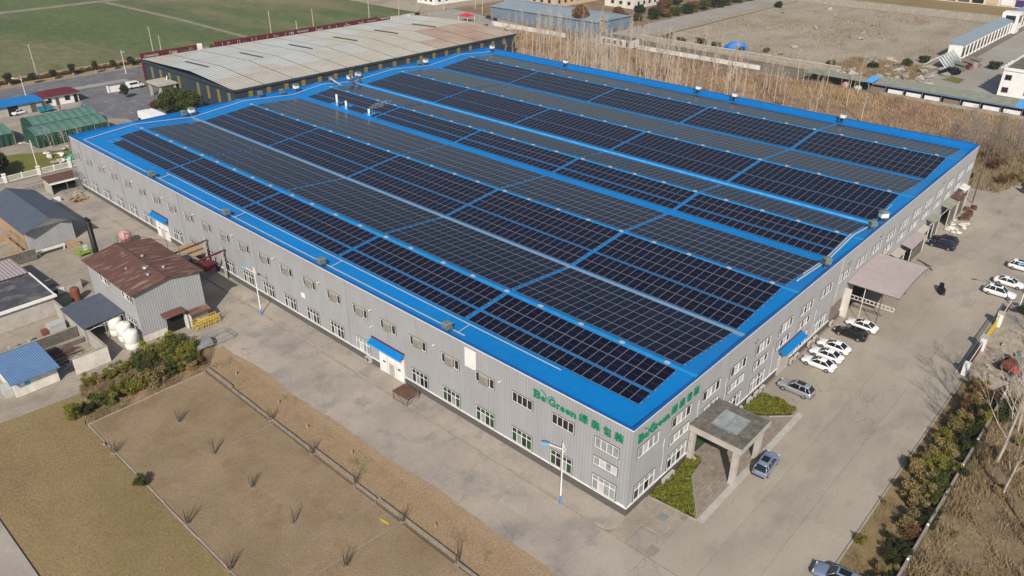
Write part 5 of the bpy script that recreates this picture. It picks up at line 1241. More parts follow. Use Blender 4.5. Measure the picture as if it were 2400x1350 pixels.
tk = thing('old_tractor', 'broken orange and red tractor among scrap behind the gate', 'tractor', (60.5,-23.4,0))
part('hood', MB().obox((60.0,-23.6,1.0),(2.4,1.1,.8),-.3), 'orange_paint', tk); part('seat', MB().obox((58.6,-24.6,1.1),(.9,.9,.5),-.3), 'red_paint', tk)
part('engine', MB().obox((61.6,-24.4,.9),(1.6,1.2,.9),-.3).obox((62.4,-23.9,1.4),(.9,.8,.5),.4), 'steel_green', tk)
for x, y, r in ((59.2,-22.9,.65),(58.4,-24.9,.65),(61.8,-23.1,.45)): part('wheel', MB().tube((x-.1,y,r),(x+.15,y,r),r,r,12), 'tyre', tk)
sc = random.Random(12)
def rubble(x0, y0, x1, y1, n, smin, smax, label, group, mt='stone_rubble', avoid=None):
    ms = []
    for q in range(4):
        v = [(RG.normal()*1.0, RG.normal()*1.0, RG.normal()*.6) for _ in range(10)]
        import bmesh
        bm_ = bmesh.new()
        for p in v: bm_.verts.new(Vector(p).normalized()*Vector((1,.8,.6)).length*.5)
        bmesh.ops.convex_hull(bm_, input=bm_.verts); me = bpy.data.meshes.new('rubble_stone'); bm_.to_mesh(me); bm_.free(); me.materials.append(M(mt)); ms.append(me)
    for k in range(n):
        x, y = sc.uniform(x0,x1), sc.uniform(y0,y1); s = sc.uniform(smin, smax)
        o = tag(link('rubble_stone', ms[k % 4], None, (x,y,s*.2), sc.uniform(0,6)), label, 'rubble', group); o.scale = (s*sc.uniform(.8,1.6), s, s*sc.uniform(.5,.9))
rubble(56,-30,74,-20.6,30,.3,.9,'lump of broken concrete lying behind the sliding gate','rubble behind the gate')
rubble(214,36,256,68,90,.6,2.6,'boulder or slab in the rubble strip at the corner of the bare lot','rubble by the bare lot','stone_rubble')
rubble(226,80,360,146,40,.6,2.0,'stone lying on the bare soil lot','stones on the bare lot','soil')

# ------------------------------------------------------------------ warehouse behind the factory
wh = thing('warehouse', 'long dark blue warehouse with a pale patched sheet roof going rusty at its right end', 'warehouse', (110,195,0))
X0, X1 = 52, 167.5
part('wall', MB().box(X0,167.2,-.1,X1,222,7.4), 'warehouse_wall', wh)
bands = [(167.0,7.55,178.0,8.3,'sheet_cream'),(178.0,8.3,191,9.1,'sheet_pale'),(191,9.1,205,8.55,'sheet_pale'),(205,8.55,222.2,7.9,'sheet_pale')]
for bi, (ya, za, yb, zb, mt) in enumerate(bands):
    n = 12
    for k in range(n):
        xa, xb = X0-.3+(X1-X0+.6)*k/n, X0-.3+(X1-X0+.6)*(k+1)/n - .25
        mt2 = mt
        if bi == 0 and k >= 8: mt2 = 'sheet_rusty'
        elif bi == 1 and k >= 9: mt2 = 'sheet_rusty'
        elif bi in (1,2) and k >= 6: mt2 = 'sheet_cream'
        m_ = MB(); ns = 9
        for q in range(ns):
            a0, a1 = xa+(xb-xa)*q/ns, xa+(xb-xa)*(q+1)/ns; am = a0+(a1-a0)*.25
            m_.quad((a0,ya,za),(am,ya,za+.12),(am,yb-.12,zb+.12),(a0,yb-.12,zb)); m_.quad((am,ya,za+.12),(a1,ya,za),(a1,yb-.12,zb),(am,yb-.12,zb+.12))
        part('roof_sheet', m_, mt2, wh)
m_ = MB()
for (ya, za, yb, zb, mt) in bands: m_.quad((X0-.3,ya,za-.12),(X1+.3,ya,za-.12),(X1+.3,yb,zb-.12),(X0-.3,yb,zb-.12))
part('roof_deck', m_, 'frame_grey', wh)
part('eave_trim', MB().box(X0-.4,166.8,7.0,X1+.4,167.05,7.6).box(X0-.5,166.8,7.0,X0-.25,222.3,7.7), 'warehouse_wall', wh)
for k in range(12): 
    if k % 2 == 0: part('roof_light', MB().add([(X0+5+k*9.2,191.4,9.4),(X0+5.9+k*9.2,191.4,9.4),(X0+5.9+k*9.2,204.8,8.9),(X0+5+k*9.2,204.8,8.9),(X0+5+k*9.2,191.4,9.0),(X0+5.9+k*9.2,191.4,9.0)],[(0,1,2,3),(4,5,1,0)]), 'frame_grey', wh)
for k in range(20):
    x = X0+4+k*5.8; part('window', MB().box(x,167.05,4.6,x+1.3,167.19,6.6), 'ochre', wh)
for k in range(9):
    y = 170+k*5.8
    if k != 4: part('window', MB().box(X0-.14,y,2.6,X0-.01,y+1.3,6.2), 'ochre', wh)
mw = thing('maroon_parapet', 'long flaking maroon parapet wall running behind the pale warehouse roof', 'wall', (110,224,0))
for k in range(18):
    x0 = 52+k*6.4
    if k in (3,): continue
    part('panel', MB().box(x0,223.6,0,x0+6.3,223.9,9.3 if k < 15 else 8.6), 'maroon' if k < 16 else 'white_old', mw)
    for q in range(3): part('flake', MB().box(x0+sc.uniform(.3,5.5),223.55,7.6+sc.uniform(0,1),x0+5.6+sc.uniform(0,.3),223.59,7.75+sc.uniform(0,1)) if q == 0 else MB().box((xx := x0+sc.uniform(.3,5.8)),223.55,7.8,xx+.25,223.59,8.8), 'pink_sheet', mw)
part('door_gap', MB().box(71.4,223.5,0,73,223.95,9.6), 'white', mw)
# gatehouse canopy, guardhouse, blue roofed shed, tents
gh = thing('gate_canopy', 'flat concrete gate canopy on columns beside the two round trees', 'shelter', (48.8,204,0))
part('roof', MB().prism([(45.6,200.2),(51.6,200.2),(51.6,208.4),(45.6,208.4)], 3.9, 4.3).prism([(45.9,200.5),(51.3,200.5),(51.3,208.1),(45.9,208.1)], 4.3, 4.5), 'plaster', gh)
for x, y in ((46.4,200.9),(50.8,200.9),(46.4,207.6),(50.8,207.6)): part('column', MB().box(x-.3,y-.3,0,x+.3,y+.3,3.9), 'plaster', gh)
part('wall', MB().box(48.4,202,0,51.2,207.4,3.9), 'plaster', gh); part('window', MB().box(48.3,203,1.3,48.39,205.5,2.6), 'glass_dark', gh)
for k in range(4): part('plant_pot', MB().lathe((50.2+.3*k,204+.5*k,4.5), [(.12,0),(.2,.3),(.02,1.1)], 6), 'white', gh)
solo('white_wall', MB().box(38.4,219.6,0,43.2,219.9,1.8).box(38.2,219.4,0,38.6,220.1,2.1), 'white', 'white sunlit wall at the far end of the forecourt beside the white van', 'wall')
g = MB(); g.bar((32.8,221.8,.2),(38.2,220.2,.2),.1,.1).bar((32.8,221.8,1.3),(38.2,220.2,1.3),.1,.1)
for k in range(14): g.bar((32.8+k*.41,221.8-k*.123,.2),(32.8+k*.41,221.8-k*.123,1.3),.05,.05)
solo('folding_gate', g, 'steel', 'low folding gate across the forecourt entrance by the white wall', 'gate')
gu = thing('guardhouse', 'small white guardhouse with a maroon hipped roof', 'building', (23.5,219.5,0))
part('wall', MB().box(18.6,216.4,0,28.4,222.6,2.9), 'white', gu)
part('roof', MB().add([(17.7,215.5,2.9),(29.2,215.5,2.9),(29.2,223.5,2.9),(17.7,223.5,2.9),(20.9,219.5,4.1),(26.3,219.5,4.1)],[(0,1,5,4),(1,2,5),(2,3,4,5),(3,0,4),(0,3,2,1)]), 'maroon', gu)
for a, b_ in ((19.4,20.9),(24.6,26.0)): part('window', MB().box(a,216.3,1.0,b_,216.39,2.3), 'glass_dark', gu)
part('door', MB().box(27.1,216.3,0,28.1,216.39,2.3), 'dark_void', gu); part('door', MB().box(22.0,216.3,0,22.9,216.39,2.2), 'frame_grey', gu)
part('porch', MB().box(18.0,215.4,2.1,19.8,216.3,2.25).bar((22.8,214.8,.9),(24.3,214.8,.9),.05,.05).bar((22.8,214.8,0),(22.8,214.8,.9),.05,.05).bar((24.3,214.8,0),(24.3,214.8,.9),.05,.05), 'white', gu)
br_ = thing('blue_roofed_shed', 'long low shed with a bright blue sheet roof beside the guardhouse', 'shed', (3,216,0))
part('wall', MB().box(-25,213.8,0,17.5,219.5,2.8), 'plaster', br_)
part('roof', MB().add([(-25,213.2,2.9),(18,213.2,2.9),(18,220,3.5),(-25,220,3.5),(-25,213.2,2.78),(18,213.2,2.78),(18,220,3.38),(-25,220,3.38)],[(0,1,2,3),(7,6,5,4),(0,4,5,1),(1,5,6,2),(2,6,7,3)]), 'roof_blue', br_)
part('doorway', MB().box(8.6,213.7,0,11.2,213.79,2.6), 'dark_void', br_); part('door', MB().box(14.4,213.7,0,15.8,213.79,2.3), 'frame_grey', br_); part('doorway', MB().box(-6,213.7,0,-3,213.79,2.6), 'dark_void', br_)
def tent(x0, y0, x1, y1, h, label):
    t = thing('tarpaulin_tent', label, 'tent', ((x0+x1)/2,(y0+y1)/2,0), 0, 'green tarpaulin tents')
    m_ = MB(); n = 9; cols = 9
    for k in range(n):
        xa, xb = x0+(x1-x0)*k/n, x0+(x1-x0)*(k+1)/n; xm = (xa+xb)/2
        for a, b_, sa, sb in ((xa,xm,0,-.16),(xm,xb,-.16,0)):
            pa_ = [(y0+(y1-y0)*j/cols, h+1.1*math.sin(math.pi*j/cols)) for j in range(cols+1)]
            for (ya, za), (yb, zb) in zip(pa_[:-1], pa_[1:]): m_.quad((a,ya,za+sa),(b_,ya,za+sb),(b_,yb,zb+sb),(a,yb,zb+sa))
    part('tarp_roof', m_, 'tarp_top', t)
    m_ = MB(); nn = 44
    def side(p, q):
        for k in range(nn):
            a, b_ = k/nn, (k+1)/nn; w0 = .12*math.sin(k*1.9)+.08*math.sin(k*.7); w1 = .12*math.sin((k+1)*1.9)+.08*math.sin((k+1)*.7)
            d = Vector((q[0]-p[0], q[1]-p[1], 0)); nrm = Vector((d.y,-d.x,0)).normalized()
            P0 = Vector((p[0],p[1],0))+d*a; P1 = Vector((p[0],p[1],0))+d*b_
            m_.quad(tuple(P0+nrm*(w0*1.6)),tuple(P1+nrm*(w1*1.6)),tuple(P1+nrm*w1*.3+Vector((0,0,h))),tuple(P0+nrm*w0*.3+Vector((0,0,h))))
    side((x0,y0),(x1,y0)); side((x0,y1),(x0,y0)); side((x1,y0),(x1,y1))
    part('tarp_skirt', m_, 'tarp_green', t)
    for x in (x0, x0): m_ = MB(); m_.add([(x,y0+(y1-y0)*j/cols,h+1.1*math.sin(math.pi*j/cols)) for j in range(cols+1)], [tuple(range(cols+1))]); part('end_panel', m_, 'tarp_green', t); break
    for k in range(6): part('guy_pole', MB().tube((x0+(x1-x0)*k/5,y0-.3,0),(x0+(x1-x0)*k/5,y0-.15,h-.1),.06,.05,5), 'bark_pale', t)
tent(3.6,178.4,21.2,187.2,3.1,'green tarpaulin tent nearest the factory corner')
tent(6.5,188.2,22.6,197.4,3.1,'green tarpaulin tent behind the front one, next to the forecourt')
tent(-18,186,1.0,198,3.0,'green tarpaulin tent cut off by the left edge')
sc = random.Random(21)
LS = [lump(20+k, 'stone_rubble' if k % 2 else 'white_old') for k in range(4)]
for k in range(20):
    x = sc.uniform(2,9.5); y = sc.uniform(163,176); r = sc.uniform(.6,2.0)
    o = tag(link('rubble_sack', LS[k % 4], None, (x,y,r*.2), sc.uniform(0,6)), 'lump in the rubbish heap between tents and lattice fence', 'rubble', 'heap by the tents'); o.scale = (r*1.3, r, r*.6)
ng = blob_points(500, [(6.2,164.5,.4,1.9,.8,.5),(8.4,166.5,.6,1.5,.8,.6),(5.0,163.2,.3,1.2,.6,.3)], .7); stuff('green_netting', tri_mesh('green_netting', leaf_quads(ng, .3), 4, 'net_green'), 'bright green netting heaped by the lattice fence')

# ------------------------------------------------------------------ buildings along the top
def far_building(name, x0, y0, x1, y1, h, wall, roof, label, cat='building', ridge=None, wins=None, parapet=False):
    t = thing(name, label, cat, ((x0+x1)/2,(y0+y1)/2,0))
    part('wall', MB().box(x0,y0,-.1,x1,y1,h), wall, t)
    if ridge:
        xm = (x0+x1)/2
        part('roof', MB().add([(x0-.5,y0-.5,h),(xm,y0-.5,h+ridge),(x1+.5,y0-.5,h),(x0-.5,y1+.5,h),(xm,y1+.5,h+ridge),(x1+.5,y1+.5,h)],[(0,1,4,3),(1,2,5,4),(0,2,1),(3,4,5),(0,3,5,2)]), roof, t)
    else:
        part('roof', MB().box(x0-.2,y0-.2,h,x1+.2,y1+.2,h+.3), roof, t)
        if parapet: part('parapet', MB().box(x0-.25,y0-.25,h,x1+.25,y0,h+.9).box(x0-.25,y0,h,x0,y1,h+.9).box(x1,y0,h,x1+.25,y1,h+.9).box(x0,y1,h,x1,y1+.25,h+.9), wall, t)
    if wins:
        fl, fy, fx = wins
        for z in fl:
            for y in fy: 
                w_ = part('window', MB().box(x0-.12,y-.9,z-.8,x0-.01,y+.9,z+.8), 'frame_grey', t); part('pane', MB().box(x0-.16,y-.75,z-.65,x0-.12,y-.05,z+.65).box(x0-.16,y+.05,z-.65,x0-.12,y+.75,z+.65), 'glass_dark', w_)
            for x in fx: 
                w_ = part('window', MB().box(x-.9,y0-.12,z-.8,x+.9,y0-.01,z+.8), 'frame_grey', t); part('pane', MB().box(x-.75,y0-.16,z-.65,x-.05,y0-.12,z+.65).box(x+.05,y0-.16,z-.65,x+.75,y0-.12,z+.65), 'glass_dark', w_)
    return t
far_building('grey_factory', 221,169,246,231,4.8,'wall_steel','roof_greyblue','long grey blue shed with a pale grey gable roof beyond the warehouse end','shed',1.6)
far_building('cream_building', 264,227,300,262,11,'cream_wall','cream_wall','cream building with rows of windows at the top edge behind the grey shed','building',None,((2.6,6.2),[231+5*k for k in range(7)],[267+5*k for k in range(7)]))
far_building('white_house', 227,276,262,290,9,'white','roof_slate','white house at the top edge behind the far end of the wheat field','building',None,((2.2,5.6),[279,283,287],[230+5*k for k in range(7)]))
far_building('cream_annex', 288,196,330,214,8,'white_old','cream_wall','pale building with a dark base at the top edge right of the autumn tree','building',None,((2.4,5.4),[199,204,209],[292+5*k for k in range(7)]))
far_building('white_building', 227.2,-12,252,17.6,8.0,'white','concrete_roof','white two storey building cut off by the right edge','building',None,((2.2,6.0),[-9+6.2*k for k in range(5)],[]),True)
part('stair_fins', MB().box(228,17.7,8,229,18.6,8.7).box(232,17.7,8,233,18.6,8.7).box(236,17.7,8,237,18.6,8.7).box(240,17.7,8,241,18.6,8.7), 'white', bpy.data.objects['white_building'])
bk = far_building('shop_block', 432,-20,446,150,9,'white_old','concrete_roof','long row of shop fronts with cream and purple panels at the top right edge','building')
for k in range(24):
    y = 146-k*6.8; mt = ['glass_dark','cream_wall','white','glass_dark','purple' if k in (16,17) else 'frame_grey'][k % 5]
    part('shop_front', MB().box(431.7,y-5.4,.6,431.99,y,3.6), 'purple' if k in (13,14) else mt, bk); part('sign_board', MB().box(431.6,y-5.6,3.8,431.95,y+.2,5.2), 'cream_wall' if k % 3 else 'white', bk)
# white arcade building
ar = thing('arcade_building', 'long white building with a row of tall dark openings beside the bare lot', 'building', (325,44,0))
part('wall', MB().box(275,41.4,0,400,46,5.2), 'white', ar)
for k in range(24):
    x = 276.5+k*5.1
    if 349 < x < 356: continue
    part('opening', MB().box(x,41.28,.9,x+3.0,41.39,4.3), 'glass_dark', ar)
    part('pilaster', MB().box(x+3.5,41.1,0,x+4.1,41.39,5.2), 'white', ar)
part('glazed_roof', MB().add([(275,41.0,5.2),(400,41.0,5.2),(400,46.3,6.4),(275,46.3,6.4),(275,46.4,5.1),(400,46.4,5.1)],[(0,1,2,3),(3,2,5,4),(0,3,4),(1,5,2)]), 'roof_greyblue', ar)
part('tower', MB().box(349.6,39.6,0,356,46.2,8.4), 'white', ar); part('tower_window', MB().box(350.6,39.45,4.4,354.6,39.59,7.2).box(349.45,40.8,4.4,349.59,44.6,7.2), 'glass_dark', ar)
gf = thing('greenhouse_frame', 'collapsed pale glass roof frame at the near end of the white arcade', 'frame', (266,44,0))
for k in range(7): part('rib', MB().bar((256+k*3,40.5,0),(256+k*3,44,3.6),.2,.2).bar((256+k*3,44,3.6),(256+k*3,48,.5),.2,.2), 'white', gf)
part('pane', MB().add([(256,40.6,.2),(274,40.6,.4),(274,44,3.6),(256,44,2.8)],[(0,1,2,3)]), 'glass_pale', gf)
for x, y, lab, mt in ((262,35.5,'small maroon sheet kiosk beside the white arcade','maroon'),(268,34.5,'brown roofed stall beside the maroon kiosk','pink_sheet'),(256,36.5,'dark green stall at the near end of the kiosks','steel_green')):
    t = thing('kiosk', lab, 'kiosk', (x,y,0)); part('body', MB().box(x-1.8,y-1.4,0,x+1.8,y+1.4,2.3), mt, t)
    part('roof', MB().add([(x-2.3,y-2,2.4),(x+2.3,y-2,2.4),(x+2.3,y+2,3.0),(x-2.3,y+2,3.0),(x-2.3,y-2,2.3),(x+2.3,y-2,2.3),(x+2.3,y+2,2.9),(x-2.3,y+2,2.9)],[(0,1,2,3),(7,6,5,4),(0,4,5,1),(1,5,6,2),(2,6,7,3),(3,7,4,0)]), 'timber_old', t); part('counter', MB().box(x-1.6,y-1.9,0,x+1.6,y-1.4,.9), 'timber_old', t)
dk = blob_points(700, [(250,37,.8,4,2.5,.9),(247,38.5,.6,2,2,.6)], .6); stuff('dark_scrap_heap', tri_mesh('dark_scrap_heap', leaf_quads(dk, .5), 4, 'cloth_dark'), 'dark heap of scrap next to the rubble strip')
struct('green_weeds', sheet([(236,31),(244,31),(246,35.5),(238,37)], -.03), 'lawn_green')
# lot walls
wall_thing(224.8,66,224.8,149,1.8,'old weathered concrete wall between the reeds and the bare lot','kerb','white_old',.4)
wall_thing(372.5,46,372.5,149,3.4,'long grey concrete wall along the far side of the bare lot','kerb','kerb',.5)
wall_thing(225,148.6,372,148.6,1.6,'low grey wall along the pale road beside the bare lot','kerb','kerb',.4)
wall_thing(203.0,-6,203.0,45,.9,'low concrete wall in front of the row of sheds behind the reeds','kerb','kerb',.4)
wall_thing(208,88,208,139,1.6,'broken cream wall fragment among the bare trees','white_old','kerb',.4)
# row of sheds behind the reeds
sr = thing('shed_row', 'long row of low sheds with olive ribbed roofs and a blue end behind the reeds', 'sheds', (207,25,0))
m_ = MB()
for k in range(64):
    ya, yb = 8+k*.62, 8+(k+1)*.62; ym = ya+.2
    m_.quad((203.6,ya,3.0),(211.4,ya,3.75),(211.4,ym,3.85),(203.6,ym,3.1)); m_.quad((203.6,ym,3.1),(211.4,ym,3.85),(211.4,yb,3.75),(203.6,yb,3.0))
part('roof', m_, 'shed_roof', sr)
part('roof', MB().add([(203.6,-14,3.0),(211.4,-14,3.8),(211.4,8,3.8),(203.6,8,3.0),(203.6,-14,2.88),(211.4,-14,3.68),(211.4,8,3.68),(203.6,8,2.88)],[(0,1,2,3),(7,6,5,4),(0,3,7,4)]), 'light_blue', sr)
part('roof', MB().add([(203.6,48,3.0),(211.4,48,3.75),(211.4,50.5,3.75),(203.6,50.5,3.0)],[(0,1,2,3)]), 'light_blue', sr)
part('roof', MB().add([(203.8,50.5,2.9),(210,50.5,3.2),(210,70,3.2),(203.8,70,2.9),(203.8,50.5,2.8),(203.8,70,2.8)],[(0,1,2,3),(0,3,5,4)]), 'shed_roof', sr)
part('gutter', MB().box(203.3,-14,2.75,203.6,48,3.0), 'roof_steelblue', sr)
part('back_wall', MB().box(209.6,-14,0,209.9,70,2.9), 'frame_grey', sr)
for k in range(11):
    y = -10+k*5.4; part('stall_front', MB().box(204.0,y,0,204.3,y+4.4,1.9), 'white' if k % 4 != 2 else 'timber_old', sr); part('post', MB().box(203.7,y-.4,0,203.9,y-.2,2.85), 'steel', sr)
for k in range(4): part('post', MB().box(203.9,52+k*5.5,0,204.1,52.2+k*5.5,2.85), 'timber_old', sr)
solo('pink_bundle', MB().lathe((204.6,56.5,0), [(1.0,0),(1.2,.7),(.8,1.5),(.2,1.8)], 9), 'pink_paint', 'bright pink bundle under the open end of the shed row', 'bundle')
solo('grey_bundle', MB().lathe((204.8,52.5,0), [(1.2,0),(1.3,.6),(.8,1.2),(.2,1.4)], 9), 'sheet_pale', 'grey sheeted bundle next to the pink one in the shed row', 'bundle')
hr = thing('ruined_hut', 'small roofless white hut with arched windows among the bare trees', 'hut', (209,148,0))
part('wall', MB().box(206.4,141.5,0,206.8,156,2.9).box(206.8,141.5,0,212,141.9,2.9).box(211.6,141.9,0,212,156,2.4), 'white_old', hr); part('roof', MB().box(207,142,2.6,213.5,156.3,2.9), 'concrete_roof', hr)
for y in (142.6,145.6,148.6,151.6,154): part('window', MB().box(206.25,y,.7,206.39,y+1.3,2.2), 'frame_grey', hr)
solo('blue_tarp_pile', MB().lathe((235,111.5,0), [(4.5,0),(4.2,1.4),(2.4,2.6),(.4,3.0)], 9), 'blue_tarp', 'bright blue tarpaulin draped over a pile at the edge of the bare lot', 'tarpaulin')
solo('blue_sheet', MB().obox((231.5,117,.2),(4,2,.3),.4), 'light_blue', 'small faded blue sheet on the bare lot', 'sheet')
rc = thing('red_tent', 'red awning stall beside the road beyond the warehouse', 'stall', (205,231,0)); part('canopy', MB().add([(202.5,228,2.4),(207.5,228,2.4),(207.5,234,2.4),(202.5,234,2.4),(205,231,3.8)],[(0,1,4),(1,2,4),(2,3,4),(3,0,4)]), 'red_paint', rc)
for x, y in ((202.7,228.2),(207.3,228.2),(207.3,233.8),(202.7,233.8)): part('post', MB().box(x-.08,y-.08,0,x+.08,y+.08,2.45), 'white', rc)
car('car_navy','suv',213.5,222,R(70),'dark blue car with a white roof load beyond the warehouse end','cars beyond the warehouse'); car('car_black','sedan',217.5,229,R(70),'black car parked nearest the red awning stall','cars beyond the warehouse')
car('car_white','sedan',203,204,R(60),'white car beside the small blue canopy past the warehouse end','cars beyond the warehouse')
wall_thing(171,212,199,212,1.9,'short maroon wall past the far end of the warehouse','maroon')
wall_thing(206,174,206,216,1.9,'long pale arcaded wall behind the bare trees at the top','white_old','kerb',.5)

# ------------------------------------------------------------------ utility poles
def pole(x, y, h, label, lampy=False, ax=0.0):
    t = thing('utility_pole', label, 'utility pole', (x,y,0), 0, 'poles along the wheat field')
    inst(('shaft', MB().tube((0,0,0),(0,0,h),.2,.13,7).mesh('shaft','bark_pale'), []), t)
    inst(('crossarm', MB().bar((-1.1,0,h-1.0),(1.1,0,h-1.0),.12,.12).bar((-.7,0,h-.4),(.7,0,h-.4),.1,.1).mesh('crossarm','steel'), []), t)
for x, y, h, lab in ((31.2,257.5,10.4,'concrete pole rising from the verge trees at the left'),(72.3,260.4,10.6,'concrete pole just behind the near corner of the warehouse'),(75.2,260.1,7,'shorter pole right beside the warehouse corner pole'),
    (122.5,261.6,10.4,'concrete pole behind the middle of the warehouse, tallest above the roof'),(135.1,262,5,'short pole right of the tall one behind the warehouse'),(143.8,262.5,8.8,'pole in front of the green field centre behind the warehouse'),
    (175.2,264.1,11.5,'tall pole at the right part of the wheat field'),(194.5,266,9,'pole near the right corner of the wheat field'),(208,268,10,'pole beside the dry ground before the white house'),(216,258,10,'pole in front of the white house'),(232,252,9,'pole at the bend of the road by the white house'),(222.6,238,9,'pale pole rising behind the red awning stall'),(262,236,10,'pale pole at the edge of the cream building')):
    pole(x, y, h, lab)
fp = MB().box(-.12,-.12,0,.12,.12,1.8).mesh('post','bark_pale')
for k in range(15): tag(link('field_marker', fp, None, (140+k*4.6,250.5,0)), 'short pale post between the road and the field', 'post', 'marker posts along the road')

# ------------------------------------------------------------------ vegetation
def shrub_mesh(n, r, h, mt, leaf=.16, lumps=14, flat=.8):
    bl = [(0,0,h*.42,r*.6,r*.6,h*.38)]
    for k in range(lumps):
        a = RG.uniform(0,6.28); d = r*RG.uniform(.3,.95); s = r*RG.uniform(.14,.42)
        bl.append((math.cos(a)*d, math.sin(a)*d, h*RG.uniform(.2,.95), s, s, s*flat))
    p = blob_points(n, bl, .3); p = p[p[:,2] > .03]
    return tri_mesh('foliage', leaf_quads(p, leaf), 4, mt)
def twig_mesh(h, r, n=14, mt='twig'):
    b = MB()
    for k in range(n):
        a = rnd.uniform(0,6.28); s = rnd.uniform(.3,1)*r; z = h*rnd.uniform(.7,1)
        b.tube((rnd.uniform(-.08,.08),rnd.uniform(-.08,.08),0),(math.cos(a)*s*.5,math.sin(a)*s*.5,z*.55),.022,.014,3,0,False)
        b.tube((math.cos(a)*s*.5,math.sin(a)*s*.5,z*.55),(math.cos(a)*s,math.sin(a)*s,z),.014,.005,3,0,False)
        if k % 2: b.tube((math.cos(a)*s*.5,math.sin(a)*s*.5,z*.5),(math.cos(a+.5)*s*.9,math.sin(a+.5)*s*.9,z*.85),.012,.005,3,0,False)
    return b.mesh('twigs', mt)
SH = {}
for key, mt in (('olive','leaf_olive'),('green','leaf_green'),('dark','leaf_dark'),('dry','leaf_dry'),('brown','leaf_brown')):
    SH[key] = [shrub_mesh(3600, 1.0, 1.5, mt, .064 if key != 'dry' else .07) for _ in range(4)]
TW = [twig_mesh(1.4, .7) for _ in range(3)]
def shrub(kind, x, y, s, label, group, h=1.0, name='shrub'):
    t = thing(name, label, 'shrub', (x,y,0), rnd.uniform(0,6.28), group); t.scale = (s,s,s*h)
    link('foliage', rnd.choice(SH[kind]), t); link('stems', rnd.choice(TW), t); return t
hu = [(-29.4,67.2,.9,'olive'),(-28,66.8,.8,'dry'),(-26.6,67,.9,'olive'),(-25.2,67,.8,'olive'),(-23.8,67.1,.95,'olive'),(-22.4,67,1.2,'green'),(-21,67.4,1.3,'brown'),(-19.7,67.3,1.5,'olive'),(-18.4,67.2,1.5,'olive'),(-17.3,66.4,1.6,'green'),(-16.5,65.2,1.5,'olive'),(-16.9,63.6,1.4,'olive'),
      (-20.6,65.7,1.3,'green'),(-22.6,65.2,1.1,'green'),(-19.2,65.4,1.2,'olive'),(-17.5,62,1.1,'green'),(-17.0,61,.8,'brown')]
for i, (x, y, s, k) in enumerate(hu): shrub(k, x, y, s*1.18, '%s shrub in the upper hedge row by the boiler house' % {'olive':'yellow olive','green':'green','dry':'dry straw coloured','brown':'reddish brown','dark':'dark'}[k], 'upper hedge row')
hl = [(-33.2,61.4,1.2,'olive'),(-32.2,61,1.0,'dark'),(-30.0,61.6,1.3,'green'),(-29.2,61.3,1.2,'olive'),(-27.6,61.8,1.1,'green'),(-26.3,61.7,1.3,'olive'),(-24.9,61.3,1.4,'olive'),(-23.4,61.2,1.5,'dry'),(-22.2,61.6,1.4,'green'),(-20.9,61.4,1.3,'green'),(-19.5,61.4,1.1,'olive'),(-18.2,60.6,.8,'dry'),(-23.4,63.0,1.2,'dark'),(-21.7,63.1,1.1,'green'),(-25.6,64.4,.7,'dry'),(-27.6,64.5,.5,'dry')]
for i, (x, y, s, k) in enumerate(hl): shrub(k, x, y, s*1.15, '%s shrub in the lower hedge row by the lawn' % {'olive':'yellow olive','green':'green','dry':'dry straw coloured','brown':'brown','dark':'dark'}[k], 'lower hedge row')
shrub('green', -33.3, 43.2, .85, 'lone green bush casting a dark shadow on the lawn kerb', 'bushes on the lawn', 1.25, 'bush')
def bare_bush(h, n=13, spread=.55):
    b = MB()
    for k in range(n):
        a = rnd.uniform(0,6.28); s = rnd.uniform(.15,1)*spread; z = h*rnd.uniform(.7,1.05); x0, y0 = math.cos(a)*.15, math.sin(a)*.15
        b.tube((x0,y0,0),(math.cos(a)*s,math.sin(a)*s,z),.03,.01,4,0,False)
    return b.mesh('stems', 'twig')
BB = [bare_bush(2.4), bare_bush(2.1, 16, .8), bare_bush(2.6, 11, .45)]
bb_l = ['bare stemmed shrub in the middle of the lawn nearest the hedge','bare shrub on the left lawn kerb, first below the hedge','bare shrub in mid lawn, second below the hedge','bare shrub in mid lawn, third below the hedge','bare shrub on the left lawn kerb below the lone green bush','bare shrub in mid lawn level with the lone lamp','bare dark shrub on the left kerb at the bottom edge','bare leaning shrub in mid lawn nearest the bottom edge','bare shrub on the low wall, third from the hedge','bare shrub on the low wall, first from the hedge','bare shrub on the low wall, fourth from the hedge','bare shrub on the low wall at the bottom edge','bare shrub on the low wall, second from the hedge']
for i, (x, y) in enumerate([(-24.9,50.9),(-33.0,51.0),(-25.1,42.0),(-25.0,33.7),(-32.7,33.9),(-25.0,25.6),(-32.8,24.9),(-24.8,16.8),(-16.8,25.4),(-16.8,42.7),(-16.8,17.2),(-16.9,8.7),(-17,33.5)]):
    t = thing('bare_shrub', bb_l[i], 'shrub', (x,y,0), rnd.uniform(0,6), 'bare shrubs on the lawn'); link('stems', BB[i % 3], t); link('planting_ring', MB().box(-.3,-.3,0,.3,.3,.08).mesh('planting_ring','kerb_dark'), t)
for x, y in ((-14.5,55),(-14.2,45),(-13.8,30),(-15,14),(-14.6,38)): solo('cut_stump', MB().tube((x,y,0),(x,y,.5),.14,.12,7), 'timber', 'short pale cut stump on the brown grass strip by the concrete', 'stump', 'stumps on the grass strip')
solo('yellow_plank', MB().obox((-18.2,18.6,.05),(.2,1.2,.08),.1), 'yellow_paint', 'short yellow plank lying on the lawn by the low wall', 'plank')
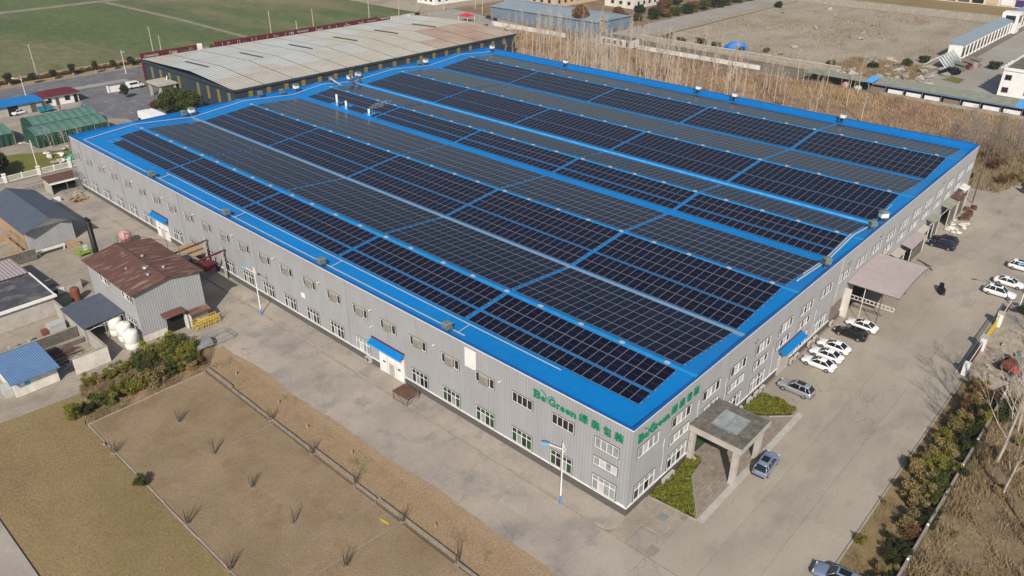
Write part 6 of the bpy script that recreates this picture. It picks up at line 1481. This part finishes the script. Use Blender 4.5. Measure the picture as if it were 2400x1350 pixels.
vs = [(30.2,-19.9,.7,'olive'),(13.5,-20.1,.7,'olive'),(21.1,-20.1,.45,'dry'),(31,-21.6,1.2,'dry'),(29.3,-22.0,1.3,'olive'),(27.8,-21.9,1.3,'dry'),(27.2,-23.4,1.4,'green'),(29.0,-23.6,1.3,'dark'),(24.3,-22.2,1.4,'dry'),(22.8,-22.8,1.3,'dry'),(24.8,-23.9,1.3,'green'),(31.0,-23.6,1.3,'olive'),(33.5,-22.8,1.4,'dry'),(35.4,-22.2,1.3,'olive'),(36.8,-23.7,1.4,'dark'),(38.6,-22.6,1.3,'dry'),(40.4,-22.2,1.2,'olive'),(40.0,-24,1.3,'dark'),(42.6,-22.6,1.3,'dry'),(44.8,-22.6,1.3,'brown'),(44.6,-24.1,1.4,'dark'),(47.2,-22.8,1.2,'dry'),(49.5,-23,1.3,'brown'),
      (19.0,-23.2,1.1,'dry'),(20.2,-24.2,1.1,'dark'),(17.4,-24,1.0,'brown'),(15.2,-23.6,1.1,'dark'),(13.2,-24,1.1,'dark'),(11,-23.6,.9,'dry'),(8.5,-24,1.0,'brown'),(51.5,-21.8,1.1,'dry'),(33.9,-24.2,1.2,'dark'),(32.2,-22.4,1.2,'olive'),(26.0,-22.9,1.2,'olive'),(37.5,-22.0,1.1,'dry'),(46.0,-21.9,1.1,'dry'),(48.4,-24.2,1.3,'dark'),(36.6,-24.4,1.2,'green'),(43.2,-23.6,1.3,'olive'),(22.0,-24.3,1.1,'dark'),(30.2,-24.4,1.2,'dark'),(16.2,-22.6,.8,'dry'),(9.8,-24.4,1.1,'dark'),(6.6,-24.2,1.0,'dark')]
for x, y, s, k in vs: shrub(k, x, y, s*(1.15 if s > .8 else 1), '%s shrub on the verge before the boundary wall' % {'olive':'yellow green','green':'green','dry':'dry straw coloured','brown':'brown twiggy','dark':'dark green'}[k], 'shrubs on the right verge')
for x, y, s, k in [(79,-22,1.6,'dark'),(82,-23,1.5,'green'),(85.5,-22.3,1.8,'dark'),(77,-24,1.3,'brown'),(89,-22.5,1.6,'green'),(60,-27,1.0,'brown'),(65,-26.5,1.1,'dry'),(70,-25,1.1,'brown'),(50,-26.5,1.4,'dark'),(47,-26.2,1.3,'green')]: shrub(k, x, y, s, '%s bush behind the gate at the right edge' % {'green':'green','dry':'dry','brown':'brown','dark':'dark'}[k], 'bushes behind the gate')

# leafy trees
def leafy(x, y, h, r, mt, label, n=3500, leaf=.22, group=None, trunk='bark_dark', name='tree', z0=.25, lumps=10, squash=.8):
    t = thing(name, label, 'tree', (x,y,0), 0, group)
    bl = [(0,0,h*(.5+z0*.4),r*.75,r*.75,h*.5*(1-z0))]
    for k in range(lumps):
        a = RG.uniform(0,6.28); d = r*RG.uniform(.35,.8); s = r*RG.uniform(.25,.45); bl.append((math.cos(a)*d, math.sin(a)*d, h*RG.uniform(z0+.12,.88), s, s, s*squash))
    p = blob_points(n, bl, .4); p = p[p[:,2] > h*z0*.6]
    link('crown', tri_mesh('crown', leaf_quads(p, leaf), 4, mt), t)
    b = MB(); b.tube((0,0,0),(0,0,h*.6),.05*h**.8,.02*h**.8,7)
    for k in range(5):
        a = k*1.3; b.tube((0,0,h*(.25+.06*k)),(math.cos(a)*r*.6,math.sin(a)*r*.6,h*(.5+.08*k)),.06,.03,4,0,False)
    link('trunk', b.mesh('trunk', trunk), t); return t
leafy(-11.5,163.5,6.2,3.6,'leaf_dark','dark drooping evergreen at the left edge behind the lattice fence',6000,.26,None,name='evergreen_tree')
leafy(-16.5,165.5,7,4,'leaf_brown','brownish withered tree at the left edge beside the dark evergreen',5000,.26,None,name='withered_tree')
leafy(-8.6,167.5,5.0,2.5,'leaf_dark','smaller dark evergreen further back by the green patch',3000,.24,None,name='evergreen_tree')
leafy(40.6,183.6,6.8,4.0,'leaf_green','round camphor tree beside the gate canopy, left one of two',8000,.26,'round camphor trees',z0=.08)
leafy(44.8,180.6,6.6,3.8,'leaf_green','round camphor tree nearest the dark warehouse wall, right one of two',8000,.26,'round camphor trees',z0=.08)
leafy(40,192.5,2.4,1.7,'leaf_brown','clipped purplish round shrub at the forecourt edge',1500,.16,None,name='round_shrub',z0=.02)
leafy(39.6,210.4,4.2,1.6,'leaf_dark','slim dark tree in front of the white wall by the van',1500,.2)
for i in range(11):
    x = 14.2+i*6.5; leafy(x, 250+1.2*math.sin(i*2.1), 3.7+.6*math.sin(i*1.7), 1.35+.2*math.sin(i), 'leaf_dark', ['small round roadside tree at the far left edge','round roadside tree above the guardhouse lamp','round roadside tree left of the first pole','round roadside tree just right of the first pole','round roadside tree above the maroon roof','fuller round roadside tree above the forecourt','round roadside tree near the middle of the verge row','round roadside tree left of the white lamp post','round roadside tree at the white lamp post','round roadside tree right of the white lamp post','round roadside tree at the warehouse corner'][i], 900, .2, 'round trees along the far road', 'bark_pale', 'roadside_tree', .3)
struct_h = hedge_bed('verge_hedge', [(-60,253.6),(78,253.6),(78,255.4),(-60,255.4)], 1.1, 9000, 'leaf_brown', 'long low brown hedge behind the round roadside trees', .3)
for i in range(12): leafy(92+i*9.5, 255+sc.uniform(-1,1), 2.4, 1.3, 'leaf_dark' if i % 3 else 'leaf_brown', 'small bush between the road and wheat field', 500, .22, 'bushes behind the warehouse', name='bush', z0=.05)
leafy(226.2,181.7,9.5,5.2,'leaf_brown','large round russet autumn tree beside the grey shed at the top',7000,.34,None,z0=.05,name='autumn_tree')
cy = thing('conical_tree', 'tall pale cone shaped tree standing right of the russet autumn tree', 'tree', (223,168,0))
p = np.array([[ (1-t)*1.7*math.cos(a)*q, (1-t)*1.7*math.sin(a)*q, 1+10*t] for t, a, q in zip(RG.uniform(0,1,2500), RG.uniform(0,6.28,2500), RG.uniform(.5,1,2500))]); link('crown', tri_mesh('crown', leaf_quads(p,.28), 4, 'bark_pale'), cy); link('trunk', MB().tube((0,0,0),(0,0,9),.25,.08,6).mesh('trunk','bark_pale'), cy)
for i, (x, y, r, k) in enumerate([(255,179,3,'leaf_dark'),(262,176,2.6,'leaf_green'),(271,173,4,'leaf_dark'),(279,172,3,'leaf_brown'),(286,171,3.6,'leaf_green'),(295,170,3.6,'leaf_dark'),(303,171,4,'leaf_brown'),(312,170.5,4,'leaf_green'),(322,170,4.5,'leaf_dark'),(333,169.5,4.2,'leaf_green'),(345,169,4.5,'leaf_dark'),(357,169,4,'leaf_brown'),(369,168.5,4.5,'leaf_dark'),(382,168.5,4.5,'leaf_green'),(246,190,3,'leaf_brown'),(266,190,3.4,'leaf_brown'),(281,188,3,'leaf_dark'),(300,186,4,'leaf_brown'),(315,188,4,'leaf_dark'),(258,206,3,'leaf_dark')]):
    leafy(x, y, r*1.25, r, k, '%s bush on the far side of the pale road' % {'leaf_dark':'dark','leaf_green':'green','leaf_brown':'brown'}[k], 1300, .42, 'bushes beyond the pale road', name='bush', z0=.03)
for i, (x, y, r, k) in enumerate([(229,139,2.6,'leaf_dark'),(229,133,2.2,'leaf_brown'),(229.5,124,2.8,'leaf_dark'),(229,117,2.4,'leaf_green'),(228.5,106,2,'leaf_brown'),(238,100,1.4,'leaf_brown'),(230,72,2,'leaf_green'),(238,60,2,'leaf_dark'),(250,52,2.2,'leaf_green'),(262,50,2,'leaf_dark'),(345,146,2.6,'leaf_dark'),(310,47.5,1.6,'leaf_dark'),(330,48,1.6,'leaf_green'),(268,28,2.2,'leaf_dark')]):
    leafy(x, y, r*1.2, r, k, 'scrubby %s bush at the edge of the bare soil lot' % {'leaf_dark':'dark','leaf_green':'green','leaf_brown':'brown'}[k], 900, .34, 'bushes round the bare lot', name='bush', z0=.03)

# bare trees
def bare_tree_mesh(h, seed, spread=.35, mt='bark_pale', depth=4, lean=.04, first=.25, nb=11, r0=None):
    q = random.Random(seed); b = MB(); r0 = r0 or h*.011
    def grow(p, d, ln, r, lv):
        n = 3 if lv == 0 else 2
        for k in range(n):
            d2 = (d + Vector((q.uniform(-1,1),q.uniform(-1,1),q.uniform(-.2,.5)))*(.05 if lv == 0 else .16)).normalized()
            e = p + d2*(ln/n); rr = r*(1-.7*(k+1)/n) if lv else r*(1-.3*(k+1)/n)
            b.tube(p, e, max(r*(1-(.7 if lv else .3)*k/n), .012), max(rr, .009), 5 if lv == 0 else 3, 0, False); p, d = e, d2
        return p, d
    p = Vector((0,0,0)); d = Vector((q.uniform(-lean,lean), q.uniform(-lean,lean), 1)).normalized()
    segs = 7; pts = []; r = r0
    for k in range(segs):
        d = (d + Vector((q.uniform(-1,1),q.uniform(-1,1),.3))*lean).normalized(); e = p + d*(h/segs); r2 = r0*(1-(k+1)/segs*.88)
        b.tube(p, e, r, r2, 6, 0, False); pts.append((p, e, r, r2)); p, r = e, r2
    for i in range(nb):
        t = first + (1-first)*(i+.5)/nb; k = min(int(t*segs), segs-1); f = t*segs-k; P = pts[k][0].lerp(pts[k][1], f)
        a = q.uniform(0,6.28); up = q.uniform(.7,1.6); D = Vector((math.cos(a), math.sin(a), up)).normalized(); ln = h*spread*(1.15-t)*q.uniform(.8,1.2)
        rb = r0*(1-t*.88)*.45; cur = P; dd = D
        for s in range(3):
            dd = (dd+Vector((q.uniform(-.2,.2),q.uniform(-.2,.2),.18))).normalized(); e = cur+dd*ln/3
            b.tube(cur, e, max(rb*(1-s*.3),.016), max(rb*(1-(s+1)*.3),.01), 4 if s == 0 else 3, 0, False)
            for w_ in range(depth-1 if s else 1):
                a2 = q.uniform(0,6.28); d3 = (dd+Vector((math.cos(a2),math.sin(a2),.3))*.7).normalized(); l3 = ln*q.uniform(.2,.45); m2 = e+d3*l3
                b.tube(e, m2, max(rb*.35,.012), .008, 3, 0, False)
                if depth > 3:
                    for _ in range(2):
                        d4 = (d3+Vector((q.uniform(-1,1),q.uniform(-1,1),q.uniform(0,.8)))*.5).normalized(); b.tube(e+d3*l3*.5, e+d3*l3*.5+d4*l3*.7, .012, .006, 3, 0, False)
            cur = e
    return b.mesh('trunk_and_branches', mt)
BT = [bare_tree_mesh(1.0*10, s, .2, 'bark_pale', 4, .03, .34, 17, .125) for s in range(6)]
q_ = random.Random(31); k = 0; placed_ = []
LABT = {0:'slim pale bare tree behind the left part of far parapet',1:'slim pale bare tree behind the middle of far parapet',2:'slim pale bare tree in reeds toward white building'}
while k < 235:
    y = q_.uniform(30,188); x = q_.uniform(129,204)
    dens = 1.0 if y > 95 else (.45 if y > 60 else .12)
    if q_.random() > dens or (y > 140 and x < 168): continue
    if any((x-a)**2+(y-b)**2 < 2.5 for a, b in placed_): continue
    placed_.append((x,y)); zone = 0 if y > 120 else (1 if y > 62 else 2)
    row = 'in the front row' if x < 152 else ('in the middle rows' if x < 180 else 'in the back row')
    t = thing('bare_tree', LABT[zone].replace('slim pale bare tree', 'slim pale bare tree '+row), 'bare tree', (x,y,0), q_.uniform(0,6.28), ['bare trees in the left thicket','bare trees in the middle thicket','bare trees toward the white building'][zone]+', '+row[7:])
    s = q_.uniform(.85,1.5)*(1.0 if y > 70 else .85); t.scale = (s,s,s); link('trunk_and_branches', BT[k % 6], t); k += 1
big = [(37.5,-27.6,17,'tall bare tree just behind the boundary wall whose shadow lies across the lot'),(31.5,-29.5,14,'pale leaning bare tree in the scrub, middle of the right edge'),(45.5,-28.0,15,'bare tree behind the boundary wall near the rubble'),(27,-33,13,'bare tree in the scrub nearest the bottom right'),(52,-30,13,'bare tree beyond the rubble by the tractor'),(69,-27,9,'small bare tree behind the sliding gate')]
for i, (x, y, h, lab) in enumerate(big):
    t = thing('bare_tree', lab, 'bare tree', (x,y,0), i*1.1, 'tall bare trees in the right scrub'); link('trunk_and_branches', bare_tree_mesh(h, 50+i, .42, 'bark_pale', 5, .05, .18, 18, h*.012), t)
for i, (x, y, h) in enumerate([(146,6,10),(151,1,9),(155,7,11),(142,7,8),(160,-2,10),(152,10,9),(165,4,10),(138,6,7),(154,-3,8),(158,-9,9),(147,9,10),(162,9,11),(168,-3,10),(134,7,6.5),(150,5,10),(157,2,10)]):
    t = thing('bare_tree', 'grey branched bare tree at the far right factory corner', 'bare tree', (x,y,0), i*.9, 'grey thicket at the far right corner'); link('trunk_and_branches', bare_tree_mesh(h, 80+i, .5, 'thicket', 5, .06, .06, 34, .12), t)
for x, y, s, kk in [(138,3,1.6,'dark'),(141,-4,1.6,'brown'),(146,-6,1.6,'dry'),(136,6,1.4,'brown'),(151,-9,1.8,'green'),(150,0,2,'brown'),(157,2,2,'dry')]: shrub(kk, x, y, s, '%s undergrowth bush in the far right corner thicket' % {'green':'green','dry':'dry','brown':'brown','dark':'dark'}[kk], 'undergrowth at the far right corner')
for i, (x, y, h) in enumerate([(47.6,218.3,6.5),(53,190,5),(50.5,186,4.5),(55.5,186,4.5),(6,176.6,5),(9,175.8,4.2),(12.5,176.4,4.5)]):
    t = thing('bare_tree', ['bare dark tree over the white van','reddish bare shrub tree against the dark warehouse wall','low bare tree behind the camphor trees','bare shrub tree at the warehouse foot','pale bare sapling at the tent corner','pale bare sapling left of the tent front','pale bare sapling by the tent front'][i], 'bare tree', (x,y,0), i*.9); link('trunk_and_branches', bare_tree_mesh(h, 110+i, .45, 'bark_dark' if i < 4 else 'bark_pale', 4, .05, .15, 12, .08), t)
# ground cover: reeds, dry weeds, tufts
def region_pts(n, poly):
    p = np.array(poly); lo, hi = p.min(0), p.max(0); out = np.zeros((0,2))
    while len(out) < n:
        q = RG.uniform(lo, hi, (n,2)); c = np.zeros(len(q), bool); j = len(p)-1
        for i in range(len(p)):
            xi, yi = p[i]; xj, yj = p[j]; m_ = ((yi > q[:,1]) != (yj > q[:,1])) & (q[:,0] < (xj-xi)*(q[:,1]-yi)/(yj-yi+1e-9)+xi); c ^= m_; j = i
        out = np.vstack([out, q[c]])
    return out[:n]
def patchy(xy, f, thr, seed=0):
    v = np.sin(xy[:,0]*f+seed)+np.sin(xy[:,1]*f*1.3+seed*2)+np.sin((xy[:,0]+xy[:,1])*f*.7+seed*3)+np.sin((xy[:,0]-xy[:,1])*f*2.1+seed)
    return v
xy = region_pts(90000, [(127.6,12),(202,-10),(202.5,200),(170,200),(170,143),(127.6,143)]); v = patchy(xy,.13,0,1)
h = (.9+.35*v).clip(.25,2.4)*RG.uniform(.6,1.3,len(xy)); stuff('reeds', tri_mesh('reeds', blades(xy, h, .16, .5), 3, 'reed'), 'dry brown reeds covering the waste ground behind the factory', 'reeds')
xy = region_pts(120000, [(-20,-25.3),(55,-25.3),(60,-75),(-20,-75)]); v = patchy(xy,.45,0,2)+patchy(xy,1.1,0,4)*.6
h = (.5+.2*v).clip(.08,1.4)*RG.uniform(.5,1.4,len(xy)); stuff('dry_weeds', tri_mesh('dry_weeds', blades(xy, h, .09, 1.1), 3, 'weed'), 'matted dry weeds beyond the boundary wall', 'weeds')
xy = region_pts(26000, [(-33,58.9),(-16.5,58.9),(-12.6,64),(-17,68),(-30.3,68)]); v = patchy(xy,.9,0,3); h = (.25+.1*v).clip(.05,.7); stuff('hedge_weeds', tri_mesh('hedge_weeds', blades(xy, h, .06, .9), 3, 'weed'), 'dry weeds under the two hedge rows', 'weeds')
xy = region_pts(30000, [(-10,-24.7),(53,-24.7),(53,-19.9),(-10,-19.9)]); v = patchy(xy,.8,0,5); xy = xy[v+RG.uniform(-1,1,len(xy)) > .6]; stuff('verge_tufts', tri_mesh('verge_tufts', blades(xy, RG.uniform(.06,.4,len(xy)), .05, .9), 3, 'weed'), 'short dry tufts on the right verge', 'grass')
xy = np.vstack([region_pts(50000, [(-32.6,0),(-17.1,0),(-17.1,58.6),(-32.6,58.6)]), region_pts(50000, [(-45.7,0),(-33.2,0),(-33.2,64),(-45.7,64)]), region_pts(30000, [(-16.6,0),(-12.7,0),(-12.7,60),(-16.6,60)])])
stuff('grass_tufts', tri_mesh('grass_tufts', blades(xy, RG.uniform(.03,.14,len(xy)), .05, 1.5), 3, 'weed'), 'short dry grass over the brown lawns', 'grass')
xy = region_pts(16000, [(212,40),(255,44),(252,72),(226,72),(225,60)]); stuff('lot_weeds', tri_mesh('lot_weeds', blades(xy, RG.uniform(.2,1.3,len(xy)), .16, .8), 3, 'weed'), 'weeds among the rubble strip', 'weeds')
xy = region_pts(14000, [(127.5,-3),(170,-14),(170,12),(127.6,12)]); stuff('corner_weeds', tri_mesh('corner_weeds', blades(xy[xy[:,0] > 134], RG.uniform(.3,1.6,int((xy[:,0] > 134).sum())), .12, .8), 3, 'weed'), 'brown weeds under the far right corner thicket', 'weeds')

sc = random.Random(77)
for k in range(46):
    x = sc.uniform(-8,52); y = -sc.uniform(26.5,52); kk = sc.choice(['dry','dry','brown','olive','dry']); shrub(kk, x, y, sc.uniform(.5,1.1), '%s clump among the weeds beyond the boundary wall' % {'dry':'straw coloured','brown':'dark brown','olive':'olive'}[kk], 'clumps in the right scrub', .8, 'weed_clump')
xy = region_pts(15000, [(226,50),(370,52),(370,146),(226,146)]); v = patchy(xy,.07,0,6); xy = xy[v > .5]; stuff('soil_tufts', tri_mesh('soil_tufts', blades(xy, RG.uniform(.1,.8,len(xy)), .3, 1.2), 3, 'weed'), 'dry tufts scattered over the bare soil lot', 'grass')
# ------------------------------------------------------------------ air
hz = MB().box(-80,-130,-1.2,480,640,66).mesh('haze','dark_void'); hz.materials.clear()
hm = bpy.data.materials.new('haze'); hm.use_nodes = True; hn = hm.node_tree.nodes; hn.remove(hn['Principled BSDF'])
hv = hn.new('ShaderNodeVolumePrincipled'); hv.inputs['Color'].default_value = (.84,.9,1.0,1); hv.inputs['Density'].default_value = .00016; hv.inputs['Anisotropy'].default_value = .2
hm.node_tree.links.new(hv.outputs[0], hn['Material Output'].inputs['Volume']); hz.materials.append(hm)
stuff('haze', hz)
# ------------------------------------------------------------------ labels of look-alikes: add the place in the row, seen from the camera
ORD = 'first second third fourth fifth sixth seventh eighth ninth tenth eleventh twelfth thirteenth fourteenth fifteenth sixteenth'.split()
same = {}
for o in list(C.objects):
    if o.parent is None and 'label' in o and 'category' in o: same.setdefault(o['label'], []).append(o)
cam_right = Vector((math.sin(.7341), -math.cos(.7341), 0)); cam_f = Vector((math.cos(.7341), math.sin(.7341), 0)); cam_p = Vector((-54.3,-32.2,0))
for lab, objs in same.items():
    if 1 < len(objs) <= 16 and len(lab.split()) <= 13:
        objs.sort(key=lambda o: (o.location-cam_p).dot(cam_right)/max(1.0, (o.location-cam_p).dot(cam_f)))
        for i, o in enumerate(objs): o['label'] = lab + ', ' + ORD[i] + ' from left'
